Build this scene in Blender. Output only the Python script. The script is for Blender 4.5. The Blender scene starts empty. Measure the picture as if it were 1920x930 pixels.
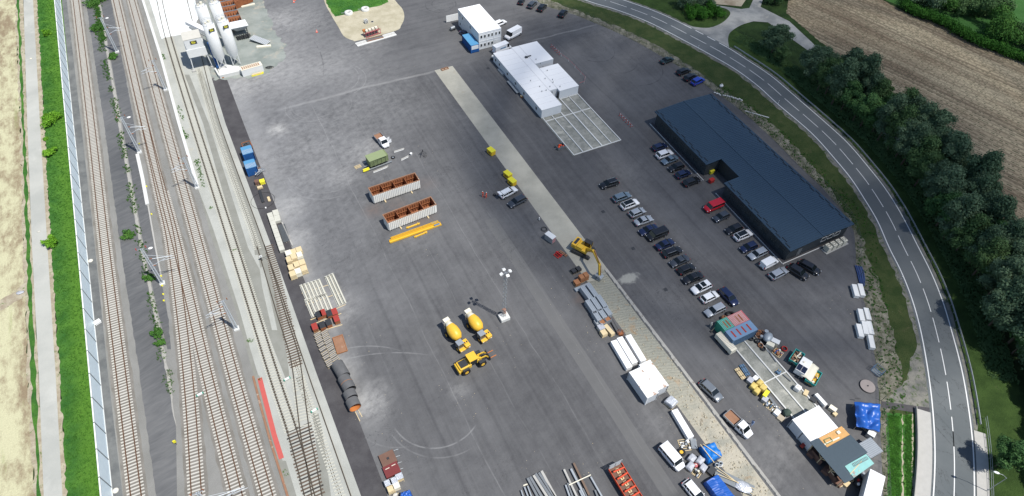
import bpy, bmesh, math, random
import numpy as np
from mathutils import Vector, Matrix
random.seed(7)
R_ = math.radians
SC = bpy.context.scene
COL = SC.collection
# ---------------------------------------------------------------- camera
CF, CP, CR, CY, CH = 1209.4256, R_(49.03837), R_(2.66107), R_(28.81136), 105.0
_fw = Vector((math.sin(CY)*math.cos(CP), math.cos(CY)*math.cos(CP), -math.sin(CP)))
_rt0 = Vector((math.cos(CY), -math.sin(CY), 0)); _up0 = _rt0.cross(_fw)
_rt = _rt0*math.cos(CR)+_up0*math.sin(CR); _up = -_rt0*math.sin(CR)+_up0*math.cos(CR)
cam = bpy.data.cameras.new('camera'); camo = bpy.data.objects.new('camera', cam); COL.objects.link(camo)
M3 = Matrix((_rt, _up, -_fw)).transposed()
camo.matrix_world = Matrix.Translation((0, 0, CH)) @ M3.to_4x4()
cam.sensor_width = 36; cam.lens = CF/1920*36; cam.clip_start = 1; cam.clip_end = 6000
SC.camera = camo
# ---------------------------------------------------------------- light
SUN_EL = R_(62.66); SX, SY = 0.5135, -0.8581
w = bpy.data.worlds.new('World'); SC.world = w; w.use_nodes = True
nt = w.node_tree; nt.nodes.clear()
sky = nt.nodes.new('ShaderNodeTexSky'); sky.sky_type = 'NISHITA'; sky.sun_disc = False
sky.sun_elevation = SUN_EL; sky.sun_rotation = math.atan2(SX, SY); sky.altitude = 400; sky.air_density = 1.0; sky.dust_density = 0.8
bgn = nt.nodes.new('ShaderNodeBackground'); bgn.inputs[1].default_value = 0.12
wo = nt.nodes.new('ShaderNodeOutputWorld'); nt.links.new(sky.outputs[0], bgn.inputs[0]); nt.links.new(bgn.outputs[0], wo.inputs[0])
sl = bpy.data.lights.new('sun', 'SUN'); sl.energy = 5.0; sl.angle = R_(0.53); sl.color = (1.0, 0.965, 0.91)
so = bpy.data.objects.new('sun', sl); COL.objects.link(so)
sd = Vector((SX*math.cos(SUN_EL), SY*math.cos(SUN_EL), math.sin(SUN_EL)))
so.rotation_euler = sd.to_track_quat('Z', 'Y').to_euler(); so.location = (0, 0, 300)
SC.view_settings.view_transform = 'Standard'; SC.view_settings.look = 'None'
SC.view_settings.exposure = 0.06; SC.view_settings.gamma = 1.0; SC.view_settings.use_curve_mapping = False
SC.cycles.max_bounces = 5; SC.cycles.diffuse_bounces = 2; SC.cycles.glossy_bounces = 2; SC.cycles.transparent_max_bounces = 16
SC.cycles.transmission_bounces = 3; SC.cycles.volume_bounces = 1
SC.cycles.caustics_reflective = False; SC.cycles.caustics_refractive = False
# ---------------------------------------------------------------- image point -> place on a level plane
def G(u, v, z=0.0):
    d = _rt*((u-960)/CF) - _up*((v-465)/CF) + _fw
    t = (CH-z)/-d.z
    return Vector((d.x*t, d.y*t, z))
# ---------------------------------------------------------------- mesh builder
class MB:
    def __init__(s): s.v = []; s.f = []; s.m = []; s.sm = []
    def add(s, vs, fs, m=0, sm=False):
        o = len(s.v); s.v += [tuple(p) for p in vs]
        for f in fs: s.f.append(tuple(i+o for i in f)); s.m.append(m); s.sm.append(sm)
        return s
    def hexa(s, p, m=0):   # 8 corners: bottom 4 ccw, top 4 ccw
        return s.add(p, [(3,2,1,0),(4,5,6,7),(0,1,5,4),(1,2,6,5),(2,3,7,6),(3,0,4,7)], m)
    def box(s, x0, x1, y0, y1, z0, z1, m=0):
        return s.hexa([(x0,y0,z0),(x1,y0,z0),(x1,y1,z0),(x0,y1,z0),(x0,y0,z1),(x1,y0,z1),(x1,y1,z1),(x0,y1,z1)], m)
    def bx(s, c, d, rz=0, m=0, rx=0, ry=0):
        q = Matrix.Translation(c) @ Matrix.Rotation(rz,4,'Z') @ Matrix.Rotation(ry,4,'Y') @ Matrix.Rotation(rx,4,'X')
        h = [(-1,-1,-1),(1,-1,-1),(1,1,-1),(-1,1,-1),(-1,-1,1),(1,-1,1),(1,1,1),(-1,1,1)]
        return s.hexa([q @ Vector((a*d[0]/2, b*d[1]/2, e*d[2]/2)) for a,b,e in h], m)
    def bar(s, a, b, w, h, m=0):
        a = Vector(a); b = Vector(b); d = b-a; L = d.length
        if L < 1e-6: return s
        q = Matrix.Translation((a+b)/2) @ d.to_track_quat('X','Z').to_matrix().to_4x4()
        hh = [(-1,-1,-1),(1,-1,-1),(1,1,-1),(-1,1,-1),(-1,-1,1),(1,-1,1),(1,1,1),(-1,1,1)]
        return s.hexa([q @ Vector((i*L/2, j*w/2, k*h/2)) for i,j,k in hh], m)
    def cyl(s, a, b, r0, r1=None, n=12, m=0, cap=True, sm=True):
        r1 = r0 if r1 is None else r1
        a = Vector(a); b = Vector(b); q = (b-a).to_track_quat('Z','Y').to_matrix()
        vs = []
        for c, r in ((a,r0),(b,r1)):
            for i in range(n):
                t = 2*math.pi*i/n; vs.append(c + q @ Vector((r*math.cos(t), r*math.sin(t), 0)))
        s.add(vs, [(i,(i+1)%n,n+(i+1)%n,n+i) for i in range(n)], m, sm)
        if cap: s.add(vs[:n], [tuple(range(n))[::-1]], m); s.add(vs[n:], [tuple(range(n))], m)
        return s
    def tube(s, pts, r, n=6, m=0):
        for a, b in zip(pts[:-1], pts[1:]): s.cyl(a, b, r, r, n, m)
        return s
    def lathe(s, prof, n=20, m=0, c=(0,0,0), sm=True):
        vs = []
        for r, z in prof:
            for i in range(n):
                t = 2*math.pi*i/n; vs.append((c[0]+r*math.cos(t), c[1]+r*math.sin(t), c[2]+z))
        fs = [(k*n+i, k*n+(i+1)%n, (k+1)*n+(i+1)%n, (k+1)*n+i) for k in range(len(prof)-1) for i in range(n)]
        return s.add(vs, fs, m, sm)
    def torus(s, c, R, r, n=18, k=8, m=0, ax='Z', sq=1.0):
        vs = []
        for i in range(n):
            t = 2*math.pi*i/n
            for j in range(k):
                u = 2*math.pi*j/k; rr = R + r*math.cos(u)
                p = (rr*math.cos(t), rr*math.sin(t)*sq, r*math.sin(u))
                if ax == 'Y': p = (p[0], p[2], p[1])
                if ax == 'X': p = (p[2], p[0], p[1])
                vs.append((c[0]+p[0], c[1]+p[1], c[2]+p[2]))
        return s.add(vs, [(i*k+j, ((i+1)%n)*k+j, ((i+1)%n)*k+(j+1)%k, i*k+(j+1)%k) for i in range(n) for j in range(k)], m, True)
    def ell(s, c, r, n=12, k=8, m=0, jit=0, rz=0):
        vs = []; cz, sz = math.cos(rz), math.sin(rz)
        for j in range(1, k):
            ph = math.pi*j/k
            for i in range(n):
                t = 2*math.pi*i/n; q = 1+random.uniform(-jit, jit)
                x, y, z = r[0]*math.sin(ph)*math.cos(t)*q, r[1]*math.sin(ph)*math.sin(t)*q, r[2]*math.cos(ph)*q
                vs.append((c[0]+x*cz-y*sz, c[1]+x*sz+y*cz, c[2]+z))
        vs += [(c[0],c[1],c[2]+r[2]), (c[0],c[1],c[2]-r[2])]; T, B = len(vs)-2, len(vs)-1
        fs = [(j*n+i, (j+1)*n+i, (j+1)*n+(i+1)%n, j*n+(i+1)%n) for j in range(k-2) for i in range(n)]
        fs += [(T, i, (i+1)%n) for i in range(n)] + [(B, (k-2)*n+(i+1)%n, (k-2)*n+i) for i in range(n)]
        return s.add(vs, fs, m, True)
    def prism(s, pts, z0, z1, m=0, mt=None):
        n = len(pts); vs = [(p[0],p[1],z0) for p in pts]+[(p[0],p[1],z1) for p in pts]
        a = sum(pts[i][0]*pts[(i+1)%n][1]-pts[(i+1)%n][0]*pts[i][1] for i in range(n))
        sd_ = [(i,(i+1)%n,n+(i+1)%n,n+i) for i in range(n)]; lo = tuple(range(n))[::-1]; hi = tuple(range(n,2*n))
        if a < 0: sd_ = [f[::-1] for f in sd_]; lo = lo[::-1]; hi = hi[::-1]
        s.add(vs, sd_+[lo], m); s.add(vs, [hi], m if mt is None else mt); return s
    def build(s, name, mats, parent=None, bevel=0, loc=None, rz=0, smooth=None):
        me = bpy.data.meshes.new(name); me.from_pydata(s.v, [], s.f); me.update()
        if not isinstance(mats, (list, tuple)): mats = [mats]
        for m in mats: me.materials.append(MT(m))
        me.polygons.foreach_set('material_index', s.m)
        me.polygons.foreach_set('use_smooth', s.sm if smooth is None else [smooth]*len(s.f))
        o = bpy.data.objects.new(name, me); COL.objects.link(o)
        if parent is not None: o.parent = parent
        if loc is not None: o.location = loc
        if rz: o.rotation_euler.z = rz
        if bevel:
            bm = bmesh.new(); bm.from_mesh(me); bmesh.ops.remove_doubles(bm, verts=bm.verts, dist=1e-4)
            bmesh.ops.bevel(bm, geom=[e for e in bm.edges if len(e.link_faces) == 2 and e.calc_face_angle(0) > 0.6], offset=bevel, segments=2, affect='EDGES', profile=0.5)
            bm.to_mesh(me); bm.free()
            me.polygons.foreach_set('use_smooth', [False]*len(me.polygons))
        return o
def tag(o, label=None, cat=None, group=None, kind=None):
    if label: o['label'] = label
    if cat: o['category'] = cat; o['kind'] = 'thing'
    if group: o['group'] = group
    if kind: o['kind'] = kind
    return o
def thing(name, label, cat, loc=(0,0,0), rz=0, group=None):
    o = bpy.data.objects.new(name, None); o.empty_display_size = .3; COL.objects.link(o)
    o.location = loc; o.rotation_euler = (0,0,rz); return tag(o, label, cat, group)
def kids(o): return [c for c in KIDS_ALL() if c.parent == o]
def KIDS_ALL(): return list(COL.objects)
def dup(root, loc, rz=0, label=None, group=None, scale=None):
    def cp(o, par):
        c = o.copy(); COL.objects.link(c); c.parent = par
        for ch in CH_.get(o.name, []): cp(ch, c)
        return c
    CH_ = {}
    def walk(o):
        cs = list(o.children); CH_[o.name] = cs
        for c in cs: walk(c)
    walk(root)
    r = cp(root, None); r.location = loc; r.rotation_euler = (0,0,rz)
    if label: r['label'] = label
    if group: r['group'] = group
    if scale: r.scale = scale
    return r
# ---------------------------------------------------------------- shader expressions
class E:
    def __init__(s, nt, sock): s.nt = nt; s.k = sock
    def _m(s, op, *a, clamp=False):
        n = s.nt.nodes.new('ShaderNodeMath'); n.operation = op; n.use_clamp = clamp
        for i, x in enumerate((s,)+a):
            if isinstance(x, E): s.nt.links.new(x.k, n.inputs[i])
            else: n.inputs[i].default_value = x
        return E(s.nt, n.outputs[0])
    def __add__(s, o): return s._m('ADD', o)
    __radd__ = __add__
    def __mul__(s, o): return s._m('MULTIPLY', o)
    __rmul__ = __mul__
    def __sub__(s, o): return s._m('SUBTRACT', o)
    def __rsub__(s, o): return (s*-1)+o
    def __truediv__(s, o): return s._m('DIVIDE', o)
    def abs(s): return s._m('ABSOLUTE')
    def fract(s): return s._m('FRACT')
    def floor(s): return s._m('FLOOR')
    def sqrt(s): return s._m('SQRT')
    def sin(s): return s._m('SINE')
    def pw(s, p): return s._m('POWER', p)
    def mx(s, o): return s._m('MAXIMUM', o)
    def mn(s, o): return s._m('MINIMUM', o)
    def clamp(s): return s._m('ADD', 0.0, clamp=True)
    def ss(s, lo, hi, t0=0.0, t1=1.0):
        n = s.nt.nodes.new('ShaderNodeMapRange'); n.interpolation_type = 'SMOOTHSTEP'; s.nt.links.new(s.k, n.inputs[0])
        if lo > hi: lo, hi, t0, t1 = hi, lo, t1, t0
        for i, x in enumerate((lo, hi, t0, t1)): n.inputs[i+1].default_value = x
        return E(s.nt, n.outputs[0])
class Mat:
    def __init__(s, name, rough=.8, spec=.3, metal=0):
        s.m = bpy.data.materials.new(name); s.m.use_nodes = True; s.nt = s.m.node_tree
        s.b = s.nt.nodes['Principled BSDF']; s.b.inputs['Roughness'].default_value = rough
        s.b.inputs['Specular IOR Level'].default_value = spec; s.b.inputs['Metallic'].default_value = metal
        s._p = {}
    def pos(s, world=True):
        if world not in s._p:
            if world: n = s.nt.nodes.new('ShaderNodeNewGeometry'); k = n.outputs['Position']
            else: n = s.nt.nodes.new('ShaderNodeTexCoord'); k = n.outputs['Object']
            sp = s.nt.nodes.new('ShaderNodeSeparateXYZ'); s.nt.links.new(k, sp.inputs[0])
            s._p[world] = tuple(E(s.nt, o) for o in sp.outputs)
        return s._p[world]
    def vec(s, x, y, z=0.0):
        c = s.nt.nodes.new('ShaderNodeCombineXYZ')
        for i, a in enumerate((x,y,z)):
            if isinstance(a, E): s.nt.links.new(a.k, c.inputs[i])
            else: c.inputs[i].default_value = a
        return c.outputs[0]
    def noise(s, scale, vec=None, detail=4, rough=.55, st=(1,1,1), world=True, dist=0):
        n = s.nt.nodes.new('ShaderNodeTexNoise'); n.inputs['Scale'].default_value = scale
        n.inputs['Detail'].default_value = detail; n.inputs['Roughness'].default_value = rough; n.inputs['Distortion'].default_value = dist
        if vec is None:
            x, y, z = s.pos(world); vec = s.vec(x*st[0], y*st[1], z*st[2])
        s.nt.links.new(vec, n.inputs['Vector']); return E(s.nt, n.outputs[0])
    def mixc(s, a, b, f):
        n = s.nt.nodes.new('ShaderNodeMix'); n.data_type = 'RGBA'
        if isinstance(f, E): s.nt.links.new(f.k, n.inputs['Factor'])
        else: n.inputs['Factor'].default_value = f
        for k, c in (('A',a),('B',b)):
            i = [q for q in n.inputs if q.name == k and q.type == 'RGBA'][0]
            if isinstance(c, tuple): i.default_value = (*c, 1) if len(c) == 3 else c
            else: s.nt.links.new(c, i)
        return [q for q in n.outputs if q.type == 'RGBA'][0]
    def scale(s, c, f):
        n = s.nt.nodes.new('ShaderNodeVectorMath'); n.operation = 'SCALE'
        if isinstance(c, tuple): n.inputs[0].default_value = c[:3]
        else: s.nt.links.new(c, n.inputs[0])
        if isinstance(f, E): s.nt.links.new(f.k, n.inputs['Scale'])
        else: n.inputs['Scale'].default_value = f
        return n.outputs[0]
    def color(s, c):
        if isinstance(c, tuple): s.b.inputs['Base Color'].default_value = (*c, 1)
        else: s.nt.links.new(c, s.b.inputs['Base Color'])
        return s
    def bump(s, h, d=.05, st=1.0):
        n = s.nt.nodes.new('ShaderNodeBump'); n.inputs['Distance'].default_value = d; n.inputs['Strength'].default_value = st
        s.nt.links.new(h.k, n.inputs['Height']); s.nt.links.new(n.outputs[0], s.b.inputs['Normal']); return s
MATS = {}
def MT(m):
    if isinstance(m, str): return MATS[m]
    return m.m if isinstance(m, Mat) else m
# simple worn material: base colour with mottling, optional grime colour
def basic(name, c, rough=.6, spec=.3, metal=0, var=.12, grime=None, g0=.55, g1=.75, sc=1.2, bump=0, coat=0, world=False, em=None):
    m = Mat(name, rough, spec, metal)
    n = m.noise(sc, world=world, detail=3); n2 = m.noise(sc*9, world=world, detail=2)
    k = m.scale(c, (n*2*var + n2*var) + (1-1.5*var))
    if grime is not None: k = m.mixc(k, grime, m.noise(sc*.7, world=world, detail=6, rough=.65).ss(g0, g1))
    m.color(k)
    if bump: m.bump(m.noise(sc*6, world=world, detail=4), bump)
    if coat: m.b.inputs['Coat Weight'].default_value = coat; m.b.inputs['Coat Roughness'].default_value = .08
    MATS[name] = m.m; return m
# ================================================================ ground materials
def circ(a, b, c):
    ax,ay=a.x,a.y; bx_,by=b.x,b.y; cx,cy=c.x,c.y
    d = 2*(ax*(by-cy)+bx_*(cy-ay)+cx*(ay-by))
    ux = ((ax*ax+ay*ay)*(by-cy)+(bx_*bx_+by*by)*(cy-ay)+(cx*cx+cy*cy)*(ay-by))/d
    uy = ((ax*ax+ay*ay)*(cx-bx_)+(bx_*bx_+by*by)*(ax-cx)+(cx*cx+cy*cy)*(bx_-ax))/d
    return ux, uy, math.hypot(ax-ux, ay-uy)
def mk_asphalt():
    m = Mat('yard_asphalt', .75, .35)
    x, y, z = m.pos()
    big = m.noise(.035, detail=5); fine = m.noise(3.5, detail=4, rough=.7); grit = m.noise(14, detail=2)
    lane = m.noise(1.0, vec=m.vec(x*.55+m.noise(.05, detail=1)*.6, y*.018), detail=4, rough=.65)
    lane2 = m.noise(1.0, vec=m.vec(x*1.9+m.noise(.06, detail=1)*.8, y*.03+7), detail=3, rough=.6)
    rows = m.noise(1.0, vec=m.vec(x*.03, y*.6), detail=4, rough=.65)
    top = (y + m.noise(.1, detail=2)*.6).ss(147.6, 148.6)
    body = lane*.8 + lane2*.22 + .0 + x.ss(45,5)*.10
    v = body*(1-top) + (rows*.75 + .22 + x.ss(60,15)*.30)*top
    mid = m.noise(.16, detail=6, rough=.7, dist=.3); v = (v-.5)*.80 + .45 + (big-.5)*.75 + (mid-.5)*.55 + (fine-.5)*.30 + (grit-.5)*.18
    col = m.mixc((.040,.040,.043), (.120,.119,.120), v.ss(.0, .95))
    # brownish wide lanes
    col = m.mixc(col, m.scale(col, 1.0), 0.0)
    def over(col, c, f): return m.mixc(col, c, f)
    # pale joints between paving lanes (run with the lanes)
    wob = (m.noise(.05, detail=3)-.5)*2.2
    pn = m.noise(.35, detail=3)
    for X0, y0, y1, st_ in ((18.7,20,146,.45),(9.7,60,146,.12),(27.6,30,146,.22),(36.4,20,120,.28),(43.9,20,92,.30),(47.6,60,146,.14),(64.0,30,146,.14),(73.2,50,115,.16),(80.5,25,110,.12),(5.2,60,146,.10),(88.0,20,90,.10)):
        ln = (x-X0+wob).abs().ss(.16, .03)*y.ss(y0-2, y0+2)*y.ss(y1+1, y1-1)
        col = over(col, (.24,.24,.235), ln*(pn*.6+m.noise(.04,detail=3)*.6).ss(.42,.75)*st_)
    for X0 in (13.8, 23.1, 31.9, 40.2, 51.0, 68.4, 76.9, 84.6, 92.1):
        ln = (x-X0-wob).abs().ss(.45, .05)*y.ss(147, 145)
        col = over(col, (.035,.035,.038), ln*.33)
    # the chalky cross joint where the upper yard begins
    band = (y-148.1+wob*1.2).abs().ss(.7,.1)*x.ss(8,14)*x.ss(56,52)
    col = over(col, (.29,.285,.275), band*(pn*.9+.1)*.75)
    band = (y-150.5-wob*2).abs().ss(.5,.1)*x.ss(84,90)*x.ss(112,106)
    col = over(col, (.25,.25,.24), band*pn)
    # dust blown along the seam and by the plant
    dn = m.noise(.22, detail=5, rough=.7); dn2 = m.noise(1.0, vec=m.vec(x*.5+y*.25, y*.7-x*.3), detail=5, rough=.7)
    dust = (x-1.6).ss(6.5, 0)*(dn*1.4-.35)*(y.ss(50, 62)*.6+.25)
    col = over(col, (.40,.40,.385), dust.clamp()*.95)
    thin = (x.ss(52, 0)*y.ss(50,130)+.25)*(dn2*1.3+m.noise(.07,detail=4)*.9-.62)
    col = over(col, (.26,.262,.265), thin.clamp()*.72)
    def blob(cx, cy, r, st_, c=(.38,.375,.36), col=None):
        d = ((x-cx)*(x-cx)+(y-cy)*(y-cy)).sqrt()
        return over(col, c, (d.ss(r, 0)*(dn2*1.8-.45)).clamp()*st_)
    for (u,v_,r,st_) in ((500,110,16,.8),(560,40,16,.5),(520,150,14,.5),(640,110,20,.35),(700,190,22,.28),(590,290,22,.30),(440,165,9,.9),(480,90,11,.55),(700,80,8,.25),(520,35,9,.7),(600,130,10,.35),(520,243,4,1.4),(690,285,8,.6),(640,330,6,.5),(548,450,6,1.0),(630,580,7,.8),(640,690,5,.8),(700,740,5,.7),(580,565,6,1.0),(675,760,4,.8),(540,390,6,.9),(700,770,5,.6),(860,730,3,.5),(1180,520,3,0.0),(770,450,8,.12)):
        g = G(u, v_); col = blob(g.x, g.y, r, st_, col=col)
    for (u,v_,r,st_) in ((1480,830,7,.55),(1430,880,8,.6),(1240,800,7,.4),(1340,560,6,.3),(1010,440,6,.3),(1180,320,8,.30),(1460,760,5,.35),(1610,620,6,.2),(1540,560,9,.16),(1640,870,8,.5),(1000,390,6,.2),(1150,60,9,.3),(880,220,10,.2)):
        g = G(u, v_); col = blob(g.x, g.y, r, st_, c=(.25,.245,.235), col=col)
    # splash of pale slurry beside the trench
    g = G(1178, 522); d = (((x-g.x)*.5)*((x-g.x)*.5)+(y-g.y)*(y-g.y)).sqrt()
    col = over(col, (.30,.30,.27), ((d+ m.noise(.9, detail=4)*2.4).ss(2.6, 1.9))*.85)
    # rusty dust by the open containers, ochre near the plant
    for u,v_,r,st_ in ((700,395,3.5,.5),(790,410,5,.5),(745,385,4,.35),(800,345,4,.25),(1090,560,3,.4)):
        g = G(u,v_); col = blob(g.x,g.y,r,st_*1.5,c=(.14,.085,.06),col=col)
    # tyre arcs
    an = m.noise(.5, detail=3)
    arcs = [((540,332),(575,359),(642,354),.30),((532,339),(565,368),(640,367),.24),((742,805),(790,838),(890,800),.38),((735,815),(812,858),(885,840),.2),
            ((640,656),(687,649),(745,656),.32),((640,676),(692,665),(790,664),.34),((668,125),(686,150),(662,175),.36),((656,123),(673,145),(652,170),.3),
            ((536,200),(565,228),(610,218),.3),((546,200),(575,221),(625,208),.26),((545,195),(590,232),(655,180),.2),((660,790),(700,830),(760,838),.2)]
    for a,b,c,st_ in arcs:
        A,B,C = G(*a),G(*b),G(*c); cx,cy,r = circ(A,B,C)
        d = (((x-cx)*(x-cx)+(y-cy)*(y-cy)).sqrt()-r).abs()
        sgn = (C.x-A.x)*(B.y-A.y)-(C.y-A.y)*(B.x-A.x); sgn = 1 if sgn > 0 else -1
        sd_ = ((y-A.y)*((C.x-A.x)*sgn) - (x-A.x)*((C.y-A.y)*sgn))
        col = over(col, (.30,.30,.295), d.ss(.20,.03)*sd_.ss(-8,8)*an.ss(.28,.62)*(st_*1.15))
    for a,b,c in (((1100,112),(1140,113),(1150,92)),((1085,100),(1128,104),(1135,88)),((1150,137),(1188,130),(1192,110)),((1190,160),(1235,150),(1240,125)),((815,0),(840,18),(850,0)),((800,5),(835,22),(845,2)),((590,80),(604,110),(606,140)),((560,190),(585,180),(600,168))):
        A,B,C = G(*a),G(*b),G(*c); cx,cy,r = circ(A,B,C)
        d = (((x-cx)*(x-cx)+(y-cy)*(y-cy)).sqrt()-r).abs()
        sgn = (C.x-A.x)*(B.y-A.y)-(C.y-A.y)*(B.x-A.x); sgn = 1 if sgn > 0 else -1
        sd_ = ((y-A.y)*((C.x-A.x)*sgn) - (x-A.x)*((C.y-A.y)*sgn))
        col = over(col, (.022,.022,.025), d.ss(.22,.05)*sd_.ss(-6,6)*an.ss(.35,.65)*.5)
    # small oil spots and crumbs
    sp = m.noise(1.7, detail=2, rough=.4)
    col = over(col, (.02,.02,.022), sp.ss(.76,.80)*.6)
    cr = m.noise(5.5, detail=1)
    col = over(col, (.35,.34,.32), cr.ss(.80,.84)*.5*m.noise(.08,detail=2).ss(.45,.6))
    # clean re-laid rectangle in the middle lane
    A = G(910,415); rect = x.ss(41.95,42.05)*x.ss(44.75,44.65)*y.ss(A.y+.3,A.y)*y.ss(20,22)
    col = over(col, (.135,.134,.130), rect*(.45+m.noise(.5,detail=4)*.3))
    ck = m.noise(.22, detail=7, rough=.62, dist=1.2); col = over(col, (.022,.022,.024), (ck-.5).abs().ss(.0035,.0008)*m.noise(.03,detail=2).ss(.48,.62)*.8)
    m.color(col); m.bump(fine*.6+grit, .01, .5); MATS['yard_asphalt'] = m.m
mk_asphalt()
def gmat(name, c1, c2, sc=.3, c3=None, lo=.35, hi=.65, rough=.95, bumpd=.04, bs=4, st=(1,1,1), t3=(.55,.7), det=6, fine=.25, fsc=6, spec=.15):
    m = Mat(name, rough, spec)
    n = m.noise(sc, detail=det, rough=.65, st=st)
    col = m.mixc(c1, c2, n.ss(lo, hi))
    if c3: col = m.mixc(col, c3, m.noise(sc*1.7, detail=6, rough=.7, st=st, dist=.4).ss(*t3))
    f = m.noise(fsc, detail=3, rough=.7)
    col = m.scale(col, f*(2*fine) + (1-fine))
    m.color(col); m.bump(m.noise(bs, detail=5, rough=.7), bumpd); MATS[name] = m.m; return m
gmat('asphalt_strip', (.060,.057,.060), (.085,.082,.084), .25, fsc=5, bumpd=.01)
gmat('old_slab', (.30,.293,.25), (.385,.372,.315), .12, c3=(.27,.225,.16), t3=(.62,.80), bumpd=.01, fine=.15)
gmat('ballast', (.218,.215,.198), (.262,.258,.24), .12, fsc=9, fine=.45, bs=7, bumpd=.12)
gmat('ballast_rusty', (.185,.173,.150), (.24,.225,.20), .35, fsc=9, fine=.35, bs=7, bumpd=.12)
gmat('light_gravel', (.355,.36,.325), (.42,.425,.385), .12, fsc=8, fine=.25, bs=8, bumpd=.06, c3=(.42,.39,.30), t3=(.62,.8))
gmat('fleece', (.225,.225,.195), (.255,.255,.225), .4, fsc=6, fine=.1, bumpd=.02)
gmat('pale_dust', (.62,.64,.62), (.8,.82,.8), .2, fsc=4, fine=.08, bumpd=.02)
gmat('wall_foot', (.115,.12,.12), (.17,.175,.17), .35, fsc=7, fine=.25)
m = Mat('slope_film', .55, .4)
x, y, z = m.pos()
sm = m.noise(1.0, vec=m.vec(x*.18 + m.noise(.05)*1.0, y*.75 - x*.25 + m.noise(.12, detail=2)*3), detail=6, rough=.68)
sm2 = m.noise(1.0, vec=m.vec(x*.3, y*2.2 - x*.5 + m.noise(.12, detail=2)*5), detail=4)
col = m.mixc((.078,.080,.082), (.175,.174,.170), (sm*.55+sm2*.35+m.noise(.05,detail=2)*.5-.20).ss(.22,.85))
m.color(col); m.bump(sm2, .03); MATS['slope_film'] = m.m
gmat('path_gravel', (.36,.365,.335), (.44,.44,.40), .06, fsc=6, fine=.12, c3=(.46,.46,.42), t3=(.5,.7), bumpd=.02)
gmat('dirt_edge', (.30,.25,.18), (.42,.38,.28), .6, c3=(.10,.16,.04), t3=(.55,.68), fsc=5)
m = Mat('lush_grass', .95, .12)
x, y, z = m.pos(); n = m.noise(.28, detail=6, rough=.68); n3 = m.noise(.07, detail=3)
col = m.mixc((.032,.115,.024), (.085,.215,.034), (n*.9+n3*.35).ss(.42,.85))
col = m.mixc(col, (.105,.235,.028), (x+m.noise(.3,detail=4)*3.2).ss(-41.2,-37.6)*x.ss(-36,-37)*.75)
col = m.mixc(col, (.20,.22,.09), m.noise(.9, detail=5, rough=.7).ss(.66,.80)*.6)
col = m.scale(col, m.noise(3.2, detail=4, rough=.75)*1.1+.45)
m.color(col); m.bump(m.noise(5, detail=5, rough=.7), .25); MATS['lush_grass'] = m.m
gmat('bank_grass', (.035,.060,.018), (.065,.085,.030), .25, c3=(.13,.115,.06), t3=(.60,.78), fsc=5, fine=.5, bs=5, bumpd=.25)
gmat('verge_grass', (.03,.058,.014), (.05,.09,.022), .3, c3=(.10,.10,.05), t3=(.62,.8), fsc=5, fine=.5, bs=4, bumpd=.3)
gmat('deep_grass', (.016,.034,.010), (.035,.065,.018), .22, fsc=4, fine=.5, bs=3, bumpd=.4)
gmat('meadow', (.03,.09,.02), (.045,.12,.03), .1, fsc=3, fine=.4, bumpd=.2)
gmat('pale_rubble', (.15,.14,.11), (.27,.255,.20), .35, c3=(.075,.085,.045), t3=(.40,.66), fsc=4, fine=.4, bs=3, bumpd=.2)
gmat('dry_soil', (.25,.20,.14), (.40,.35,.26), .2, fsc=4, fine=.3, bumpd=.1)
gmat('track_gravel', (.20,.205,.20), (.33,.33,.31), .15, fsc=5, fine=.2, c3=(.36,.35,.31), t3=(.5,.75))
m = Mat('road_asphalt', .8, .3)
x, y, z = m.pos(); n = m.noise(.12, detail=5); f = m.noise(8, detail=3)
col = m.mixc((.104,.117,.121), (.130,.142,.144), n.ss(.35,.65))
ck = m.noise(.30, detail=7, rough=.62, dist=.8, st=(1,.45,1))
col = m.mixc(col, (.035,.036,.038), (ck-.5).abs().ss(.006,.001)*y.ss(34,22)*.9)
col = m.mixc(col, (.085,.095,.098), m.noise(.5,detail=4,st=(1,.2,1)).ss(.6,.7)*.4)
m.color(m.scale(col, f*.24+.88)); m.bump(f, .01); MATS['road_asphalt'] = m.m
gmat('road_shoulder', (.13,.13,.12), (.22,.21,.18), .5, fsc=6, fine=.4, c3=(.06,.09,.035), t3=(.5,.65))
gmat('island_sand', (.37,.335,.235), (.47,.43,.32), .25, fsc=6, fine=.12, bumpd=.03)
gmat('plant_apron', (.20,.225,.205), (.29,.31,.285), .12, c3=(.37,.34,.28), t3=(.52,.72), fsc=4, fine=.15, bumpd=.03)
gmat('bare_soil', (.10,.085,.06), (.17,.15,.11), .5, fsc=5, fine=.4, bumpd=.15)
m = Mat('stubble_field', .95, .1)
n = m.noise(.16, detail=7, rough=.72, st=(1,.35,1)); n2 = m.noise(.6, detail=5, rough=.7, st=(1,.5,1))
col = m.mixc((.25,.195,.125), (.50,.48,.31), (n*.8+n2*.45).ss(.50,.72)); col = m.mixc(col, (.26,.30,.12), m.noise(.35,detail=6,rough=.75,st=(1,.12,1)).ss(.56,.72)*.55)
col = m.mixc(col, (.10,.20,.05), m.noise(1.1, detail=4).ss(.68,.76)*m.pos()[1].ss(98,92)*m.pos()[1].ss(84,90))
col = m.scale(col, m.noise(5, detail=3)*.5+.75)
m.color(col); m.bump(m.noise(3, detail=4), .1); MATS['stubble_field'] = m.m
m = Mat('row_field', .95, .1)
x, y, z = m.pos(); t = x*.968 + y*.251 + (m.noise(.02, detail=1)-.5)*3.0
al = y*.968 - x*.251
ph = (t/1.62).fract()
big = m.noise(.03, detail=5); st2 = m.noise(1.0, vec=m.vec(t*.28, al*.012), detail=3)
col = m.mixc((.165,.125,.085), (.37,.315,.215), (big*.55+st2*.6+m.noise(1.2,detail=4)*.25-.1).ss(.38,.80))
ridge = (ph-.5).abs().ss(.20,.34)
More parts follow.
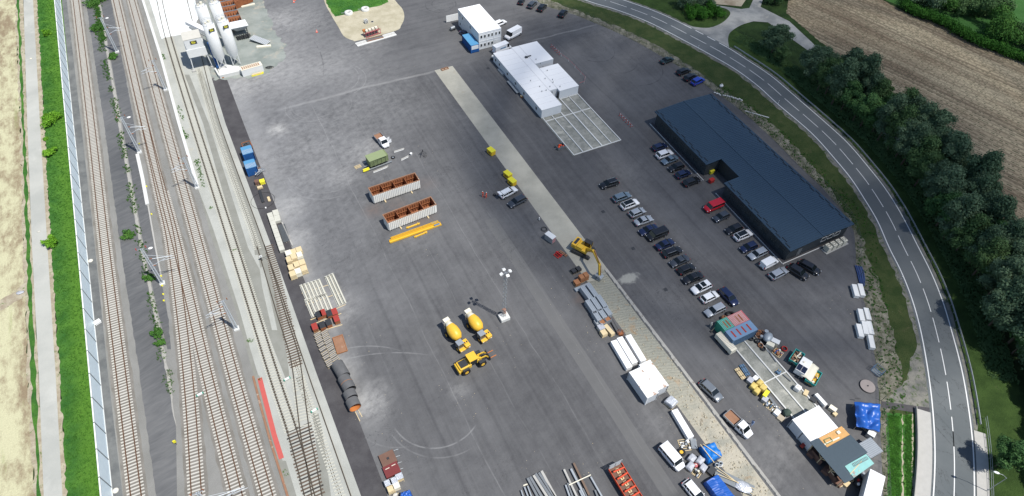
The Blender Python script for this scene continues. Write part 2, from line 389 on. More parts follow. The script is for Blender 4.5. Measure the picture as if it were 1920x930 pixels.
col = m.mixc(col, m.scale(col, .5), ridge*.8*(m.noise(.5,detail=3).ss(.3,.6)*.6+.4))
pl = (ph-.5).abs().ss(.16,.06)*m.noise(1.0, vec=m.vec(t*.6, al*1.1), detail=2).ss(.47,.58)
col = m.mixc(col, (.03,.04,.02), pl*.95)
ph3 = (t/21.0+.3).fract(); wheel = ((ph3-.5).abs()-.045).abs().ss(.014,.006)
col = m.mixc(col, (.11,.09,.065), wheel*.6)
m.color(col); m.bump(ridge*.5+m.noise(2.5,detail=4), .12); MATS['row_field'] = m.m
m = Mat('trench_rubble', .95, .15)
x, y, z = m.pos()
wv = ((y*.96+x*.28 + m.noise(.35, detail=3)*1.6)/.62).fract(); rb = (wv-.5).abs().ss(.08,.42)
n = m.noise(.35, detail=6, rough=.7); down = y.ss(45, 22)
col = m.mixc((.235,.235,.195), (.335,.33,.275), rb*.25+n*.75)
col = m.mixc(col, (.33,.24,.15), m.noise(.5, detail=5, dist=.5).ss(.56,.68)*y.ss(62,54)*.8)
col = m.mixc(col, (.47,.43,.34), down*m.noise(.3,detail=5).ss(.3,.6)*.9)
col = m.mixc(col, (.17,.13,.09), m.noise(.9,detail=5).ss(.62,.75)*.7)
col = m.scale(col, m.noise(4,detail=4,rough=.7)*.45+.78)
m.color(col); m.bump(rb*.25*(1-down)+m.noise(1.2,detail=6,rough=.75)*1.3, .2); MATS['trench_rubble'] = m.m
basic('pale_stone', (.40,.36,.27), .95, var=.25, world=True, sc=2)
basic('road_paint', (.72,.72,.70), .7, var=.1, world=True, grime=(.3,.3,.3), g0=.6, g1=.85, sc=.8)
basic('concrete', (.42,.41,.38), .85, var=.12, bump=.01, world=True)
basic('white_concrete', (.62,.62,.59), .85, var=.08, world=True)
basic('kerb_concrete', (.34,.33,.30), .9, var=.2, sc=2, world=True, grime=(.16,.14,.11))
basic('weed', (.06,.14,.025), .9, var=.4, world=True, sc=2)
# ================================================================ flat sheets
def W(pts, z=0): return [G(u, v, 0) for u, v in pts]
def cat(pts, n=6):
    out = []
    for i in range(len(pts)-1):
        p0 = pts[max(i-1,0)]; p1 = pts[i]; p2 = pts[i+1]; p3 = pts[min(i+2, len(pts)-1)]
        for k in range(n):
            t = k/n; out.append(0.5*((2*p1)+(p2-p0)*t+(2*p0-5*p1+4*p2-p3)*t*t+(3*p1-p0-3*p2+p3)*t**3))
    out.append(pts[-1]); return out
def rough(pts, step=1.0, amp=.3, closed=False):
    out = []; L = pts+[pts[0]] if closed else pts
    for a, b in zip(L[:-1], L[1:]):
        n = max(1, int((b-a).length/step)); d = (b-a); nn = Vector((-d.y, d.x, 0)).normalized() if d.length > 0 else Vector((0,0,0))
        for k in range(n): out.append(a+d*(k/n)+nn*random.uniform(-amp, amp))
    if not closed: out.append(L[-1])
    return out
def ext(pts, d=60):   # carry a line on past both of its ends
    a = (pts[0]-pts[1]).normalized()*d; b = (pts[-1]-pts[-2]).normalized()*d
    return [pts[0]+a]+pts+[pts[-1]+b]
def sheet(name, pts, z, mat, kind='structure', thick=0):
    from mathutils.geometry import tessellate_polygon
    P_ = []
    for p in pts:
        if not P_ or (Vector((p.x,p.y,z))-P_[-1]).length > .02: P_.append(Vector((p.x,p.y,z)))
    tr = tessellate_polygon([P_]); fs = []
    for t in tr:
        a_, b_, c_ = (P_[i] for i in t)
        n_ = (b_-a_).cross(c_-a_).z
        if abs(n_) > 1e-9: fs.append(tuple(t) if n_ > 0 else tuple(t)[::-1])
    me = bpy.data.meshes.new(name); me.from_pydata(P_, [], fs); me.materials.append(MT(mat)); me.update()
    o = bpy.data.objects.new(name, me); COL.objects.link(o)
    if kind: o['kind'] = kind
    return o
def band(name, left, right, z, mat, kind='structure', d=60):
    return sheet(name, ext(left, d)+ext(right, d)[::-1], z, mat, kind)
VS = (0, 232, 464, 698, 930)
def L5(*xs): return [G(x, v) for x, v in zip(xs, VS)]
def resample2(line, step):
    out = [line[0]]; acc = 0
    for a, b in zip(line[:-1], line[1:]):
        L = (b-a).length; t = step-acc
        while t <= L: out.append(a+(b-a)*(t/L)); t += step
        acc = (acc+L) % step
    return out
def shift2(line, d):
    out = []
    for i, p in enumerate(line):
        t = (line[min(i+1,len(line)-1)]-line[max(i-1,0)]).normalized(); out.append(p+Vector((-t.y,t.x,0))*d)
    return out
# base ground to the horizon
mb = MB(); S_ = 3500
mb.add([(-S_,-S_,-.04),(S_,-S_,-.04),(S_,S_,-.04),(-S_,S_,-.04)], [(0,1,2,3)]); o = mb.build('ground', 'deep_grass'); o['kind'] = 'structure'
def off(line, d): return [Vector((p.x+d, p.y, 0)) for p in line]
fieldR = L5(29,39,46,54,66); vergeR = L5(36,46,56,68,76)
pathL = L5(44,51,60,72.5,82); pathR = L5(62,75,89,104,117)
dryR = L5(70,84,97,113,127); wallB = L5(116,138,161,185,210)
darkR = L5(125,152,178,202,230); bal1R = L5(161,195,226,261,293)
sheet('field', [Vector((-300,-80,0))]+rough(ext(fieldR,90)[::-1],1.5,.35)+[Vector((-300,340,0))], 0, 'stubble_field') if False else sheet('field', rough(ext(fieldR,90),1.5,.35)+[Vector((-400,ext(fieldR,90)[-1].y,0)),Vector((-400,ext(fieldR,90)[0].y,0))], -.02, 'stubble_field')
sheet('verge', rough(ext(off(fieldR,-.2)),1.2,.3)+rough(ext(pathL),2,.12)[::-1], -.012, 'dirt_edge')
sheet('field_margin_grass', rough(ext(off(fieldR,.3)),1.8,.22)+rough(ext(vergeR),1.8,.22)[::-1], -.005, 'lush_grass')
A = [G(0,563),G(30,545),G(52,525),G(66,535),G(40,560),G(0,583)]
sheet('farm_lane', rough(A,1.0,.2,True), -.008, 'dirt_edge')
band('path', pathL, pathR, 0.0, 'path_gravel')
sheet('dry_edge', ext(off(pathR,-.1))+rough(ext(dryR),.8,.25)[::-1], -.006, 'dirt_edge')
sheet('grass_bank', rough(ext(off(dryR,-.1)),.8,.25)+ext(wallB)[::-1], .003, 'lush_grass')
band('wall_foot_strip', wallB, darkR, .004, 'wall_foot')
sheet('rail_bed', rough(ext(off(darkR,-.1)),1,.12)+ext(L5(397-4,460,552,640,727))[::-1], 0.0, 'ballast')
gutL = L5(182,221,262,311,340); gutR = L5(188,229,270,320,338)
sheet('drainage_slope', rough(ext(bal1R,50),.9,.10)+ext([G(182,0),G(221,232),G(262,464),G(311,698),G(330,800),G(332,930)],50)[::-1], .012, 'slope_film')
sheet('drainage_slope', [p for p in ext([G(188,0),G(229,232),G(270,464),G(295,580),G(314,655)],40)[:-1]]+rough([G(320,655),G(316,600),G(290,464),G(258,282),G(252,232),G(208,0),ext([G(208,0),G(252,232)],40)[0]],.9,.10), .012, 'slope_film')
sheet('gutter', rough(ext([G(183,0),G(222,232),G(262.5,464),G(311,698),G(328,790)],50)[:-1],1,.12)+rough(ext([G(187,0),G(227,232),G(268.5,464),G(317,698),G(331,800)],50)[:-1],1,.12)[::-1], .022, 'kerb_concrete')
# brown-stained ballast under the running lines
for px_ in (((142.3,0),(171,232),(197.5,464),(227,698),(255.5,930)),((217.6,0),(271,232),(300,360),(323,464),(352,696),(369,930)),((300,360),(332.5,464),(387.3,696),(445,930)),((247,0),(310,232),(374,464),(436,696),(502,930))):
    l_ = ext(cat([G(*p) for p in px_],6),40) if px_[0][1] == 0 else cat([G(*p) for p in px_],6)+[G(452,960)]
    z_ = .006 if px_[0][1] == 0 and px_[2][0] != 300 else (.0075 if px_[0][1] == 0 else .009)
    tr_ = resample2(l_, 2.0)
    sheet('stained_ballast', rough(shift2(tr_,-1.75),2,.12)+rough(shift2(tr_,1.75),2,.12)[::-1], z_, 'ballast_rusty')
# pale works side
edge = [G(266,0),G(336,232),G(371,353),G(409,464),G(441,560),G(480,690),G(505,770),G(545,930)]
asphL = [G(397,147),G(423,232),G(510,464),G(592,696),G(677,930)]
sheet('gravel_bed', ext(edge,50)+ext([G(357,0)]+asphL,50)[::-1], .012, 'light_gravel')
sheet('bare_strip', [G(372,355),G(400,430),G(450,585),G(482,700),G(487,706),G(530,864),G(536,864),G(556,930),G(560,950),G(546,950),G(540,930),G(478,712),G(440,575),G(395,440)], .024, 'fleece')
sheet('protective_fleece', [G(346,140),G(381,232),G(448,464),G(500,620),G(536,711),G(543,711),G(541,690),G(530,600),G(520,619),G(510,619),G(492,540),G(487,505),G(484,500),G(465,464),G(392,232),G(355,140)][::-1], .024, 'fleece')
sheet('protective_fleece', [G(370,140),G(402,232),G(475,442),G(478,478),G(484,478),G(488,502),G(494,500),G(520,619),G(530,600),G(520,560),G(500,480),G(497,464),G(411.5,232),G(379,132)], .026, 'fleece')
sheet('protective_fleece', [G(586,775),G(597,775),G(605,810),G(622,940),G(605,940),G(590,810)], .024, 'fleece')
sheet('fleece_cover', [G(270,-40),G(280,0),G(303,73),G(345,64),G(356,62),G(372,35),G(366,0),G(350,-40)], .05, 'pale_dust')
# plant apron, yard, strips
fence = cat([G(920,-60),G(1000,-5),G(1020,10),G(1070,25),G(1120,45),G(1180,72),G(1240,105),G(1300,142),G(1340,172),G(1385,204),G(1440,252),G(1500,312),G(1560,372),G(1600,432),G(1606,500),G(1618,550),G(1635,640),G(1645,700),G(1650,780),G(1656,930),G(1658,1000)])
seamX = [G(425,147),G(457,232),G(547,464),G(672,786),G(727,930)]
sheet('yard', [G(420,-60)]+fence+[Vector((72,-30,0)),Vector((2.3,20,0))]+[p for p in seamX][::-1]+[G(425,147),G(400,62),G(376,-30)], .008, 'yard_asphalt')
sheet('asphalt_strip', off(asphL,0)+[Vector((-1.7,10,0)),Vector((2.3,10,0))]+[p for p in seamX][::-1], .012, 'asphalt_strip')
sheet('plant_apron', rough([G(374,-30),G(420,-60),G(480,-30),G(498,12),G(515,60),G(536,85),G(532,112),G(505,135),G(470,146),G(400,150),G(385,100)],.7,.55,True), .018, 'plant_apron')
sheet('concrete_strip', [Vector((54,148.2,0)),Vector((53.9,75,0)),Vector((53.9,64,0)),Vector((59.5,66,0)),Vector((59.5,148.2,0))], .02, 'old_slab')
kerbr = [Vector((59.4,y_,0)) for y_ in (66,60,50,40,30,20,10,0)]
sheet('trench_floor', [Vector((53.9,65,0)),Vector((53.9,10,0)),Vector((53.9,-5,0)),Vector((58.5,-5,0)),Vector((58.6,66.5,0)),Vector((57,66,0)),Vector((55.5,64.5,0))], .022, 'trench_rubble')
mb = MB()
for i in range(90):
    y0 = 66-i*.78; jl = random.uniform(-.16,.16)
    mb.hexa([(58.75+jl,y0-.78,.02),(59.45,y0-.78,.02),(59.45,y0,.02),(58.75+jl*.4,y0,.02),(58.85+jl,y0-.78,.24),(59.40,y0-.78,.26),(59.40,y0,.26),(58.85+jl*.4,y0,.24)])
tag(mb.build('kerb_wall', 'kerb_concrete'), 'broken pale concrete edge wall along the right side of the rubble trench', 'kerb wall')
mb = MB(); random.seed(3)
for i in range(420):
    y_ = random.triangular(0, 66, 12); x_ = random.uniform(54.0, 58.6); r = random.uniform(.05,.20)*(1.5 if random.random() < .05 else 1)
    mb.ell((x_,y_,r*.3+.02), (r, r*random.uniform(.6,1), r*.7), 6, 4, 0, .25, random.random()*3)
o = mb.build('rubble', 'pale_stone', smooth=False); o['kind'] = 'stuff'; o['label'] = 'broken concrete rubble scattered over the trench floor'
# sandy island with lawn
isl = cat([G(600,-30),G(609,5),G(622,30),G(634,50),G(645,68),G(662,76),G(672,76),G(741,58),G(752,48),G(758,33),G(755,18),G(745,6),G(735,-8),G(725,-30)],5)
sheet('sand_island', isl, .03, 'island_sand')
sheet('lawn', rough([G(608,-30),G(612,5),G(621,22),G(629,31),G(644,28),G(665,22),G(690,15),G(712,11),G(728,4),G(722,-30)],.6,.15,True), .045, 'lush_grass')
# road side strips
pale_out = cat([G(930,-80),G(1010,-12),G(1030,0),G(1100,27),G(1190,64),G(1260,102),G(1340,158),G(1400,196),G(1450,236),G(1510,296),G(1570,374),G(1612,440),G(1627,480),G(1650,540),G(1667,600),G(1680,650),G(1690,720),G(1668,762),G(1668,800),G(1668,930),G(1668,1000)])
RL = cat([G(1000,-40),G(1097,0),G(1152,17),G(1215,41),G(1285,77),G(1340,107),G(1382,132),G(1422,162),G(1457,194),G(1502,232),G(1530,258),G(1562,294),G(1595,334),G(1620,372),G(1645,414),G(1667,464),G(1690,510),G(1710,561),G(1726,619),G(1740,696),G(1749,770),G(1753,850),G(1750,930),G(1742,1010)])
RR = cat([G(1085,-30),G(1169,0),G(1230,22),G(1282,46),G(1355,84),G(1397,110),G(1445,142),G(1490,180),G(1550,232),G(1590,269),G(1627,312),G(1660,354),G(1690,402),G(1722,464),G(1747,514),G(1767,564),G(1784,620),G(1804,697),G(1818,780),G(1825,850),G(1827,930),G(1826,1010)])
def para(line, d):
    out = []
    for i, p in enumerate(line):
        t = (line[min(i+1,len(line)-1)]-line[max(i-1,0)]).normalized(); out.append(p+Vector((-t.y,t.x,0))*d)
    return out
sheet('roadside_bank', fence[:]+para(RL,-.3)[::-1], .002, 'bank_grass')
sheet('rubble_verge', rough(fence,1.0,.15)+rough(pale_out,.8,.5)[::-1], .012, 'pale_rubble')
sheet('shoulder', rough(para(RL,-1.5),.8,.3)+para(RL,.2)[::-1], .02, 'road_shoulder')
sheet('shoulder', para(RR,-.2)+rough(para(RR,1.1),.8,.2)[::-1], .02, 'road_shoulder')
sheet('road', para(RL,-.55)+para(RR,.45)[::-1], .03, 'road_asphalt')
def ribbon(name, line, wd, z, mat, d=0):
    a = para(line, d-wd/2); b = para(line, d+wd/2); mb = MB(); n = len(a)
    mb.add([(p.x,p.y,z) for p in a]+[(p.x,p.y,z) for p in b], [(i,n+i,n+i+1,i+1) for i in range(n-1)])
    o = mb.build(name, mat); o['kind'] = 'structure'; return o
ribbon('edge_line', RL, .20, .036, 'road_paint')
iD = min(range(len(RR)), key=lambda i: (RR[i]-G(1282,46)).length); iE = min(range(len(RR)), key=lambda i: (RR[i]-G(1360,87)).length)
ribbon('edge_line', RR[:iD+1], .20, .036, 'road_paint'); ribbon('edge_line', RR[iE:], .20, .036, 'road_paint')
def resample(line, step=.25):
    out = [line[0]]; acc = 0
    for a, b in zip(line[:-1], line[1:]):
        L = (b-a).length; t = step-acc
        while t <= L: out.append(a+(b-a)*(t/L)); t += step
        acc = (acc+L) % step
    return out
def dashes(line, start, on, period, wd, stop=None):
    S = resample(line, .25); i0 = min(range(len(S)), key=lambda i: (S[i]-start).length); n_on = int(on/.25); n_p = int(period/.25)
    i = i0 % n_p
    while i+n_on < len(S):
        if stop is None or stop(S[i], S[i+n_on]): ribbon('centre_line', S[i:i+n_on+1], wd, .036, 'road_paint')
        i += n_p
# middle line halfway between the edge lines
RLs, RRs = resample(RL,.5), resample(RR,.5); CL = []
for p in RLs:
    q = min(RRs, key=lambda r: (r-p).length); CL.append((p+q)/2)
CL = [CL[i] for i in range(0, len(CL), 4)]
yS = G(1786,788).y
dashes(CL, G(1295.7,65.7), 6.0, 7.6, .15, lambda a, b: a.y > yS-1)
ribbon('centre_line', [p for p in CL if p.y < G(1785,792).y], .15, .036, 'road_paint')
dashes(RR[iD:iE+1], RR[iD], 3.0, 4.6, .25)
# right of the road
sheet('roadside_grass', para(RR,1.0)[20:]+rough(para(RR,9.5)[20:],1.5,.6)[::-1], .004, 'verge_grass')
sheet('junction', cat([G(1282,44),G(1300,50),G(1330,52),G(1355,42),G(1369,27),G(1364,18),G(1346,12),G(1315,4),G(1290,-4),G(1280,-12)],4)+[G(1300,-12),G(1313,5),G(1345,10),G(1390,17),G(1405,15),G(1412,0),G(1420,-20),G(1440,-20),G(1430,0),G(1426,13),G(1440,20),G(1480,40),G(1523,80),G(1545,105),G(1580,140),G(1640,195),G(1700,265),G(1790,370),G(1850,440),G(1925,520),G(1960,570),G(1935,580),G(1890,505),G(1820,425),G(1760,360),G(1670,265),G(1600,185),G(1552,130),G(1511,92),G(1480,70),G(1440,42)]+cat([G(1413,40),G(1390,47),G(1370,60),G(1365,73),G(1367,88)],4)+[G(1360,88)], .024, 'track_gravel')
sheet('verge', cat([G(1090,-50),G(1169,-2),G(1230,18),G(1284,42),G(1300,50),G(1330,52),G(1355,42),G(1369,27),G(1364,18),G(1340,10),G(1300,0),G(1250,-50)],4), .010, 'verge_grass')
sheet('field_edge', [G(1290,-60),G(1310,0),G(1345,8),G(1390,12),G(1398,0),G(1405,-60)], .010, 'dry_soil')
sheet('hedge_verge', rough([G(1430,-60),G(1428,10),G(1440,20),G(1480,38),G(1523,78),G(1600,130),G(1475,25),G(1480,-60)],1,.3,True), .012, 'deep_grass')
fL = [G(1480,-60),G(1480,0),G(1471,22),G(1523,67),G(1560,98),G(1600,128),G(1700,213),G(1790,310),G(1870,390),G(1920,470),G(1990,580)]
fT = [G(1610,-60),G(1655,0),G(1700,25),G(1760,45),G(1820,80),G(1925,118),G(2000,140)]
sheet('field', rough(fL,1.5,.35)+[Vector((260,10,0))]+rough(fT,1.5,.4)[::-1], -.01, 'row_field')
sheet('meadow', [G(1660,-60),G(1660,0),G(1760,40),G(1925,110),G(2100,150),Vector((500,60,0)),Vector((400,300,0))], -.015, 'meadow')
sheet('gravel_wedge', rough([G(1720,648),G(1708,672),G(1700,712),G(1660,752),G(1653,758),G(1655,766),G(1690,770),G(1744,778),G(1740,740),G(1728,660)],.8,.15,True), .018, 'road_shoulder')
sheet('access_path', [G(1652,752),G(1745,765),G(1746,778),G(1652,764)], .022, 'asphalt_strip')
sheet('green_plot', rough([G(1662,775),G(1726,778),G(1728,1000),G(1666,1000)],.6,.2,True), .016, 'lush_grass')
for xa,xb in ((1690,1692),(1709,1711)):
    sheet('soil_row', rough([G(xa+1,776),G(xb+1,776),G(xb+2,1000),G(xa,1000)],.6,.15,True), .024, 'dirt_edge')
# ================================================================ a passing cloud high above, between the sun and the east side
def cloud():
    m = bpy.data.materials.new('cloud_vapour'); m.use_nodes = True; n = m.node_tree; n.nodes.clear()
    v = n.nodes.new('ShaderNodeVolumeScatter'); v.inputs['Color'].default_value = (.92,.95,1,1); v.inputs['Density'].default_value = CLOUD_D
    a = n.nodes.new('ShaderNodeVolumeAbsorption'); a.inputs['Color'].default_value = (.35,.42,.55,1); a.inputs['Density'].default_value = CLOUD_D*.5
    ad = n.nodes.new('ShaderNodeAddShader'); o = n.nodes.new('ShaderNodeOutputMaterial')
    n.links.new(v.outputs[0], ad.inputs[0]); n.links.new(a.outputs[0], ad.inputs[1]); n.links.new(ad.outputs[0], o.inputs['Volume'])
    h = 520.0; q = h/math.tan(SUN_EL); ox, oy = SX*q, SY*q
    k = 0
    mb = MB()
    for gx, gy, rx, ry, rz in CLOUD_PUFFS:
        mb.ell((gx+ox, gy+oy, h+k*16), (rx, ry, rz), 40, 20, 0, .0); k += 1
    c = mb.build('cloud', m); c['kind'] = 'structure'
CLOUD_D = .021
CLOUD_PUFFS = [(138,68,44,44,16),(140,72,62,60,18),(134,80,84,76,18),(150,62,98,74,16),(124,76,66,62,12)]
cloud()
# ================================================================ object materials
basic('rail_steel', (.13,.07,.042), .55, metal=.2, var=.25, sc=1)
basic('rail_dark', (.10,.08,.06), .5, metal=.3, var=.25, sc=1)
basic('sleeper_white', (.52,.50,.45), .9, var=.12, sc=1.5)
basic('sleeper_pale', (.47,.46,.39), .9, var=.12, sc=1.5)
basic('sleeper_wood', (.115,.085,.065), .9, var=.3, sc=3)
basic('sleeper_black', (.055,.05,.048), .9, var=.3, sc=3)
basic('galv', (.42,.45,.47), .45, .5, .55, var=.12)
basic('galv_light', (.58,.62,.65), .45, .5, .25, var=.1)
basic('galv_dark', (.22,.24,.25), .5, .5, .5, var=.15)
basic('white_paint', (.78,.78,.76), .5, var=.05)
basic('white_steel', (.70,.71,.70), .45, var=.06, grime=(.35,.25,.17), g0=.66, g1=.82, sc=1.4)
basic('roof_white', (.82,.82,.81), .5, var=.03)
basic('wall_white', (.66,.68,.69), .6, var=.04, bump=.004)
basic('seam_grey', (.58,.59,.60), .6)
basic('black_rubber', (.018,.018,.02), .75, var=.2)
basic('dark_metal', (.05,.052,.055), .5, .4, .3, var=.2)
basic('hall_roof', (.047,.082,.118), .42, .45, .35, var=.06, sc=.15)
basic('hall_wall', (.045,.055,.062), .55, .4, .2, var=.08)
basic('glass', (.008,.012,.014), .10, .5)
basic('window_dark', (.03,.04,.045), .15, .6)
basic('sun_yellow', (.72,.46,.03), .5, var=.08)
basic('machine_yellow', (.66,.42,.045), .45, var=.1, grime=(.25,.17,.06), g0=.62, g1=.8)
basic('lemon', (.75,.68,.04), .6, var=.06)
basic('orange', (.48,.17,.05), .55, var=.1)
basic('red_paint', (.45,.035,.03), .5, var=.12)
basic('hivis', (.85,.10,.03), .7, var=.05)
basic('blue_tarp', (.018,.10,.40), .38, .5, var=.10, sc=.8)
basic('container_blue', (.02,.10,.30), .5, var=.08, sc=1)
basic('light_blue', (.09,.27,.46), .5, var=.08)
basic('steel_blue', (.11,.19,.29), .55, var=.10, grime=(.16,.11,.10), g0=.62, g1=.75)
basic('rust', (.30,.115,.05), .85, var=.3, sc=1.6, grime=(.16,.06,.035), g0=.5, g1=.68)
basic('rust_pale', (.28,.15,.09), .85, var=.25, grime=(.40,.32,.25), g0=.6, g1=.7)
basic('wood_pale', (.62,.50,.30), .85, var=.15, sc=2)
basic('wood_grey', (.38,.33,.25), .9, var=.2, sc=2)
basic('plywood', (.56,.32,.12), .75, var=.18, sc=2, grime=(.35,.15,.04), g0=.6, g1=.75)
basic('cream', (.72,.68,.55), .7, var=.06)
basic('olive', (.17,.21,.10), .75, var=.10)
basic('teal', (.03,.33,.30), .5, var=.1)
basic('teal_pale', (.25,.50,.47), .6, var=.12, grime=(.33,.27,.24), g0=.55, g1=.65)
basic('green_paint', (.05,.30,.20), .55, var=.1)
basic('pink', (.50,.14,.15), .6, var=.12)
basic('foil', (.55,.57,.60), .3, .6, .3, var=.3, sc=3, bump=.05)
basic('shrinkwrap', (.42,.43,.46), .35, .5, var=.3, sc=3, bump=.04)
basic('pipe_black', (.12,.12,.12), .6, .3, var=.3, grime=(.16,.10,.07), g0=.55, g1=.75)
basic('brick_red', (.33,.045,.035), .75, var=.1)
basic('brown_board', (.16,.09,.065), .8, var=.2)
basic('beam_white', (.76,.76,.73), .7, var=.05, grime=(.5,.45,.36), g0=.68, g1=.85)
basic('beam_grey', (.40,.39,.36), .85, var=.15)
basic('steel_beam', (.20,.215,.225), .5, .4, .4, var=.2, sc=1.5)
basic('steel_brown', (.16,.11,.08), .7, var=.2)
basic('dusty_blue', (.045,.08,.2), .5, var=.15)
basic('copper_clay', (.33,.15,.07), .8, var=.3)
basic('skin', (.45,.25,.17), .6, var=.03)
basic('cloth_dark', (.03,.035,.055), .9, var=.2)
basic('cloth_blue', (.20,.28,.45), .9, var=.1)
basic('hair', (.03,.02,.015), .8)
basic('helmet', (.75,.75,.72), .4)
basic('bark', (.11,.085,.06), .95, var=.3, bump=.02)
basic('fence_wire', (.12,.135,.125), .6, .4, .4)
basic('red_mesh', (.48,.10,.085), .8, var=.08, world=True)
basic('noise_panel', (.80,.91,.95), .40, .4, 0, var=.05, world=True)
basic('tarp_cyan', (.02,.20,.42), .4, .5, var=.1)
basic('solar', (.012,.018,.04), .15, .6)
basic('sand_bag', (.55,.53,.47), .9, var=.12)
# ================================================================ railway
def smoothline(px, n=8): return cat([G(u,v) for u,v in px], n)
def arc_positions(line, step):
    S = resample(line, step); out = []
    for i in range(len(S)-1):
        d = S[i+1]-S[i]; out.append((S[i], math.atan2(d.y, d.x)-math.pi/2))
    return out
def sleeper_mesh(L, wd, h, mat, fast=False, cx=0):
    mb = MB(); mb.box(cx-L/2, cx+L/2, -wd/2, wd/2, -.02, h)
    if fast:
        for s in (-1, 1):
            for q in (-.16, .16):
                if abs(s*.75+q-cx) < L/2: mb.box(s*.75+q-.06, s*.75+q+.06, -.10, .10, h-.01, h+.05, 1)
    return mb
def track(label, px, mat='sleeper_white', rail='rail_steel', rails=(1,1), h=.10, L=2.6, fast=False, cx=0, skip=None, d=45, sleepers=True, wd=.23, only=None):
    line = smoothline(px); line = [line[0]+(line[0]-line[3]).normalized()*d]+line+[line[-1]+(line[-1]-line[-4]).normalized()*d]
    root = thing('railway_track', label, 'railway track', (0,0,0), group='railway tracks')
    for s, on in zip((-1, 1), rails):
        if not on: continue
        c = para(line, s*.7535); mb = MB()
        for wid, z0, z1 in ((.17, h, h+.035), (.05, h+.035, h+.13), (.11, h+.13, h+.17)):
            a = para(c, -wid/2); b = para(c, wid/2); n = len(c)
            vs = [(p.x,p.y,z0) for p in a]+[(p.x,p.y,z0) for p in b]+[(p.x,p.y,z1) for p in a]+[(p.x,p.y,z1) for p in b]
            fs = []
            for i in range(n-1): fs += [(2*n+i,3*n+i,3*n+i+1,2*n+i+1),(i,2*n+i,2*n+i+1,i+1),(n+i+1,3*n+i+1,3*n+i,n+i)]
            mb.add(vs, fs)
        mb.build('rail', rail, root)
    if sleepers:
        ps = arc_positions(line, .6)
        if skip: ps = [p for p in ps if not skip(p[0])]
        if only: ps = [p for p in ps if only(p[0])]
        ps.sort(key=lambda p: p[0].y); near = [p for p in ps if p[0].y > 42][:100]; ids = set(id(p) for p in near)
        far = [p for p in ps if id(p) not in ids]
        proto = None
        for p, a in near:
            if proto is None: proto = sleeper_mesh(L, wd, h, mat, fast, cx).build('sleeper', [mat, 'rail_dark'], root); o = proto
            else: o = bpy.data.objects.new('sleeper', proto.data); COL.objects.link(o); o.parent = root
            o.location = (p.x, p.y, 0); o.rotation_euler.z = a
        if far:
            mb = MB(); src = sleeper_mesh(L, wd, h, mat, fast, cx)
            for p, a in far:
                ca, sa = math.cos(a), math.sin(a)
                vs = [(p.x+x*ca-y*sa, p.y+x*sa+y*ca, z) for x,y,z in src.v]; o0 = len(mb.v); mb.v += vs
                mb.f += [tuple(i+o0 for i in f) for f in src.f]; mb.m += src.m; mb.sm += src.sm
            o = mb.build('sleepers', [mat, 'rail_dark'], root); o['kind'] = 'stuff'
    return root
track('brown-railed track with white sleepers nearest the pale blue noise wall', [(142.3,0),(171,232),(197.5,464),(227,698),(255.5,930)])
track('track with white sleepers just right of the weedy gutter, running straight to the bottom edge', [(217.6,0),(271,232),(300,360),(323,464),(352,696),(369,930)], rails=(1,1), h=.104)
track('track with white sleepers crossing out of the gutter track and leading away to the right', [(217.6+.2,0),(272,232),(332.5,464),(387.3,696),(445,930)], skip=lambda p: p.y > G(300,360).y)
track('track with white sleepers beside the pale concrete edging', [(247,0),(310,232),(374,464),(436,696),(502,930)])
T4px = [(299,0),(316,72),(365,232),(438.6,464),(511,696),(548.5,810),(581,930)]
y803 = G(560,806).y; y925 = G(560,945).y
track('dark-railed track with dusty pale sleepers on the light gravel', T4px, 'sleeper_pale', 'rail_dark', fast=True, h=.07, skip=lambda p: p.y < y803 or p.y > G(305,72).y)
T5c = [(x-o_, v) for x, v, o_ in ((381,120,5.2),(412.5,232,6.2),(498,464,8.2),(577.5,696,10),(607,780,10.6),(660,930,11.8))]
ya, yb = G(500,462).y, G(560,672).y
track('dark-railed siding track whose right rail follows the edge of the black asphalt strip', T5c, 'sleeper_pale', 'rail_dark', rails=(0,1), fast=True, h=.07, L=1.5, cx=.72, skip=lambda p: (yb < p.y < ya) or p.y > G(385,125).y)
T6c = [(489.8,464),(507,520),(528,590),(549,655),(557.7,698),(571.7,808),(582,860),(594.5,930)]
track('short dark-railed track branching off the siding through brown wooden sleepers', T6c, 'sleeper_pale', 'rail_dark', h=.07, d=.5, wd=.2, only=lambda p: G(560,702).y > p.y > y803 and random.random() < .8, L=2.3)
def timber(label, L0, L1, R0, R1, mats):
    root = thing('switch_timbers', label, 'sleepers', (0,0,0), group='wooden switch sleepers')
    a0, a1, b0, b1 = G(*L0), G(*L1), G(*R0), G(*R1); n = int((a0-a1).length/.58)
    for i in range(min(n+1,100)):
        t = i/n; a = a0.lerp(a1, t); b = b0.lerp(b1, t); y_ = a.y
        MB().box(a.x+random.uniform(-.12,.12), b.x+random.uniform(-.12,.12), y_-.14, y_+.14, .03, .066).build('sleeper', random.choice(mats), root)
timber('row of brown wooden sleepers where the siding branches, narrow at the top', (496,464), (543.5,690), (511,458), (569,683), ['sleeper_wood'])
timber('row of black wooden sleepers under the crossing rails near the bottom', (536,812), (570,940), (587,801), (611,930), ['sleeper_black','sleeper_wood'])
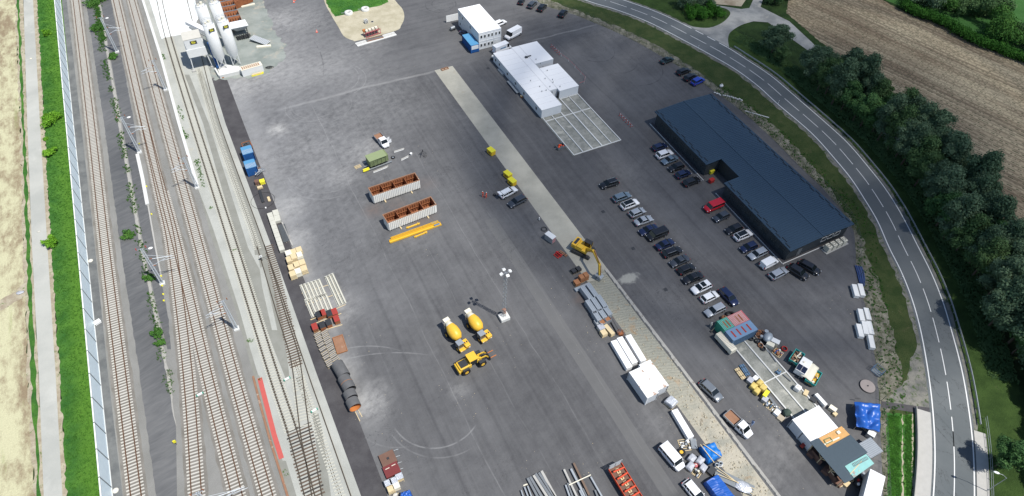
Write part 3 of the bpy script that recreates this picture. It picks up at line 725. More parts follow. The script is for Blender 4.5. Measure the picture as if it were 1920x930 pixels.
# noise wall
root = thing('noise_wall', 'long pale blue noise wall with dark posts beside the grass bank', 'noise wall')
x0 = sum(p.x for p in L5(116,138,161,185,210))/5-.05; HW = 4.4
yp = G(188.8,724).y; y = yp-5.05*8; ys = []
while y < 300: ys.append(y); y += 5.05
for y in ys:
    MB().box(x0-.11, x0+.11, y-.09, y+.09, 0, HW+.06).build('post', 'galv_dark', root)
    MB().box(x0-.05, x0+.05, y+.09, y+4.96, .22, HW-.08).build('panel', 'noise_panel', root)
MB().box(x0-.15, x0+.15, ys[0], ys[-1], .004, .22).build('plinth', 'white_concrete', root)
MB().box(x0-.10, x0+.10, ys[0], ys[-1], HW-.08, HW+.03).build('cap', 'white_paint', root)
# catenary masts
def mast(u, v, h, side, label, lamp=False, L=3.6, top_red=False):
    g = G(u, v); root = thing('catenary_mast', label, 'catenary mast', (g.x,g.y,0), group='catenary masts')
    mb = MB(); w0, w1 = .30, .20
    for sx in (-1,1):
        for sy in (-1,1): mb.bar((sx*w0/1.2,sy*w0/1.6,.3),(sx*w1/1.4,sy*w1/1.6,h), .12, .12)
    n = 16
    for i in range(n):
        z0, z1 = .4+(h-.6)*i/n, .4+(h-.6)*(i+1)/n; s = 1 if i % 2 else -1
        for sy in (-1,1): mb.bar((s*w0/1.3,sy*.12,z0),(-s*w0/1.3,sy*.12,z1), .035, .035)
        for sx in (-1,1): mb.bar((sx*.18,s*.14,z0),(sx*.18,-s*.14,z1), .035, .035)
    mb.build('pole', 'galv_light', root)
    MB().box(-.5,.5,-.5,.5,0,.35).build('footing', 'white_concrete', root)
    S = side
    mb = MB(); mb.tube([(0,0,7.6),(S*L,0,6.7)], .055); mb.tube([(0,0,5.6),(S*L*.85,0,6.85)], .05); mb.tube([(0,0,8.9),(S*L*.8,0,6.9)], .03)
    mb.tube([(S*L*.45,0,6.3),(S*L*1.05,0,6.0)], .04); mb.tube([(S*L*.8,0,6.9),(S*L*1.0,0,5.9)], .03)
    mb.build('cantilever_arm', 'galv_light', root)
    mb = MB()
    for z in (5.6, 7.6): mb.cyl((S*.25,0,z+.02),(S*.75,0,z-.05), .09, n=8)
    mb.build('insulator', 'rust', root)
    if lamp:
        mb = MB(); mb.bar((0,0,h-.6),(1.2,0,h-.4), .06,.06); mb.ell((1.45,0,h-.45),(.45,.28,.14),12,6,1); mb.build('floodlight', ['galv','white_paint'], root)
    mb = MB(); mb.bar((-.9,0,h),(.9,0,h), .09,.09)
    for s in (-1,1): mb.cyl((s*.85,0,h),(s*.85,0,h+.5), .08, n=8, m=1)
    mb.build('cross_arm', ['galv','red_paint' if top_red else 'rust'], root)
    return root
mast(220,98,10.6,1,'lattice mast with a white floodlight by the gutter near the top edge',True)
mast(262,286,10.5,1,'lattice mast with a white floodlight by the gutter, middle of three',True)
mast(305,532,10.7,1,'lattice mast with white floodlight and red crossarm tips by the gutter',True,4.2,True)
mast(311,169,9.0,-1,'mast beside the concrete edging, its arm over the white-sleepered track',False)
mast(370,352,9.0,-1,'mast on a pale footing where the concrete edging ends',False,3.4)
mast(444,617,9.0,-1,'mast between the track and the bare strip, nearest the pallet stacks',False)
mast(414,972,10.8,1,'large lattice mast rising from the bottom edge with a double arm',False,5.5)
# edging wall, troughs, cables
def strip3(name, px, wd, z0, z1, mat, label, cat, d0=0):
    l = [G(u,v) for u,v in px]; a = para(l,-wd/2+d0); b = para(l,wd/2+d0); mb = MB(); n = len(l)
    vs = [(p.x,p.y,z0) for p in a]+[(p.x,p.y,z0) for p in b]+[(p.x,p.y,z1) for p in a]+[(p.x,p.y,z1) for p in b]; fs = []
    for i in range(n-1): fs += [(2*n+i,3*n+i,3*n+i+1,2*n+i+1),(i,2*n+i,2*n+i+1,i+1),(n+i+1,3*n+i+1,3*n+i,n+i)]
    fs += [(0,n,3*n,2*n),(n-1,3*n-1,4*n-1,2*n-1)]
    mb.add(vs, fs); o = mb.build(name, mat); return tag(o, label, cat)
strip3('edging_wall', [(255,-40),(268,0),(300,100),(336,232),(371,350)], .7, 0, .35, 'white_concrete', 'long low white concrete edging between the grey ballast and the pale gravel', 'edging')
strip3('cable_trough', [(258,290),(268,335),(277,384)], .75, 0, .3, 'white_concrete', 'wide pale cable trough beside the dark drainage slope', 'cable trough')
strip3('cable_duct', [(278,385),(285,425),(293,470),(303,520)], .28, 0, .15, 'beam_grey', 'narrow grey cable duct continuing to the third mast', 'cable duct')
strip3('safety_mesh', [(487,709),(500,760),(514,815),(528,860)], .8, .03, .06, 'red_mesh', 'long salmon red barrier mesh strip laid on the ground', 'mesh strip')
strip3('soil_kerb', [(475,706),(490,765),(508,830),(524,880),(541,935),(552,975)], .35, .03, .22, 'rust_pale', 'thin brown kerb line left of the salmon mesh strip', 'kerb')
def small(name, u, v, parts, label, cat, rz=0, group=None, z=0):
    g = G(u,v); root = None
    if len(parts) == 1:
        mb = parts[0][1]; return tag(mb.build(name, parts[0][2], loc=(g.x,g.y,z), rz=rz), label, cat, group)
    root = thing(name, label, cat, (g.x,g.y,z), rz, group)
    for nm, mb, mat in parts: mb.build(nm, mat, root)
    return root
def cabinet(u,v,mat,label,s=.5,h=.5,rz=0):
    small('track_cabinet', u, v, [('case', MB().box(-s*.7,s*.7,-s/2,s/2,.08,h), mat), ('lid', MB().box(-s*.76,s*.76,-s*.56,s*.56,h,h+.06), mat), ('foot', MB().box(-s*.5,s*.5,-s*.3,s*.3,0,.08), 'dark_metal')], label, 'track cabinet', rz)
cabinet(184,606,'white_paint','white box on the dark strip beside the noise wall',.8,.5,.4)
for (u,v,l) in ((376,741,'white marker box between the two left tracks near the bottom'),(539,712,'white marker box at the tip of the grey fleece'),(590,771,'white marker box above the small grey fleece wedge')):
    small('marker_post', u, v, [('board', MB().box(-.42,.42,-.16,.16,.2,.5), 'white_paint'), ('end_cap', MB().box(-.62,-.42,-.15,.15,.18,.48).box(.42,.62,-.15,.15,.18,.48), 'green_paint'), ('foot', MB().box(-.1,.1,-.1,.1,0,.2), 'dark_metal')], l, 'marker', .15, 'white marker boxes at the points')
for (u,v,l) in ((262,271,'yellow point motor beside the second mast'),(275.5,351,'yellow cable marker right of the pale trough'),(285,403,'yellow cable marker below the end of the pale trough'),(303,519,'yellow marker just above the third mast footing'),(305,537,'yellow marker just below the third mast footing'),(307,553,'yellow marker in the ballast, third below the mast'),(308,565,'yellow marker in the ballast, last below the mast')):
    small('cable_marker', u, v, [('cap', MB().cyl((0,0,.25),(0,0,.42),.2,.14,10), 'lemon'), ('stub', MB().cyl((0,0,0),(0,0,.25),.12,.12,8), 'cream')], l, 'cable marker', 0, 'yellow cable markers')
small('track_signal', 331, 833, [('post', MB().cyl((0,0,0),(0,0,1.1),.05,.05,6), 'dark_metal'), ('lamp', MB().box(-.22,.22,-.1,.1,.7,1.0), 'lemon'), ('lamp', MB().box(-.22,.22,-.1,.1,1.05,1.35), 'lemon')], 'small signal with two bright yellow panels beside the gutter end', 'signal')
for (u,v,l) in ((170,489,'round manhole cover on the strip left of the ballast, upper one'),(217,920,'round manhole cover at the foot of the noise wall near the bottom edge')):
    small('manhole_cover', u, v, [('rim', MB().cyl((0,0,0),(0,0,.06),.48,.48,20), 'concrete'), ('lid', MB().cyl((0,0,.06),(0,0,.08),.38,.38,20), 'cream')], l, 'manhole')
small('cover_stone', 58, 110, [('stone', MB().ell((0,0,.06),(.35,.25,.1),8,5,0,.1), 'cream')], 'small pale stone on the grey farm path near the top', 'stone')
small('cover_stone', 73, 434, [('stone', MB().ell((0,0,.05),(.4,.25,.08),8,5,0,.1), 'sand_bag')], 'small pale stone on the grey farm path half way down', 'stone')
small('plastic_sheet', 38, 549, [('sheet', MB().ell((0,0,.1),(.7,.45,.14),10,6,0,.2), 'shrinkwrap')], 'crumpled grey plastic sheet at the field corner', 'plastic sheet')
small('railway_worker_stand', 492, 489, [('pole', MB().cyl((0,0,0),(0,0,1.6),.06,.06,6), 'dark_metal'), ('sign', MB().box(-.3,.3,-.04,.04,1.1,1.7), 'white_paint'), ('arm', MB().bar((.2,0,.8),(1.8,0,.9),.05,.05), 'dark_metal')], 'small points lever with a white disc on the fleece bulge', 'points lever')
# ================================================================ vegetation
def leaf_mat(name, c1, c2, c3):
    m = Mat(name, .75, .2); n = m.noise(.55, world=True, detail=4, rough=.6); n2 = m.noise(5, world=True, detail=2)
    oi = m.nt.nodes.new('ShaderNodeObjectInfo'); r = E(m.nt, oi.outputs['Random'])
    col = m.mixc(c1, c2, (n*1.2+n2*.5-.35+r*.3-.15).ss(.2,.85)); col = m.mixc(col, c3, (n2*.7+n*.5).ss(.62,.82)*.6)
    m.color(col)
    t = m.nt.nodes.new('ShaderNodeBsdfTranslucent'); m.nt.links.new(col, t.inputs[0]); mx = m.nt.nodes.new('ShaderNodeMixShader'); mx.inputs[0].default_value = .22
    out = m.nt.nodes['Material Output']; m.nt.links.new(m.b.outputs[0], mx.inputs[1]); m.nt.links.new(t.outputs[0], mx.inputs[2]); m.nt.links.new(mx.outputs[0], out.inputs[0])
    MATS[name] = m.m
leaf_mat('leaf_grey', (.075,.135,.07), (.15,.225,.125), (.22,.29,.18))
leaf_mat('leaf_dark', (.055,.115,.04), (.115,.195,.07), (.16,.25,.10))
leaf_mat('leaf_green', (.04,.12,.02), (.09,.22,.04), (.16,.30,.06))
leaf_mat('leaf_mid', (.045,.115,.04), (.095,.20,.06), (.14,.26,.08))
leaf_mat('leaf_bright', (.12,.30,.02), (.22,.46,.04), (.32,.55,.08))
leaf_mat('leaf_hedge', (.03,.11,.012), (.06,.19,.02), (.10,.27,.04))
rng = np.random.default_rng(5)
def leaves(lobes, n, size, name, mat, parent, flat=.35):
    # lobes: (x,y,z, rx,ry,rz); leaf clumps crowd the outer shell of each lobe
    wts = np.array([l[3]*l[4] for l in lobes]); wts = wts/wts.sum(); idx = rng.choice(len(lobes), n, p=wts); L = np.array(lobes)[idx]
    d = rng.normal(size=(n,3)); d /= np.linalg.norm(d,axis=1)[:,None]; d[:,2] = np.where(d[:,2] < -.35, -d[:,2], d[:,2])
    rr = rng.uniform(.20,1.0,n)**.5*rng.choice([1,1,1,1.12,1.28],n); c = L[:,:3]+d*L[:,3:]*rr[:,None]
    nrm = d+rng.normal(scale=.55,size=(n,3)); nrm /= np.linalg.norm(nrm,axis=1)[:,None]
    t = np.cross(nrm, rng.normal(size=(n,3))); t /= np.linalg.norm(t,axis=1)[:,None]; b = np.cross(nrm, t)
    s = size*rng.uniform(.5,1.3,n)[:,None]; q = rng.uniform(.5,1,n)[:,None]
    V = np.stack([c-t*s, c-b*s*q, c+t*s, c+b*s*q],1).reshape(-1,3)
    me = bpy.data.meshes.new(name); me.vertices.add(4*n); me.vertices.foreach_set('co', V.ravel().astype(np.float32))
    me.loops.add(4*n); me.loops.foreach_set('vertex_index', np.arange(4*n, dtype=np.int32)); me.polygons.add(n)
    me.polygons.foreach_set('loop_start', np.arange(0,4*n,4, dtype=np.int32)); me.update(calc_edges=True); me.materials.append(MT(mat))
    o = bpy.data.objects.new(name, me); COL.objects.link(o); o.parent = parent; return o
def make_tree(h, r, n, mat, label, group, size=.26, lob=9, trunk=True, name='tree', cat='tree', zc=.55):
    root = thing(name, label, cat, (0,0,0), 0, group)
    lobes = []
    for i in range(lob*2):
        a = random.uniform(0,6.28); k = random.uniform(.10,.78); z = h*random.uniform(zc-.25,.9)*(1.06-.25*k)
        q = r*random.uniform(.20,.38)*(1.2-.4*(z/h)); lobes.append((r*k*math.cos(a), r*k*math.sin(a), z, q, q, q*random.uniform(.7,1.05)))
    lobes.append((0,0,h*.88,r*.35,r*.35,h*.12)); lobes.append((0,0,h*.6,r*.6,r*.6,h*.25))
    leaves(lobes, n, size, 'crown', mat, root)
    mb = MB(); mb.cyl((0,0,-.1),(0,0,h*.35),.035*h*.5,.028*h*.5,8); mb.cyl((0,0,h*.35),(.1,.1,h*.8),.028*h*.5,.05,7)
    for l in lobes[:lob]: 
        z0 = h*random.uniform(.25,.5); mb.cyl((0,0,z0),(l[0],l[1],l[2]),.10,.03,5)
    if trunk: mb.build('trunk', 'bark', root)
    return root
random.seed(21)
TREES = [make_tree(12.5,5.2,15000,'leaf_grey','x','x',.21,11), make_tree(11,4.6,13000,'leaf_dark','x','x',.20,10), make_tree(13.5,5.0,15000,'leaf_grey','x','x',.21,13),
         make_tree(10,4.4,12000,'leaf_mid','x','x',.20,10), make_tree(12,4.8,14000,'leaf_dark','x','x',.20,11)]
used = [False]*5
def plant_tree(k, x, y, rz, sc, label, group):
    if not used[k]:
        used[k] = True; t = TREES[k]; t.location = (x,y,0); t.rotation_euler.z = rz; t.scale = sc; t['label'] = label; t['group'] = group; return t
    return dup(TREES[k], (x,y,0), rz, label, group, sc)
# the belt: a ragged double row following the road, behind the guard rail
belt = [p for p in resample(para(RR, 8.3), 3.4) if p.y < G(1500,140).y+2 and p.y > -14]
KIND = ['grey-green willow', 'dark green tree', 'tall grey-green willow', 'mid green tree', 'dark rounded tree']
nb = 0
BELTL = ['broad grey-green willow in the dense belt between the road and the field','dark green tree with a small crown in the dense belt beyond the road','tall grey-green willow with many lobes in the belt beyond the road','mid green tree with a brighter crown in the belt beyond the road','dark rounded tree in the dense belt beyond the road']
BELTG = ['broad willows in the belt','small dark trees in the belt','tall willows in the belt','mid green trees in the belt','dark rounded trees in the belt']
far_side = {}
for i, p in enumerate(belt):
    t = (belt[min(i+1,len(belt)-1)]-belt[max(i-1,0)]).normalized(); nn = Vector((-t.y,t.x,0))
    offs = [random.uniform(-.8,1.0)]
    f = i/len(belt)
    if f > .04: offs.append(random.uniform(5.2,6.8))
    if f > .62: offs.append(random.uniform(11,13.5))
    if f > .78: offs.append(random.uniform(17,20))
    if f > .66: offs = [o_+min(1,(f-.66)/.12)*6.5 for o_ in offs]
    for j, o_ in enumerate(offs):
        q = p+nn*o_+Vector((random.uniform(-1,1),random.uniform(-1,1),0)); k = random.choice([0,0,2,2,1,4,3] if f < .75 else [0,2,3,3,1])
        s = random.uniform(.82,1.12)*(.8 if f < .08 else 1)
        plant_tree(k, q.x, q.y, random.uniform(0,6.28), (s*random.uniform(.92,1.08),)*2+(s*random.uniform(.9,1.1),), BELTL[k], BELTG[k]); nb += 1
g = G(1866,874); plant_tree(3, g.x, g.y, 1, (.75,.75,.8), 'single fresh green tree beside the lower road, next to the lamp', None)
g = G(1446,100); plant_tree(0, g.x, g.y, 1, (.95,.95,.72), 'lone grey-green willow on the grass island by the junction', None)
g = G(1462,118); plant_tree(4, g.x, g.y, 2, (.62,.62,.45), 'low dark tree crowding the lone willow by the junction', None)
# bushes
def bush(u, v, r, h, mat, label, n=1600, size=.16, z=0, group=None, sx=1):
    g = G(u,v); root = thing('bush', label, 'bush', (g.x,g.y,z), random.uniform(0,6), group)
    lobes = [(r*sx*random.uniform(-.75,.75), r*random.uniform(-.75,.75), h*random.uniform(.15,.62), r*random.uniform(.22,.42), r*random.uniform(.22,.42), h*random.uniform(.2,.4)) for _ in range(13)]+[(0,0,h*.3,r*.6*sx,r*.6,h*.42)]
    leaves(lobes, n, size, 'foliage', mat, root)
    mb = MB()
    for l in lobes[:6]: mb.cyl((0,0,0),(l[0],l[1],l[2]),.05,.02,5)
    mb.build('stem', 'bark', root); return root
bush(97,228,2.9,2.6,'leaf_bright','big bright green bush between farm path and noise wall',3200)
bush(96,289,1.7,1.6,'leaf_bright','bright green bush just below the big one on the bank',1700)
bush(99,458,1.6,1.8,'leaf_bright','bright green bush half way down the bank',1700)
bush(89,66,1.2,1.8,'leaf_bright','small slim bright bush on the upper bank',900)
bush(87,261,.7,.6,'leaf_bright','tiny bright shrub between the two upper bank bushes',300)
bush(181,6,2.9,1.6,'leaf_green','dark green bush on the gutter at the top edge',2600,sx=1.5)
bush(187,54,2.0,1.7,'leaf_green','dense bush on the gutter beside the first mast',1800)
bush(212,108,1.7,1.2,'leaf_green','round bush at the foot of the first mast',1300)
bush(240,441,1.5,.8,'leaf_green','low sprawling shrub on the dark slope left of the gutter',800)
bush(281,523,1.1,1.0,'leaf_green','shrub in the gutter beside the third mast',700)
bush(298,628,1.1,1.6,'leaf_green','upper bush of the clump at the lower gutter',1100)
bush(301,646,1.0,1.3,'leaf_green','lower bush of the clump at the lower gutter',900)
bush(1297,30,4.0,4.2,'leaf_hedge','round green bush on the traffic island, left one',4200,.2)
bush(1337,28,3.8,4.0,'leaf_hedge','round green bush on the traffic island, right one',4200,.2)
bush(1290,14,4.2,6.5,'leaf_grey','grey-green tall bush behind the round ones on the island',3600,.22)
bush(1328,14,2.6,5.0,'leaf_grey','small grey-green bush between the round island bushes',2000,.2)
bush(1450,5,4.0,5.5,'leaf_dark','dark bush at the corner of the ploughed field',3500,.22)
bush(1468,-4,3.5,5,'leaf_dark','dark bush at the top edge beside the field corner',3000,.22)
for u,v,r,h,mt,l in ((1716,2,8,8,'leaf_grey','broad grey-green tree crown at the field top behind the hedge'),(1752,8,7,8,'leaf_green','rounded pale green tree behind the hedge at the top'),(1872,70,8,9,'leaf_green','large round green tree at the right end of the hedge'),(1848,28,6,9,'leaf_dark','slim dark tree behind the large round one'),(1925,85,6,7,'leaf_dark','dark tree cut by the right edge at the hedge'),(1800,20,6,6,'leaf_dark','dark tree behind the middle of the hedge'),(1690,-12,6,7,'leaf_dark','dark tree at the top edge left of the pale ones')):
    bush(u,v,r,h,mt,l,9000,.26)
# hedge along the far field edge
hp = resample([G(1690,20),G(1760,48),G(1820,82),G(1925,120),G(1990,142)], 2.2)
root = thing('hedge', 'long bright green leafy hedge along the far edge of the ploughed field', 'hedge')
leaves([(p.x+random.uniform(-.6,.6)+1.2,p.y,random.uniform(1.0,1.7),2.1,2.1,1.5) for p in hp], 26000, .2, 'foliage', 'leaf_hedge', root)
mb = MB()
for p in hp: mb.cyl((p.x+1.2,p.y,0),(p.x+1.2,p.y,1.6),.06,.03,5)
mb.build('stem', 'bark', root)
# weeds and ground cover
def weeds(name, spots, h, mat, label):
    mb = MB()
    for x, y in spots:
        for _ in range(4):
            a = random.uniform(0,3.14); l = random.uniform(.5,1.1)*h; dx, dy = math.cos(a)*l*.6, math.sin(a)*l*.6; ox, oy = random.uniform(-.2,.2), random.uniform(-.2,.2)
            mb.add([(x+ox-dx,y+oy-dy,.02),(x+ox+dx*.3,y+oy+dy*.3,.02),(x+ox+dx,y+oy+dy,l),(x+ox-dx*.3+.1,y+oy-dy*.3,l*.9)], [(0,1,2,3)])
    o = mb.build(name, mat); o['kind'] = 'stuff'; o['label'] = label; return o
random.seed(11)
gl = resample([G(184,60),G(224,232),G(265,464),G(300,640),G(314,698),G(320,740)], .35); sp = []
for p in gl:
    if math.sin(p.y*.35)+math.sin(p.y*.9+1) > -.6:
        for _ in range(2): sp.append((p.x+random.gauss(-.1,.45), p.y+random.uniform(-.2,.2)))
gl2 = resample([G(178,-5),G(186,40),G(194,78)], .25)
for p in gl2:
    for _ in range(5): sp.append((p.x+random.gauss(0,.5), p.y))
weeds('weeds', sp, .32, 'leaf_green', 'green weeds growing along the pale drainage gutter')
sp = []
for a, b, n in (((340,240),(352,262),40),((368,300),(382,352),60),((303,100),(308,112),16),((468,635),(469,642),8),((395,388),(396,392),4),((332,195),(346,230),20),((488,710),(489,712),3),((534,882),(535,892),4),((440,468),(441,470),3)):
    A, B = G(*a), G(*b)
    for _ in range(n): q = A.lerp(B, random.random()); sp.append((q.x+random.gauss(0,.25), q.y))
weeds('weeds', sp, .25, 'leaf_green', 'scattered weeds along the pale concrete edging')
sp = []
for _ in range(1500):
    i = random.randrange(len(fence)-2); p = fence[i].lerp(fence[i+1], random.random()); t = (fence[i+1]-fence[i]).normalized(); q = p+Vector((-t.y,t.x,0))*0+Vector((t.y,-t.x,0))*-random.uniform(.2,5)
    q2 = p+Vector((-t.y,t.x,0))*random.uniform(.3,4.5)
    if G(1340,170).y > q2.y: sp.append((q2.x,q2.y))
weeds('weeds', sp, .28, 'leaf_green', 'sparse weeds on the pale strip outside the yard fence')
def tufts(name, poly_px, n, h, mat, label, wpoly=None):
    P_ = wpoly or [G(u,v) for u,v in poly_px]; xs = [p.x for p in P_]; ys_ = [p.y for p in P_]; sp = []
    def ins(x,y):
        c = False; j = len(P_)-1
        for i in range(len(P_)):
            if (P_[i].y > y) != (P_[j].y > y) and x < (P_[j].x-P_[i].x)*(y-P_[i].y)/(P_[j].y-P_[i].y)+P_[i].x: c = not c
            j = i
        return c
    while len(sp) < n:
        x, y = random.uniform(min(xs),max(xs)), random.uniform(min(ys_),max(ys_))
        if ins(x,y): sp.append((x,y))
    return weeds(name, sp, h, mat, label)
tufts('grass', None, 6000, .13, 'leaf_hedge', 'short green grass on the bank beside the noise wall', off(dryR,.2)+off(wallB,-.3)[::-1])
tufts('grass', [(612,0),(622,22),(629,30),(644,27),(690,14),(728,3),(724,-8),(612,-8)], 900, .12, 'leaf_hedge', 'short green grass on the lawn of the sandy island')
tufts('grass', [(1664,780),(1686,780),(1688,930),(1668,930)], 900, .18, 'leaf_hedge', 'green grass in the left row of the plot by the road')
tufts('grass', [(1697,780),(1708,780),(1710,930),(1699,930)], 500, .18, 'leaf_hedge', 'green grass in the middle row of the plot by the road')
tufts('undergrowth', None, 6000, .35, 'leaf_dark', 'dark undergrowth beneath the tree belt', para(RR,4.5)[24:-24]+para(RR,10)[24:-24][::-1])
# ================================================================ buildings
m = Mat('found_slab', .8, .2); col = m.mixc((.20,.205,.18), (.31,.31,.275), m.noise(.5, detail=6, rough=.7).ss(.35,.65)); col = m.mixc(col, (.44,.43,.37), m.noise(.35, detail=3).ss(.6,.72)*.8); m.color(m.scale(col, m.noise(8,detail=3)*.5+.75)); MATS['found_slab'] = m.m
# dark hall
def H(a, b, z): return (94.75+a*18.5/18.5+1.5*b/51.7, 50.9+b, z)
def hb(mb, a0,a1,b0,b1,z0,z1,m=0): return mb.hexa([H(a0,b0,z0),H(a1,b0,z0),H(a1,b1,z0),H(a0,b1,z0),H(a0,b0,z1),H(a1,b0,z1),H(a1,b1,z1),H(a0,b1,z1)], m)
hall = thing('office_hall', 'long dark hall with a blue-grey standing seam roof and a notched front', 'building')
mb = MB(); zt = 3.85
n0, n1 = 22.73, 29.5
for (a0,a1,b0,b1) in ((.6,.85,.6,n0-.3),(.6,.85,n1+.3,51.1),(17.65,17.9,.6,51.1),(.85,17.65,.6,.85),(.85,17.65,50.85,51.1),(4.9,5.1,n0-.3,n1+.3),(.85,4.9,n0-.5,n0-.3),(.85,4.9,n1+.3,n1+.5)): hb(mb,a0,a1,b0,b1,0,zt)
mb.build('wall', 'hall_wall', hall)
mb = MB(); R0, R1, RZ = 4.05, 4.5, 9.25
def slab(a0,a1,b0,b1,z0,z1):   # one roof pitch, thickness .14
    p = [H(a0,b0,z0),H(a1,b0,z1),H(a1,b1,z1),H(a0,b1,z0)]
    mb.hexa([(x,y,z-.16) for x,y,z in p]+p)
def zr(a): return R0+(R1-R0)*(a/RZ if a <= RZ else (18.5-a)/RZ)
slab(0,RZ,0,n0,zr(0),zr(RZ)); slab(0,RZ,n1,51.7,zr(0),zr(RZ)); slab(4.4,RZ,n0,n1,zr(4.4),zr(RZ)); slab(RZ,18.5,0,51.7,zr(RZ),zr(18.5))
roof = mb.build('roof', 'hall_roof', hall)
mb = MB(); b = .35
while b < 51.5:
    a0 = 4.45 if n0 < b < n1 else .04
    for (s0,s1) in ((a0,RZ-.1),(RZ+.1,18.46)):
        x0,y0,_ = H(s0,b,0); x1,y1,_ = H(s1,b,0); mb.bar((x0,y0,zr(s0)+.022),(x1,y1,zr(s1)+.022), .035, .05)
    b += .56
o = mb.build('standing_seam', 'hall_roof', roof); o['kind'] = 'stuff'
mb = MB(); hb(mb, RZ-.18,RZ+.18,0,51.7,R1+.01,R1+.07); mb.build('ridge_cap', 'hall_roof', roof)
mb = MB(); random.seed(4)
for side in (0,1):
    b = .8; k = 0
    while b < 50.5:
        if not (side == 0 and n0-1.4 < b < n1):
            for r_ in (0,1):
                a = (.55+.45*r_+ (k%2)*.0) if side == 0 else (17.95-.45*r_)
                if (k+r_) % 2 == 0: hb(mb, a-.04,a+.04,b,b+1.5,zr(a)+.05,zr(a)+.13)
        b += 1.55; k += 1
mb.build('snow_guard', 'dark_metal', roof)
# openings
def win(parent, x0,y0,x1,y1,z0,z1, off_, frame='galv', pane='window_dark'):
    d = Vector((x1-x0,y1-y0,0)); nrm = Vector((d.y,-d.x,0)).normalized()*off_
    a = Vector((x0,y0,0))+nrm*.02; b_ = Vector((x1,y1,0))+nrm*.02; fr = MB(); t = .07
    for (p,q) in (((a,z0),(b_,z0)),((a,z1),(b_,z1)),((a,z0),(a,z1)),((b_,z0),(b_,z1))):
        fr.bar((p[0].x,p[0].y,p[1]),(q[0].x,q[0].y,q[1]), t, t)
    f = fr.build('window', frame, parent); c = (a+b_)/2-nrm*.01; pm = MB(); pm.bx((c.x,c.y,(z0+z1)/2), (d.length-.06,.03,z1-z0-.06), math.atan2(d.y,d.x)); pm.build('pane', pane, f)
b = 1.6
while b < 50:
    if not (n0-2.5 < b < n1+.2):
        p, q = H(.6,b+1.6,0), H(.6,b,0); win(hall, p[0],p[1],q[0],q[1],1.0,2.5,1.0,'hall_wall')
    b += 2.85
for a in (10.2,12.2,14.2): 
    p, q = H(a,.6,0), H(a+1.5,.6,0); win(hall, p[0],p[1],q[0],q[1],1.5,2.7,1.0,'white_paint')
p = H(3.6,.6,0); mb = MB(); mb.box(p[0],p[0]+1.1,p[1]-.06,p[1]-.005,.05,2.2); d_ = mb.build('door', 'galv_dark', hall); MB().box(p[0]+.9,p[0]+.98,p[1]-.12,p[1]-.06,1.0,1.1).build('handle','galv',d_)
mb = MB(); hb(mb,-.2,.58,.3,n0+.5,.0,.10); hb(mb,-.2,.58,n1-.5,52,.0,.10); hb(mb,.58,17.9,.30,.58,0,.10); mb.build('plinth', 'asphalt_strip', hall)
mb = MB(); hb(mb,-.45,-.3,-.1,n0+1,.0,.14); hb(mb,-.45,-.3,n1-1,52,.0,.14); hb(mb,-.45,12.2,.0,.16,0,.14); mb.build('kerb', 'white_concrete', hall)
# heat pumps on a slab
g = G(1565,465); sl_ = tag(MB().box(-3.4,3.4,-.9,.8,0,.16).build('equipment_slab','concrete',loc=(g.x+.2,g.y+.3,0),rz=.03), 'pale slab under the four heat pumps at the hall end', 'slab')
for i in range(4):
    r_ = thing('heat_pump', ('leftmost','second','third','rightmost')[i]+' of four white heat pumps in a row at the hall end', 'heat pump', (g.x-2.3+i*1.5, g.y+.35, .162), 0, 'heat pumps')
    MB().box(-.5,.5,-.75,.55,.12,1.5).build('case', 'cream', r_); MB().torus((0,-.1,1.52),.34,.04,16,6).build('fan_guard','dark_metal',r_); MB().box(-.40,.40,-.50,.30,0,.12).build('foot','dark_metal',r_)
    MB().tube([(.5,.3,.2),(.5,.3,.6),(.5,-.6,.6)],.04).build('pipe','copper_clay',r_)
for u,v,mt,l in ((1333,325,'lemon','yellow wheeled bin in the hall notch'),(1333,342,'red_paint','red box cart beside the hall notch'),(1362,322,'lemon','small yellow warning stand deep in the hall notch')):
    g = G(u,v); r_ = thing('wheeled_bin', l, 'bin', (g.x,g.y,0), .1); MB().box(-.6,.6,-.4,.4,.15,1.0).build('body', mt, r_); MB().box(-.65,.65,-.45,.45,1.0,1.08).build('lid', mt, r_)
    for s in (-1,1): MB().cyl((s*.45,-.38,.1),(s*.45,-.30,.1),.1,n=10).build('wheel','black_rubber',r_)
# two storey white office
off_b = thing('container_office', 'two-storey white container office with two rows of dark windows', 'building')
X0,X1,Y0,Y1 = 69.75,76.85,152.4,167.3
for z0,z1 in ((.12,2.72),(2.78,5.35)): MB().box(X0,X1,Y0,Y1,z0,z1).build('storey', 'wall_white', off_b)
mb = MB(); mb.box(X0-.04,X1+.04,Y0-.04,Y1+.04,5.352,5.47); rf = mb.build('roof','roof_white',off_b)
mb = MB()
for k in range(1,3): mb.box(X0+k*2.37-.035,X0+k*2.37+.035,Y0,Y1,5.472,5.50)
mb.box(X0,X1,159.7,159.86,5.472,5.52); mb.build('roof_seam','seam_grey',rf)
mb = MB(); 
for k in range(4):
    x = X0+k*2.36; mb.box(x-.05,x+.05,Y0-.05,Y0-.003,.1,5.3)
mb.box(X0,X1,Y0-.06,Y0-.003,2.68,2.82); mb.box(X0-.05,X0-.003,Y0,Y1,2.68,2.82); mb.build('trim','white_steel',off_b)
for z0 in (.95,3.65):
    for k in range(6):
        if z0 < 1 and k > 3: continue
        x = X0+.45+k*1.18+(.0 if k%2 == 0 else -.08); win(off_b, x,Y0,x+.62,Y0,z0,z0+.95,1,'white_paint')
for y,z0 in ((165.5,3.7),(163.6,3.7),(158.0,3.7),(165.5,.9)): win(off_b, X0,y+.7,X0,y,z0,z0+.9,1,'white_paint')
MB().box(X0+5.2,X0+6.1,Y0-.05,Y0-.004,.15,2.2).build('door','white_steel',off_b)
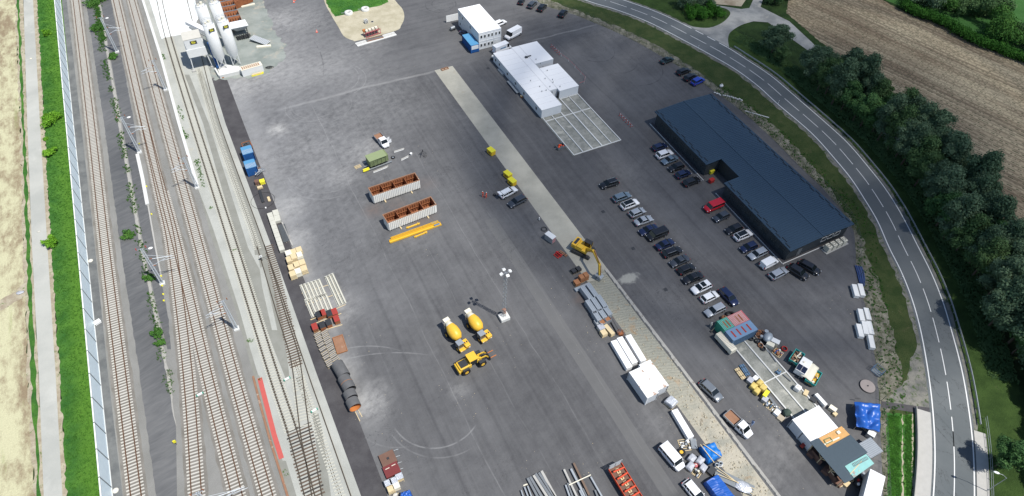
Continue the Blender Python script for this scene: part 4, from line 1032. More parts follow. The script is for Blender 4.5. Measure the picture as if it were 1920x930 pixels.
# blue store container beside it
def container(name,label,x0,x1,y0,y1,h,wall,top,group=None,z0=0,ribs='x',door=None,rz=0,ridge=.05,cat_='container'):
    cx,cy = (x0+x1)/2,(y0+y1)/2; r_ = thing(name,label,cat_,(cx,cy,z0),rz,group); a,b_ = (x1-x0)/2,(y1-y0)/2
    MB().box(-a,a,-b_,b_,.14,h-.06).build('body',wall,r_); MB().box(-a-.03,a+.03,-b_-.03,b_+.03,h-.058,h).build('roof',top,r_)
    mb = MB(); 
    s = -a+.15
    while s < a-.1:
        for q in (-1,1): mb.box(s,s+.12,q*b_-(ridge if q<0 else -.002),q*b_+(ridge if q>0 else -.002),.25,h-.12)
        s += .30
    s = -b_+.15
    while s < b_-.1:
        for q in (-1,1): mb.box(q*a-(ridge if q<0 else -.002),q*a+(ridge if q>0 else -.002),s,s+.12,.25,h-.12)
        s += .30
    mb.build('corrugation',wall,r_)
    mb = MB()
    for i in (-1,1):
        for j in (-1,1): mb.box(i*a-.1*(i>0)-.05,i*a+.1*(i<0)+.05,j*b_-.1*(j>0)-.05,j*b_+.1*(j<0)+.05,0,h+.01)
    mb.build('corner_post',wall,r_); return r_
c = container('store_container','blue container with a light blue roof against the white office wall',66.9,69.4,151.7,158.0,2.6,'container_blue','light_blue')
MB().box(-1.1,1.1,-3.22,-3.17,1.2,2.4).build('door','wall_white',c)
# single storey white complex
cx_ = thing('container_complex', 'large single-storey white container building with an open courtyard notch', 'building')
hC = 2.75; hy0, hy1 = G(1027,124,hC).y, G(1020,115,hC).y; hx0 = 79.4
random.seed(9)
y = 116.5
while y < 145.2: 
    MB().box(71.0,76.9,y+.012,min(y+2.40,145.4),.1,hC-.1).build('module','wall_white',cx_); y += 2.41
for (a,b_,c0,d0) in ((79.4,85.25,121.9,hy0),(79.4,85.25,hy1,145.9)):
    y = c0
    while y < d0-.6: MB().box(a,b_,y+.01,min(y+2.40,d0),.1,hC-.1).build('module','wall_white',cx_); y += 2.41
MB().box(76.92,79.38,123.2,145.9,.1,hC-.12).build('corridor','wall_white',cx_)
mb = MB(); mb.box(70.95,76.95,116.45,145.45,hC-.098,hC); mb.box(76.951,79.349,123.2,145.95,hC-.11,hC-.015); mb.box(79.35,85.3,121.85,hy0+.03,hC-.098,hC); mb.box(79.35,85.3,hy1-.03,145.95,hC-.098,hC); rf = mb.build('roof','roof_white',cx_)
mb = MB()
for i in range(1,12): mb.box(70.97,76.93,116.45+i*2.41-.02,116.45+i*2.41+.02,hC+.001,hC+.025)
for i in range(1,5): mb.box(79.36,85.28,121.85+i*2.41-.02,121.85+i*2.41+.02,hC+.001,hC+.025)
mb.box(76.93,76.98,116.5,145.4,hC+.002,hC+.05); mb.box(79.33,79.37,123,145.8,hC+.002,hC+.05)
mb.build('roof_seam','seam_grey',rf)
mb = MB()
for u,v in ((1012,163),(1016,172),(1024,170),(1031,163),(1013,120),(1018,126),(1026,133),(1036,150),(1022,148),(1005,112),(985,107),(1050,163),(995,152),(1037,155)): 
    g = G(u,v,hC); mb.cyl((g.x,g.y,hC),(g.x,g.y,hC+.35),.10,.10,8)
mb.build('vent_pipe','galv_dark',rf)
g = G(987,108,hC); MB().box(g.x-.4,g.x+.4,g.y-.3,g.y+.3,hC,hC+.3).box(g.x+.7,g.x+1.6,g.y+.1,g.y+.4,hC,hC+.2).build('cable_bundle','dark_metal',rf)
for y in (119,126,131,136,141,143.4): win(cx_, 71.0,y+.8,71.0,y,1.0,1.9,1,'white_paint')
MB().box(76.95,77.9,123.1,123.19,.15,2.2).build('door','galv_dark',cx_); MB().box(79.3,79.392,122.2,122.9,.3,2.1).build('door','dark_metal',cx_)
mb = MB(); mb.box(70.2,70.9,138,141,.0,.5); mb.box(69.9,70.6,128.5,134.5,.45,.6); mb.build('ramp','galv',cx_)
# foundation grid for the next modules
fo = thing('foundation_grid', 'rectangular grid of white strip footings in front of the white container building', 'foundation')
MB().box(71.1,85.3,100.3,122.6,.02,.07).build('bed','found_slab',fo)
bx_ = [G(1076,292).x]+[G(u,v).x for u,v in ((1092.5,285.5),(1110,279),(1127,272.5),(1144,267))]+[85.15]
yk = G(1066,216).y; mb = MB()
for i, x in enumerate(bx_):
    y1 = 116.4 if i < 3 else 121.8
    if i == 5: y1 = 123.4
    wd = .30 if i in (2,3) else .2; mb.box(x-wd/2*1.0,x+wd/2,100.2,y1,.07,.30)
for y,a,b_ in ((100.3,bx_[0],bx_[-1]),(yk,bx_[0],bx_[-1]),(121.7,bx_[3],bx_[-1])):
    xs = bx_
    for i in range(5):
        if xs[i] >= a-.1 and xs[i+1] <= b_+.1: mb.box(xs[i]+.16,xs[i+1]-.16,y-.1,y+.1,.07,.296)
mb.build('footing','white_concrete',fo)
fo2 = thing('foundation_grid', 'pale slab strip with three long kerbs below the green and pink containers', 'foundation')
MB().box(71.0,76.5,20.0,39.2,.02,.08).build('bed','found_slab',fo2); mb = MB()
for x in (71.1,73.85,76.5): mb.box(x-.12,x+.12,19.8,39.3,.02,.28)
mb.box(71.22,73.73,30.3,30.5,.08,.276).box(73.97,76.38,30.3,30.5,.08,.276); mb.build('footing','white_concrete',fo2)
# ================================================================ batching plant
def logo(parent, q, s):   # dark plate with a yellow swoosh, in plane given by matrix q
    mb = MB(); P_ = lambda x,y,z=0: q @ Vector((x*s,y*s,z))
    mb.add([P_(-1,-.6),P_(1,-.6),P_(1,.6),P_(-1,.6)],[(0,1,2,3)],0)
    c = [(-.7,-.28),(-.2,-.38),(.45,-.3),(.62,-.05),(.2,.1),(-.25,.12),(-.35,.28),(.3,.4),(.72,.36),(.7,.5),(.1,.52),(-.6,.38),(-.62,.05),(-.1,-.06),(.25,-.16),(0,-.24),(-.5,-.12)]
    mb.add([P_(x,y,.012) for x,y in c],[tuple(range(len(c)))],1)
    return mb.build('logo_plate',['cloth_dark','lemon'],parent)
def silo(u,v,label,lg=True,front=True):
    g = G(u,v); r_ = thing('cement_silo', label, 'silo', (g.x,g.y,0), 0, 'cement silos'); R = 1.5
    MB().lathe([(0,13.55),(.9,13.5),(R,13.2),(R,3.9),(.35,1.9),(.3,1.6)],28).build('tank','white_steel',r_)
    mb = MB()
    for i in range(4):
        a = math.pi/4+i*math.pi/2; b_ = a+math.pi/2; x,y,x2,y2 = (f*1.35 for f in (math.cos(a),math.sin(a),math.cos(b_),math.sin(b_)))
        mb.bar((x,y,.6),(x,y,4.3),.14,.14); mb.bar((x,y,.8),(x2,y2,3.6),.07,.07); mb.bar((x2,y2,.8),(x,y,3.6),.07,.07)
    mb.build('leg','white_steel',r_)
    mb = MB(); mb.torus((0,0,13.95),1.42,.03,24,5); mb.torus((0,0,14.35),1.42,.03,24,5)
    for i in range(10): a = i*.628; mb.bar((1.42*math.cos(a),1.42*math.sin(a),13.2),(1.42*math.cos(a),1.42*math.sin(a),14.35),.04,.04)
    mb.build('railing','galv',r_)
    MB().cyl((.3,.2,13.4),(.3,.2,14.2),.35,n=14).box(-.8,-.3,-.4,.1,13.4,13.9).build('filter','cream',r_)
    mb = MB()
    for s in (-.2,.2): mb.bar((-R-.12,s,1.2),(-R-.12,s,13.4),.04,.04)
    for k in range(30): mb.bar((-R-.12,-.2,1.4+k*.4),(-R-.12,.2,1.4+k*.4),.03,.03)
    mb.build('ladder','galv_dark',r_)
    if lg:
        q = Matrix.Translation((.35,-R-.03,12.2)) @ Matrix.Rotation(.23,4,'Z') @ Matrix.Rotation(math.pi/2,4,'X'); logo(r_, q, .75)
silo(419,127,'front left white cement silo, its ladder beside the blue screw pipe')
silo(444,120.5,'front right white cement silo beside the grey box container')
silo(405,92,'back left white cement silo, cut by the top edge',False); silo(429,86,'back right white cement silo, beside the rusty bins',False)
g = G(383,131); mx_ = thing('mixing_tower', 'raised white mixing cabin on legs over the rails, with a dark logo plate', 'mixing tower', (g.x,g.y,0))
MB().box(-2.35,2.15,.3,4.6,6.6,9.3).build('cabin','white_steel',mx_); MB().box(-2.55,2.3,.1,4.8,4.2,6.55).build('hopper_casing','white_steel',mx_)
MB().box(-2.4,2.2,.25,4.65,9.3,9.42).build('roof','sand_bag',mx_)
mb = MB()
for x in (-2.3,2.1):
    for y in (.4,4.5): mb.bar((x*.97,y,4.3),(x*1.12,y,0.3),.22,.22)
    mb.bar((x,.4,3.9),(x*1.08,4.5,.6),.1,.1)
mb.build('leg','white_steel',mx_)
mb = MB()
for x in (-2.55,2.4):
    for y in (.4,4.5): mb.box(x-.5,x+.5,y-.5,y+.5,.02,.4)
mb.build('footing','concrete',mx_)
MB().box(-2.2,-.2,5.4,7.4,7.2,9.0).build('dust_filter','white_steel',mx_)
logo(mx_, Matrix.Translation((-.1,.27,8.3)) @ Matrix.Rotation(math.pi/2,4,'X'), .85)
a = G(352,44,8.5)-Vector((g.x,g.y,0)); b_ = G(392,68,6.5)-Vector((g.x,g.y,0))
mb = MB(); mb.bar((a.x,a.y,9.0),(b_.x+1.0,b_.y-.3,7.0),1.5,1.0); mb.build('conveyor_cover','roof_white',mx_)
mb = MB(); mb.bar((a.x,a.y-1.1,7.9),(b_.x+.8,b_.y-1.4,5.9),.3,.3); mb.bar((b_.x,b_.y,6.2),(b_.x,b_.y,.3),.2,.2); mb.build('conveyor_frame','galv',mx_)
a = G(390,80,5)-Vector((g.x,g.y,0)); b_ = G(409,127,.6)-Vector((g.x,g.y,0)); MB().cyl((a.x,a.y,5),(b_.x,b_.y,.6),.38,n=12).build('screw_pipe','container_blue',mx_)
ow = [G(405,133),G(413,147),G(452,138),G(449,130)]
mb = MB(); mb.bar((ow[1].x,ow[1].y,.5),(ow[2].x,ow[2].y,.5),.4,1.0); mb.bar((ow[0].x,ow[0].y,.5),(ow[1].x,ow[1].y+.25,.5),.4,1.0); c_ = (ow[0]+ow[2])/2
mb.prism([(ow[1].x+.2,ow[1].y+.3),(ow[2].x,ow[2].y+.3),(ow[2].x+.3,ow[2].y+3.4),(ow[0].x+.6,ow[0].y+3.4)],.02,.25); tag(mb.build('silo_base','white_concrete'),'low white concrete base wall under the silos','concrete base')
# aggregate bins
bn = thing('aggregate_bins', 'long row of rusty open aggregate bins with pale dividers behind the silos', 'aggregate bins')
xb0, xb1 = G(428,66).x, G(462,62).x; yb = G(445,60).y; mb = MB(); md = MB(); me_ = MB()
for k in range(6):
    y0 = yb+k*3.3
    md.box(xb0,xb1,y0-.08,y0+.08,1.0,3.4); mb.add([(xb0,y0+.08,3.2),(xb1,y0+.08,3.2),(xb1-1.2,y0+.9,1.2),(xb0+1.2,y0+.9,1.2)],[(0,1,2,3)]); mb.add([(xb0+1.2,y0+2.4,1.2),(xb1-1.2,y0+2.4,1.2),(xb1,y0+3.2,3.2),(xb0,y0+3.2,3.2)],[(0,1,2,3)])
    mb.box(xb0+1.2,xb1-1.2,y0+.9,y0+2.4,1.1,1.25)
    for q in range(6): me_.box(xb0+.6+q*.75,xb0+.68+q*.75,y0+2.2,y0+3.1,1.6,3.0)
mb.box(xb1-.1,xb1,yb,yb+20,.3,3.2); mb.build('hopper','rust',bn); md.build('divider','galv',bn); me_.build('rib','rust_pale',bn)
MB().box(xb0,xb0+.12,yb,yb+20,.3,3.45).build('side_wall','white_steel',bn)
a = G(447,60); hp_ = thing('white_hopper','ribbed white hopper at the near end of the rusty bins','hopper',(a.x+.6,a.y-1.6,0))
mb = MB(); mb.add([(-2.2,1.3,3.6),(2.2,1.3,3.6),(2.5,-1.4,3.0),(-2.5,-1.4,3.0),(-1.2,.6,1.5),(1.2,.6,1.5),(1.2,-.6,1.5),(-1.2,-.6,1.5)],[(0,1,2,3),(3,2,6,7),(2,1,5,6),(1,0,4,5),(0,3,7,4),(7,6,5,4)]); mb.build('bowl','white_steel',hp_)
mb = MB()
for k in range(7): x = -2.2+k*.72; mb.bar((x,-1.45,3.02),(x*.5,-.65,1.5),.07,.1)
mb.build('rib','galv',hp_); mb = MB()
for x in (-1.8,1.8):
    for y in (-1.2,1.2): mb.bar((x,y,3.1),(x,y,0),.14,.14)
for y in (-1.8,-2.4,-3.0): mb.bar((-1.8,y,.5),(2.2,y,.6),.12,.2)
for k in range(6): mb.box(-1.6+k*.6,-1.3+k*.6,-3.2,-1.4,.2,random.uniform(.7,1.4))
mb.build('frame','dark_metal',hp_)
a, b_ = G(474,75), G(503,83); cv = thing('feeder_ramp','low ribbed loading ramp lying beside the white hopper','ramp',(0,0,0))
d = (b_-a).normalized(); nn = Vector((-d.y,d.x,0)); mb = MB(); ml = MB()
mb.bar((a.x,a.y,.9),(b_.x,b_.y,.35),2.3,.12)
for k in range(11): 
    c = a.lerp(b_,k/10); z = .98-.55*k/10; ml.bar((c.x-nn.x*1.15,c.y-nn.y*1.15,z),(c.x+nn.x*1.15,c.y+nn.y*1.15,z),.12,.12)
mb.build('deck','galv',cv); ml.build('rib','white_steel',cv); g = G(495,88); MB().bx((g.x,g.y,.2),(4.0,.9,.35),-.25).build('sill_beam','cream',cv)
g0, g1 = G(457,13), G(470,9); cw = thing('corrugated_wall','rusty corrugated retaining wall behind the bins at the top edge','retaining wall'); mb = MB()
for k in range(14): c = G(444+k*2.2, 17-k*1.0); mb.box(c.x,c.x+.22,c.y,c.y+6,0,2.4); mb.box(c.x+.22,c.x+.45,c.y+.1,c.y+5.9,0,2.25)
mb.build('sheet','rust',cw); g = G(465,10); MB().bx((g.x,g.y-.3,.15),(4.2,.7,.3),.05).build('foot_beam','cream',cw)
a, b_ = G(456,145), G(495,134); d = b_-a; bxg = thing('box_container','pale grey box container with a rust-stained roof left of the cable coil','container',((a.x+b_.x)/2,(a.y+b_.y)/2+1.0,0),math.atan2(d.y,d.x))
L = d.length/2; MB().box(-L,L,-1.0,1.0,.05,2.0).build('body','white_steel',bxg); MB().box(-L-.03,L+.03,-1.03,1.03,2.0,2.06).build('roof','cream',bxg)
mb = MB()
for k in range(9): mb.box(-L+.4+k*.55,-L+.7+k*.55,-.7,.7,2.062,2.12)
mb.build('roof_slat','rust_pale',bxg)
g = G(483,140); small('timber_pile',483,140,[('beam',MB().box(-1.6,1.6,-.3,.0,0,.25).box(-1.5,1.7,.02,.3,0,.25),'lemon'),('beam',MB().box(-1.4,1.2,-.2,.2,.26,.5),'wood_pale')],'short pile of yellow timbers against the pale grey container','timber pile',.08)
mb = MB()
for k in range(5): mb.torus((random.uniform(-.3,.3),random.uniform(-.15,.15),.1+k*.07),1.0-.12*k,.05,18,5,sq=.55)
small('cable_coil',505,127,[('coil',mb,'dark_metal')],'loose dark cable coil on the asphalt by the batching plant','cable coil',-.1)
small('hose_coil',418,145,[('coil',MB().torus((0,0,.15),.45,.1,16,6).torus((0,0,.3),.38,.09,16,6),'copper_clay')],'small brown hose coil in front of the silo base','hose coil')
def cone(u,v,l):
    small('traffic_cone',u,v,[('cone',MB().lathe([(.24,.04),(.16,.3),(.06,.72),(0,.73)],14),'hivis'),('stripe',MB().lathe([(.185,.26),(.135,.44)],14),'white_paint'),('base',MB().box(-.28,.28,-.28,.28,0,.04),'hivis')],l,'traffic cone',.3)
cone(551,4,'orange and white cone at the top edge left of the sandy island'); cone(594,60,'orange and white cone alone on the open asphalt'); cone(553,0,'second cone touching the one at the top edge')
# sandy island objects
for u,v,l in ((654,26,'left round concrete shaft ring at the lawn edge'),(685,19,'right round concrete shaft ring at the lawn edge')):
    g = G(u,v); r_ = thing('shaft_ring',l,'shaft ring',(g.x,g.y,.045),0,'concrete shaft rings'); MB().lathe([(1.25,0),(1.25,.65),(.62,.75),(.62,.1)],24).build('ring','white_concrete',r_); MB().cyl((0,0,.05),(0,0,.12),.60,n=18).build('inner_lid','dark_metal',r_); MB().bar((-1.3,.2,.5),(-2.2,.4,.5),.12,.12).build('lever','galv',r_)
small('white_board',687,43,[('board',MB().box(-.5,-.4,-.7,.7,.05,1.1).box(-.1,.0,-.7,.7,.05,1.1).box(.3,.4,-.7,.7,.05,1.1),'white_paint'),('rail',MB().box(-.5,.4,-.05,.05,.5,.6),'galv')],'three white boards standing on the sandy island','board stand',.1,z=.03)
small('manhole_cover',698,41,[('rim',MB().cyl((0,0,0),(0,0,.06),.5,n=18),'concrete'),('lid',MB().cyl((0,0,.06),(0,0,.08),.38,n=18),'dark_metal')],'dark manhole cover on the sandy island','manhole',z=.03)
a,b_ = G(668,84.5),G(741,63); d=b_-a; g=(a+b_)/2; rp = thing('ramp_slab','long pale concrete ramp slab with two steps at the island front','ramp',(g.x,g.y,0),math.atan2(d.y,d.x)); L=d.length/2
MB().box(-L,L,-1.1,.9,.02,.18).build('slab','white_concrete',rp); MB().box(-L,L,-.25,-.15,.18,.24).box(-L,L,.25,.35,.18,.24).build('step','kerb_concrete',rp)
a,b_ = G(685,70),G(712,61); d=b_-a; g=(a+b_)/2; gn = thing('pump_rack','red and white steel rack with pipes and meters on the sandy island','pump rack',(g.x,g.y,.03),math.atan2(d.y,d.x)); L=d.length/2
mb = MB(); 
for y in (-.7,.9):
    for z in (.3,1.6): mb.bar((-L,y,z),(L,y,z),.14,.14)
for k in range(6): x=-L+k*2*L/5; mb.bar((x,-.7,0),(x,-.7,1.6),.1,.1); mb.bar((x,.9,0),(x,.9,1.6),.1,.1)
mb.build('frame','pink',gn); mb = MB()
for k in range(4): mb.box(-L+.5+k*1.05,-L+1.25+k*1.05,.0,.8,1.2,1.9)
mb.build('meter','cream',gn); MB().box(-L,L,-.6,.8,1.3,1.36).build('deck','brown_board',gn); MB().box(-L-.1,-L+.8,.6,1.3,1.4,1.9).build('cabinet','orange',gn)
g=G(703,73); small('grating_bridge',703,74,[('grating',MB().box(-2.6,2.6,-.5,.5,.24,.32),'galv_dark'),('rail',MB().box(-2.6,2.6,-.58,-.5,.24,.5).box(-2.6,2.6,.5,.58,.24,.5),'rust_pale')],'short grating bridge lying across the ramp slab','grating',.05,z=.02)
# road furniture
gr = thing('guard_rail','long steel guard rail along the outer side of the curved road','guard rail')
gl_ = [p for p in resample(para(RR,1.35),.5) if G(1368,92).y > p.y > G(1838,800).y]; mb = MB(); n=len(gl_)
a_ = para(gl_,-.05); b2 = para(gl_,.05)
vs=[(p.x,p.y,.48) for p in a_]+[(p.x,p.y,.48) for p in b2]+[(p.x,p.y,.80) for p in a_]+[(p.x,p.y,.80) for p in b2]; fs=[]
for i in range(n-1): fs += [(2*n+i,3*n+i,3*n+i+1,2*n+i+1),(i,2*n+i,2*n+i+1,i+1),(n+i+1,3*n+i+1,3*n+i,n+i)]
mb.add(vs,fs); mb.build('beam','galv',gr)
for i,p in enumerate(gl_[::4][:100]): MB().box(p.x-.05,p.x+.05,p.y-.06,p.y+.06,0,.5).build('post','galv_dark',gr) if i%1==0 else None
br = [p for p in resample(para(RR,2.4),.5) if G(1838,800).y+1 > p.y]
strip = [p for p in resample(RR,.5) if p.y < G(1823,800).y]
sheet('pavement', para(strip,.35)+para(strip,2.3)[::-1], .09, 'concrete')
pr_ = thing('bridge_railing','grey railing beside the pavement at the lower right road edge','railing'); mb=MB()
for z in (.5,1.0): mb.tube([(p.x,p.y,z) for p in br[::3]],.035)
mb.build('rail','galv',pr_)
for p in br[::4][:60]: MB().box(p.x-.03,p.x+.03,p.y-.03,p.y+.03,0,1.05).build('post','galv_dark',pr_)
sh = [p for p in resample(RL,.5) if p.y < G(1745,776).y]
sheet('pavement', para(sh,-3.0)+para(sh,-.45)[::-1], .05, 'concrete')
mb = MB(); l=para(sh,-3.05)
for p,q in zip(l[:-3:3],l[3::3]): mb.bar((p.x,p.y,.35),(q.x,q.y,.35),.12,.7)
tag(mb.build('parapet','kerb_concrete'),'low concrete parapet along the strip left of the road','parapet')
g=G(1849,921); lp=thing('street_lamp','slim street lamp with a white head at the lower right, its arm towards the road','street lamp',(g.x,g.y,0)); 
MB().cyl((0,0,0),(0,0,5.6),.07,.05,8).build('pole','galv',lp); MB().tube([(0,0,5.6),(-.5,.6,6.1),(-1.0,1.1,6.2)],.04).build('arm','galv',lp); MB().ell((-1.2,1.35,6.2),(.22,.48,.12),12,6,rz=.75).build('lamp_head','white_paint',lp)
for u,v,l in ((1309,91,'white delineator post beside the road left of the hall corner'),(1459,194,'white delineator post beside the road above the hall'),(1688,524,'white delineator post by the road right of the white packs')):
    small('delineator_post',u,v,[('post',MB().box(-.06,.06,-.05,.05,0,1.0),'white_paint'),('band',MB().box(-.065,.065,-.055,.055,.7,.85),'black_rubber')],l,'road post')
# yard fence
fc = thing('yard_fence','thin wire mesh fence on slim posts round the east side of the yard','fence')
fl = [p for p in resample(para(fence,.35),2.5)]; fl=[p for p in fl if p.y<G(1010,5).y]
mb = MB(); k=0
for p,q in zip(fl[:-1],fl[1:]):
    for z in (.1,.6,1.1,1.6,1.95): mb.bar((p.x,p.y,z),(q.x,q.y,z),.018,.018)
    for s in (.2,.4,.6,.8): c=p.lerp(q,s); mb.bar((c.x,c.y,.05),(c.x,c.y,1.95),.012,.012)
mb.build('mesh','fence_wire',fc)
for p in fl[:100]: MB().box(p.x-.035,p.x+.035,p.y-.035,p.y+.035,0,2.05).build('post','fence_wire',fc)
small('sand_bag',1352,163,[('bag',MB().ell((0,0,.4),(.6,.5,.45),10,6,0,.1),'white_paint'),('tie',MB().cyl((0,0,.8),(0,0,1.0),.12,.2,8),'sand_bag')],'round white bulk bag outside the fence above the hall','bulk bag')
mb=MB(); random.seed(8)
for k in range(14): mb.ell((k*.55-3.8+random.uniform(-.2,.2),random.uniform(-.3,.3),.15),(.35,.28,.22),7,5,0,.2)
g=G(1366,182); tag(mb.build('rubble_heap','white_concrete',loc=(g.x,g.y,0),rz=-.85),'low row of pale rubble outside the fence by the hall corner','rubble heap')
g=G(1419,215); tag(MB().box(-3.2,3.2,-.12,.12,0,.2).build('kerb_stone','white_concrete',loc=(g.x,g.y,0),rz=-.9),'row of pale kerbstones lying in the bank behind the hall','kerbstones')
# ================================================================ vehicles
PAINT = {}
def paint(n, c, metal=.0, rough=.30):
    basic('paint_'+n, c, rough, .5, metal, var=.02, coat=.5); return 'paint_'+n
for n,c,mt in (('black',(.012,.013,.016),.1),('navy',(.012,.022,.07),.2),('blue',(.02,.06,.42),.1),('white',(.78,.79,.80),0),('silver',(.40,.43,.46),.35),('bluegrey',(.16,.22,.27),.35),('darkgrey',(.06,.07,.085),.3),('green',(.015,.035,.035),.2),('red',(.50,.008,.02),0),('greymet',(.20,.22,.24),.4)): paint(n,c,mt)
basic('headlight', (.6,.62,.65), .15, .8); basic('taillight', (.35,.01,.01), .25, .6); basic('trim_black', (.02,.02,.022), .5); basic('alloy', (.35,.36,.38), .35, .5, .6)
CARS = {}   # kind -> length, width, height, bonnet length, boot length, belt z, wheelbase
SPEC = {'hatch':(4.1,1.75,1.48,.95,.10,.90),'sedan':(4.6,1.8,1.44,1.15,.85,.90),'estate':(4.7,1.82,1.50,1.12,.12,.92),'suv':(4.6,1.88,1.66,1.05,.14,1.02),'van':(4.95,1.92,1.95,.75,.08,1.12),'bigvan':(5.9,2.02,2.55,.75,.06,1.25),'caddy':(4.4,1.82,1.82,.85,.06,1.05)}
def make_car(kind, pt, label, group=None, roof=None, rails=False, glassback=True, stripe=False, pano=False, sun=False, steel_side=False):
    L,Wd,Hh,bon,boot,belt = SPEC[kind]; r_ = thing({'van':'van','bigvan':'van','caddy':'van','suv':'car'}.get(kind,'car'), label, 'van' if kind in('van','bigvan','caddy') else 'car', (0,0,0), 0, group)
    w = Wd/2; x0, x1 = -L/2, L/2; z0 = .28; vanlike = kind in ('van','bigvan','caddy')
    # lower body: lofted stations with rounded plan and tumblehome
    st = [(x0,.80,.42,belt-.14),(x0+.12,.93,.30,belt-.02),(x0+.5,1,z0,belt),(x0+L*.33,1,z0,belt+.01),(x1-bon-.25,1,z0,belt),(x1-bon*.6,.99,z0,belt-.03),(x1-.30,.93,z0,belt-.12),(x1-.08,.82,.32,belt-.25),(x1,.62,.42,belt-.36)]
    mb = MB(); ring = []
    for (x,k,a,b) in st:
        W_ = w*k; m_ = (a+b)/2; pts = [(-W_*.90,a),(-W_,a+.10),(-W_,m_+.05),(-W_*.97,b-.06),(-W_*.86,b),(0,b+.035),(W_*.86,b),(W_*.97,b-.06),(W_,m_+.05),(W_,a+.10),(W_*.90,a)]
        ring.append([(x,y,z) for y,z in pts])
    vs = [p for r in ring for p in r]; n = 11; fs = []
    for i in range(len(ring)-1):
        for j in range(n-1): fs.append((i*n+j,(i+1)*n+j,(i+1)*n+j+1,i*n+j+1))
    fs += [tuple(range(n))[::-1] if False else tuple(range(n)), tuple(range((len(ring)-1)*n,len(ring)*n))[::-1]]
    mb.add(vs, [f[::-1] for f in fs], 0, True); body = mb.build('body', pt, r_)
    # greenhouse
    xr, xf = x0+boot, x1-bon
    rk = .10 if vanlike else (.42 if kind in('hatch','estate','suv') else .75); fk = .35 if kind == 'bigvan' else (.5 if vanlike else .78)
    zt = Hh; wt = w*(.90 if vanlike else .74); wb = w*.93
    def house(mb, e, zb, zt_, m=0, shr=0):
        t = (zt_-belt)/(zt-belt) if zt > belt else 1
        b4 = [(xr+e,-wb+e,zb),(xf-e,-wb+e,zb),(xf-e,wb-e,zb),(xr+e,wb-e,zb)]
        q = [(xr+rk*t,-(wb+(wt-wb)*t),zt_),(xf-fk*t,-(wb+(wt-wb)*t),zt_),(xf-fk*t,(wb+(wt-wb)*t),zt_),(xr+rk*t,(wb+(wt-wb)*t),zt_)]
        mb.hexa(b4+q, m)
    zr_ = zt-.07
    if kind == 'bigvan' or kind == 'caddy' and glassback is False:
        mb = MB(); mb.hexa([(xr,-wb,belt-.05),(xf-.9,-wb,belt-.05),(xf-.9,wb,belt-.05),(xr,wb,belt-.05),(xr+.06,-wt,zr_),(xf-.95,-wt,zr_),(xf-.95,wt,zr_),(xr+.06,wt,zr_)]); mb.build('cargo_body', pt, r_)
        mb = MB(); mb.hexa([(xf-.9,-wb,belt-.02),(xf,-wb*.96,belt-.02),(xf,wb*.96,belt-.02),(xf-.9,wb,belt-.02),(xf-.9,-wt,zr_-.05),(xf-fk,-wt*.95,zr_-.12),(xf-fk,wt*.95,zr_-.12),(xf-.9,wt,zr_-.05)]); mb.build('cab_glass','glass',r_)
    else:
        mb = MB(); house(mb, .02, belt-.02, zr_); mb.build('window','glass',r_, bevel=.03)
        mb = MB()   # pillars over the glass
        def P3(x,y,t,o=.012): z = belt+(zr_-belt)*t; yy = wb+(wt-wb)*t*(zr_-belt)/(zt-belt); return (x, (yy+o)*y, z)
        xt0, xt1 = xr+rk*.95, xf-fk*.95
        for s in (-1,1):
            mb.bar(P3(xf-.03,s,0),P3(xt1,s,1),.05,.05); mb.bar(P3(xr+.05,s,0),P3(xt0+.03,s,1),.10 if kind!='sedan' else .09,.06)
            mb.bar(P3((xf+xr)/2-.1,s,0),P3((xt0+xt1)/2,s,1),.06,.05)
            if kind in('estate','van','suv','caddy'): mb.bar(P3(xr+.95,s,0),P3(xr+.95,s,1),.07,.05)
        mb.build('pillar', pt, r_)
    xt0, xt1 = xr+rk, xf-fk; mb = MB(); rr = .10
    def rp(e,z): return [(xt0+e,-wt+e,z),(xt1-e,-wt+e*.8,z),(xt1-e,wt-e*.8,z),(xt0+e,wt-e,z)]
    mb.hexa(rp(-.03,zr_-.02)+rp(-.01,zt-.03)); mb.hexa(rp(-.01,zt-.03)+rp(.12,zt+.01))
    rf = mb.build('roof', roof or pt, r_)
    if kind == 'bigvan':
        mb = MB()
        for k in range(6): mb.box(xt0+.4+k*.6,xt0+.46+k*.6,-wt*.8,wt*.8,zt+.011,zt+.03)
        mb.build('roof_rib',pt,rf)
    if pano or sun:
        mb = MB(); a,b_ = (xt0+.05,xt1-.02) if pano else (xt0+(xt1-xt0)*.45,xt1-.2); mb.box(a,b_,-wt+.10,wt-.10,zt+.012,zt+.022); mb.build('sunroof','glass',rf)
    if rails:
        for s in (-1,1): MB().bar((xt0+.1,s*(wt-.05),zt+.05),(xt1-.1,s*(wt-.05),zt+.05),.04,.05).build('roof_rail','galv',rf)
    wr = .33 if kind != 'bigvan' else .36; wx = (x0+.80,x1-.85)
    for x in wx:
        for s in (-1,1):
            wh = MB().cyl((x,s*(w-.20),wr),(x,s*(w+.012),wr),wr,n=16).build('wheel','black_rubber',r_); MB().cyl((x,s*(w+.012),wr),(x,s*(w+.024),wr),wr*.64,n=12).build('rim','alloy',wh)
            MB().cyl((x,s*(w-.12),wr+.02),(x,s*(w+.006),wr+.02),wr+.06,n=16).build('wheel_arch','trim_black',r_)
    for s in (-1,1):
        MB().bx((x1-.15,s*w*.66,belt-.32),(.22,.36,.13),s*-.35).build('headlight','headlight',r_)
        MB().bx((x0+.05,s*w*.76,belt-.18),(.12,.26,.2 if not vanlike else .45),s*.2).build('taillight','taillight',r_)
        MB().bx((xf-.25,s*(w+.07),belt+.06),(.14,.16,.12)).build('mirror',pt,r_)
    MB().box(x1-.03,x1+.02,-w*.45,w*.45,.42,.58).box(x0-.02,x0+.03,-.26,.26,.5,.62).build('bumper_trim','trim_black',r_)
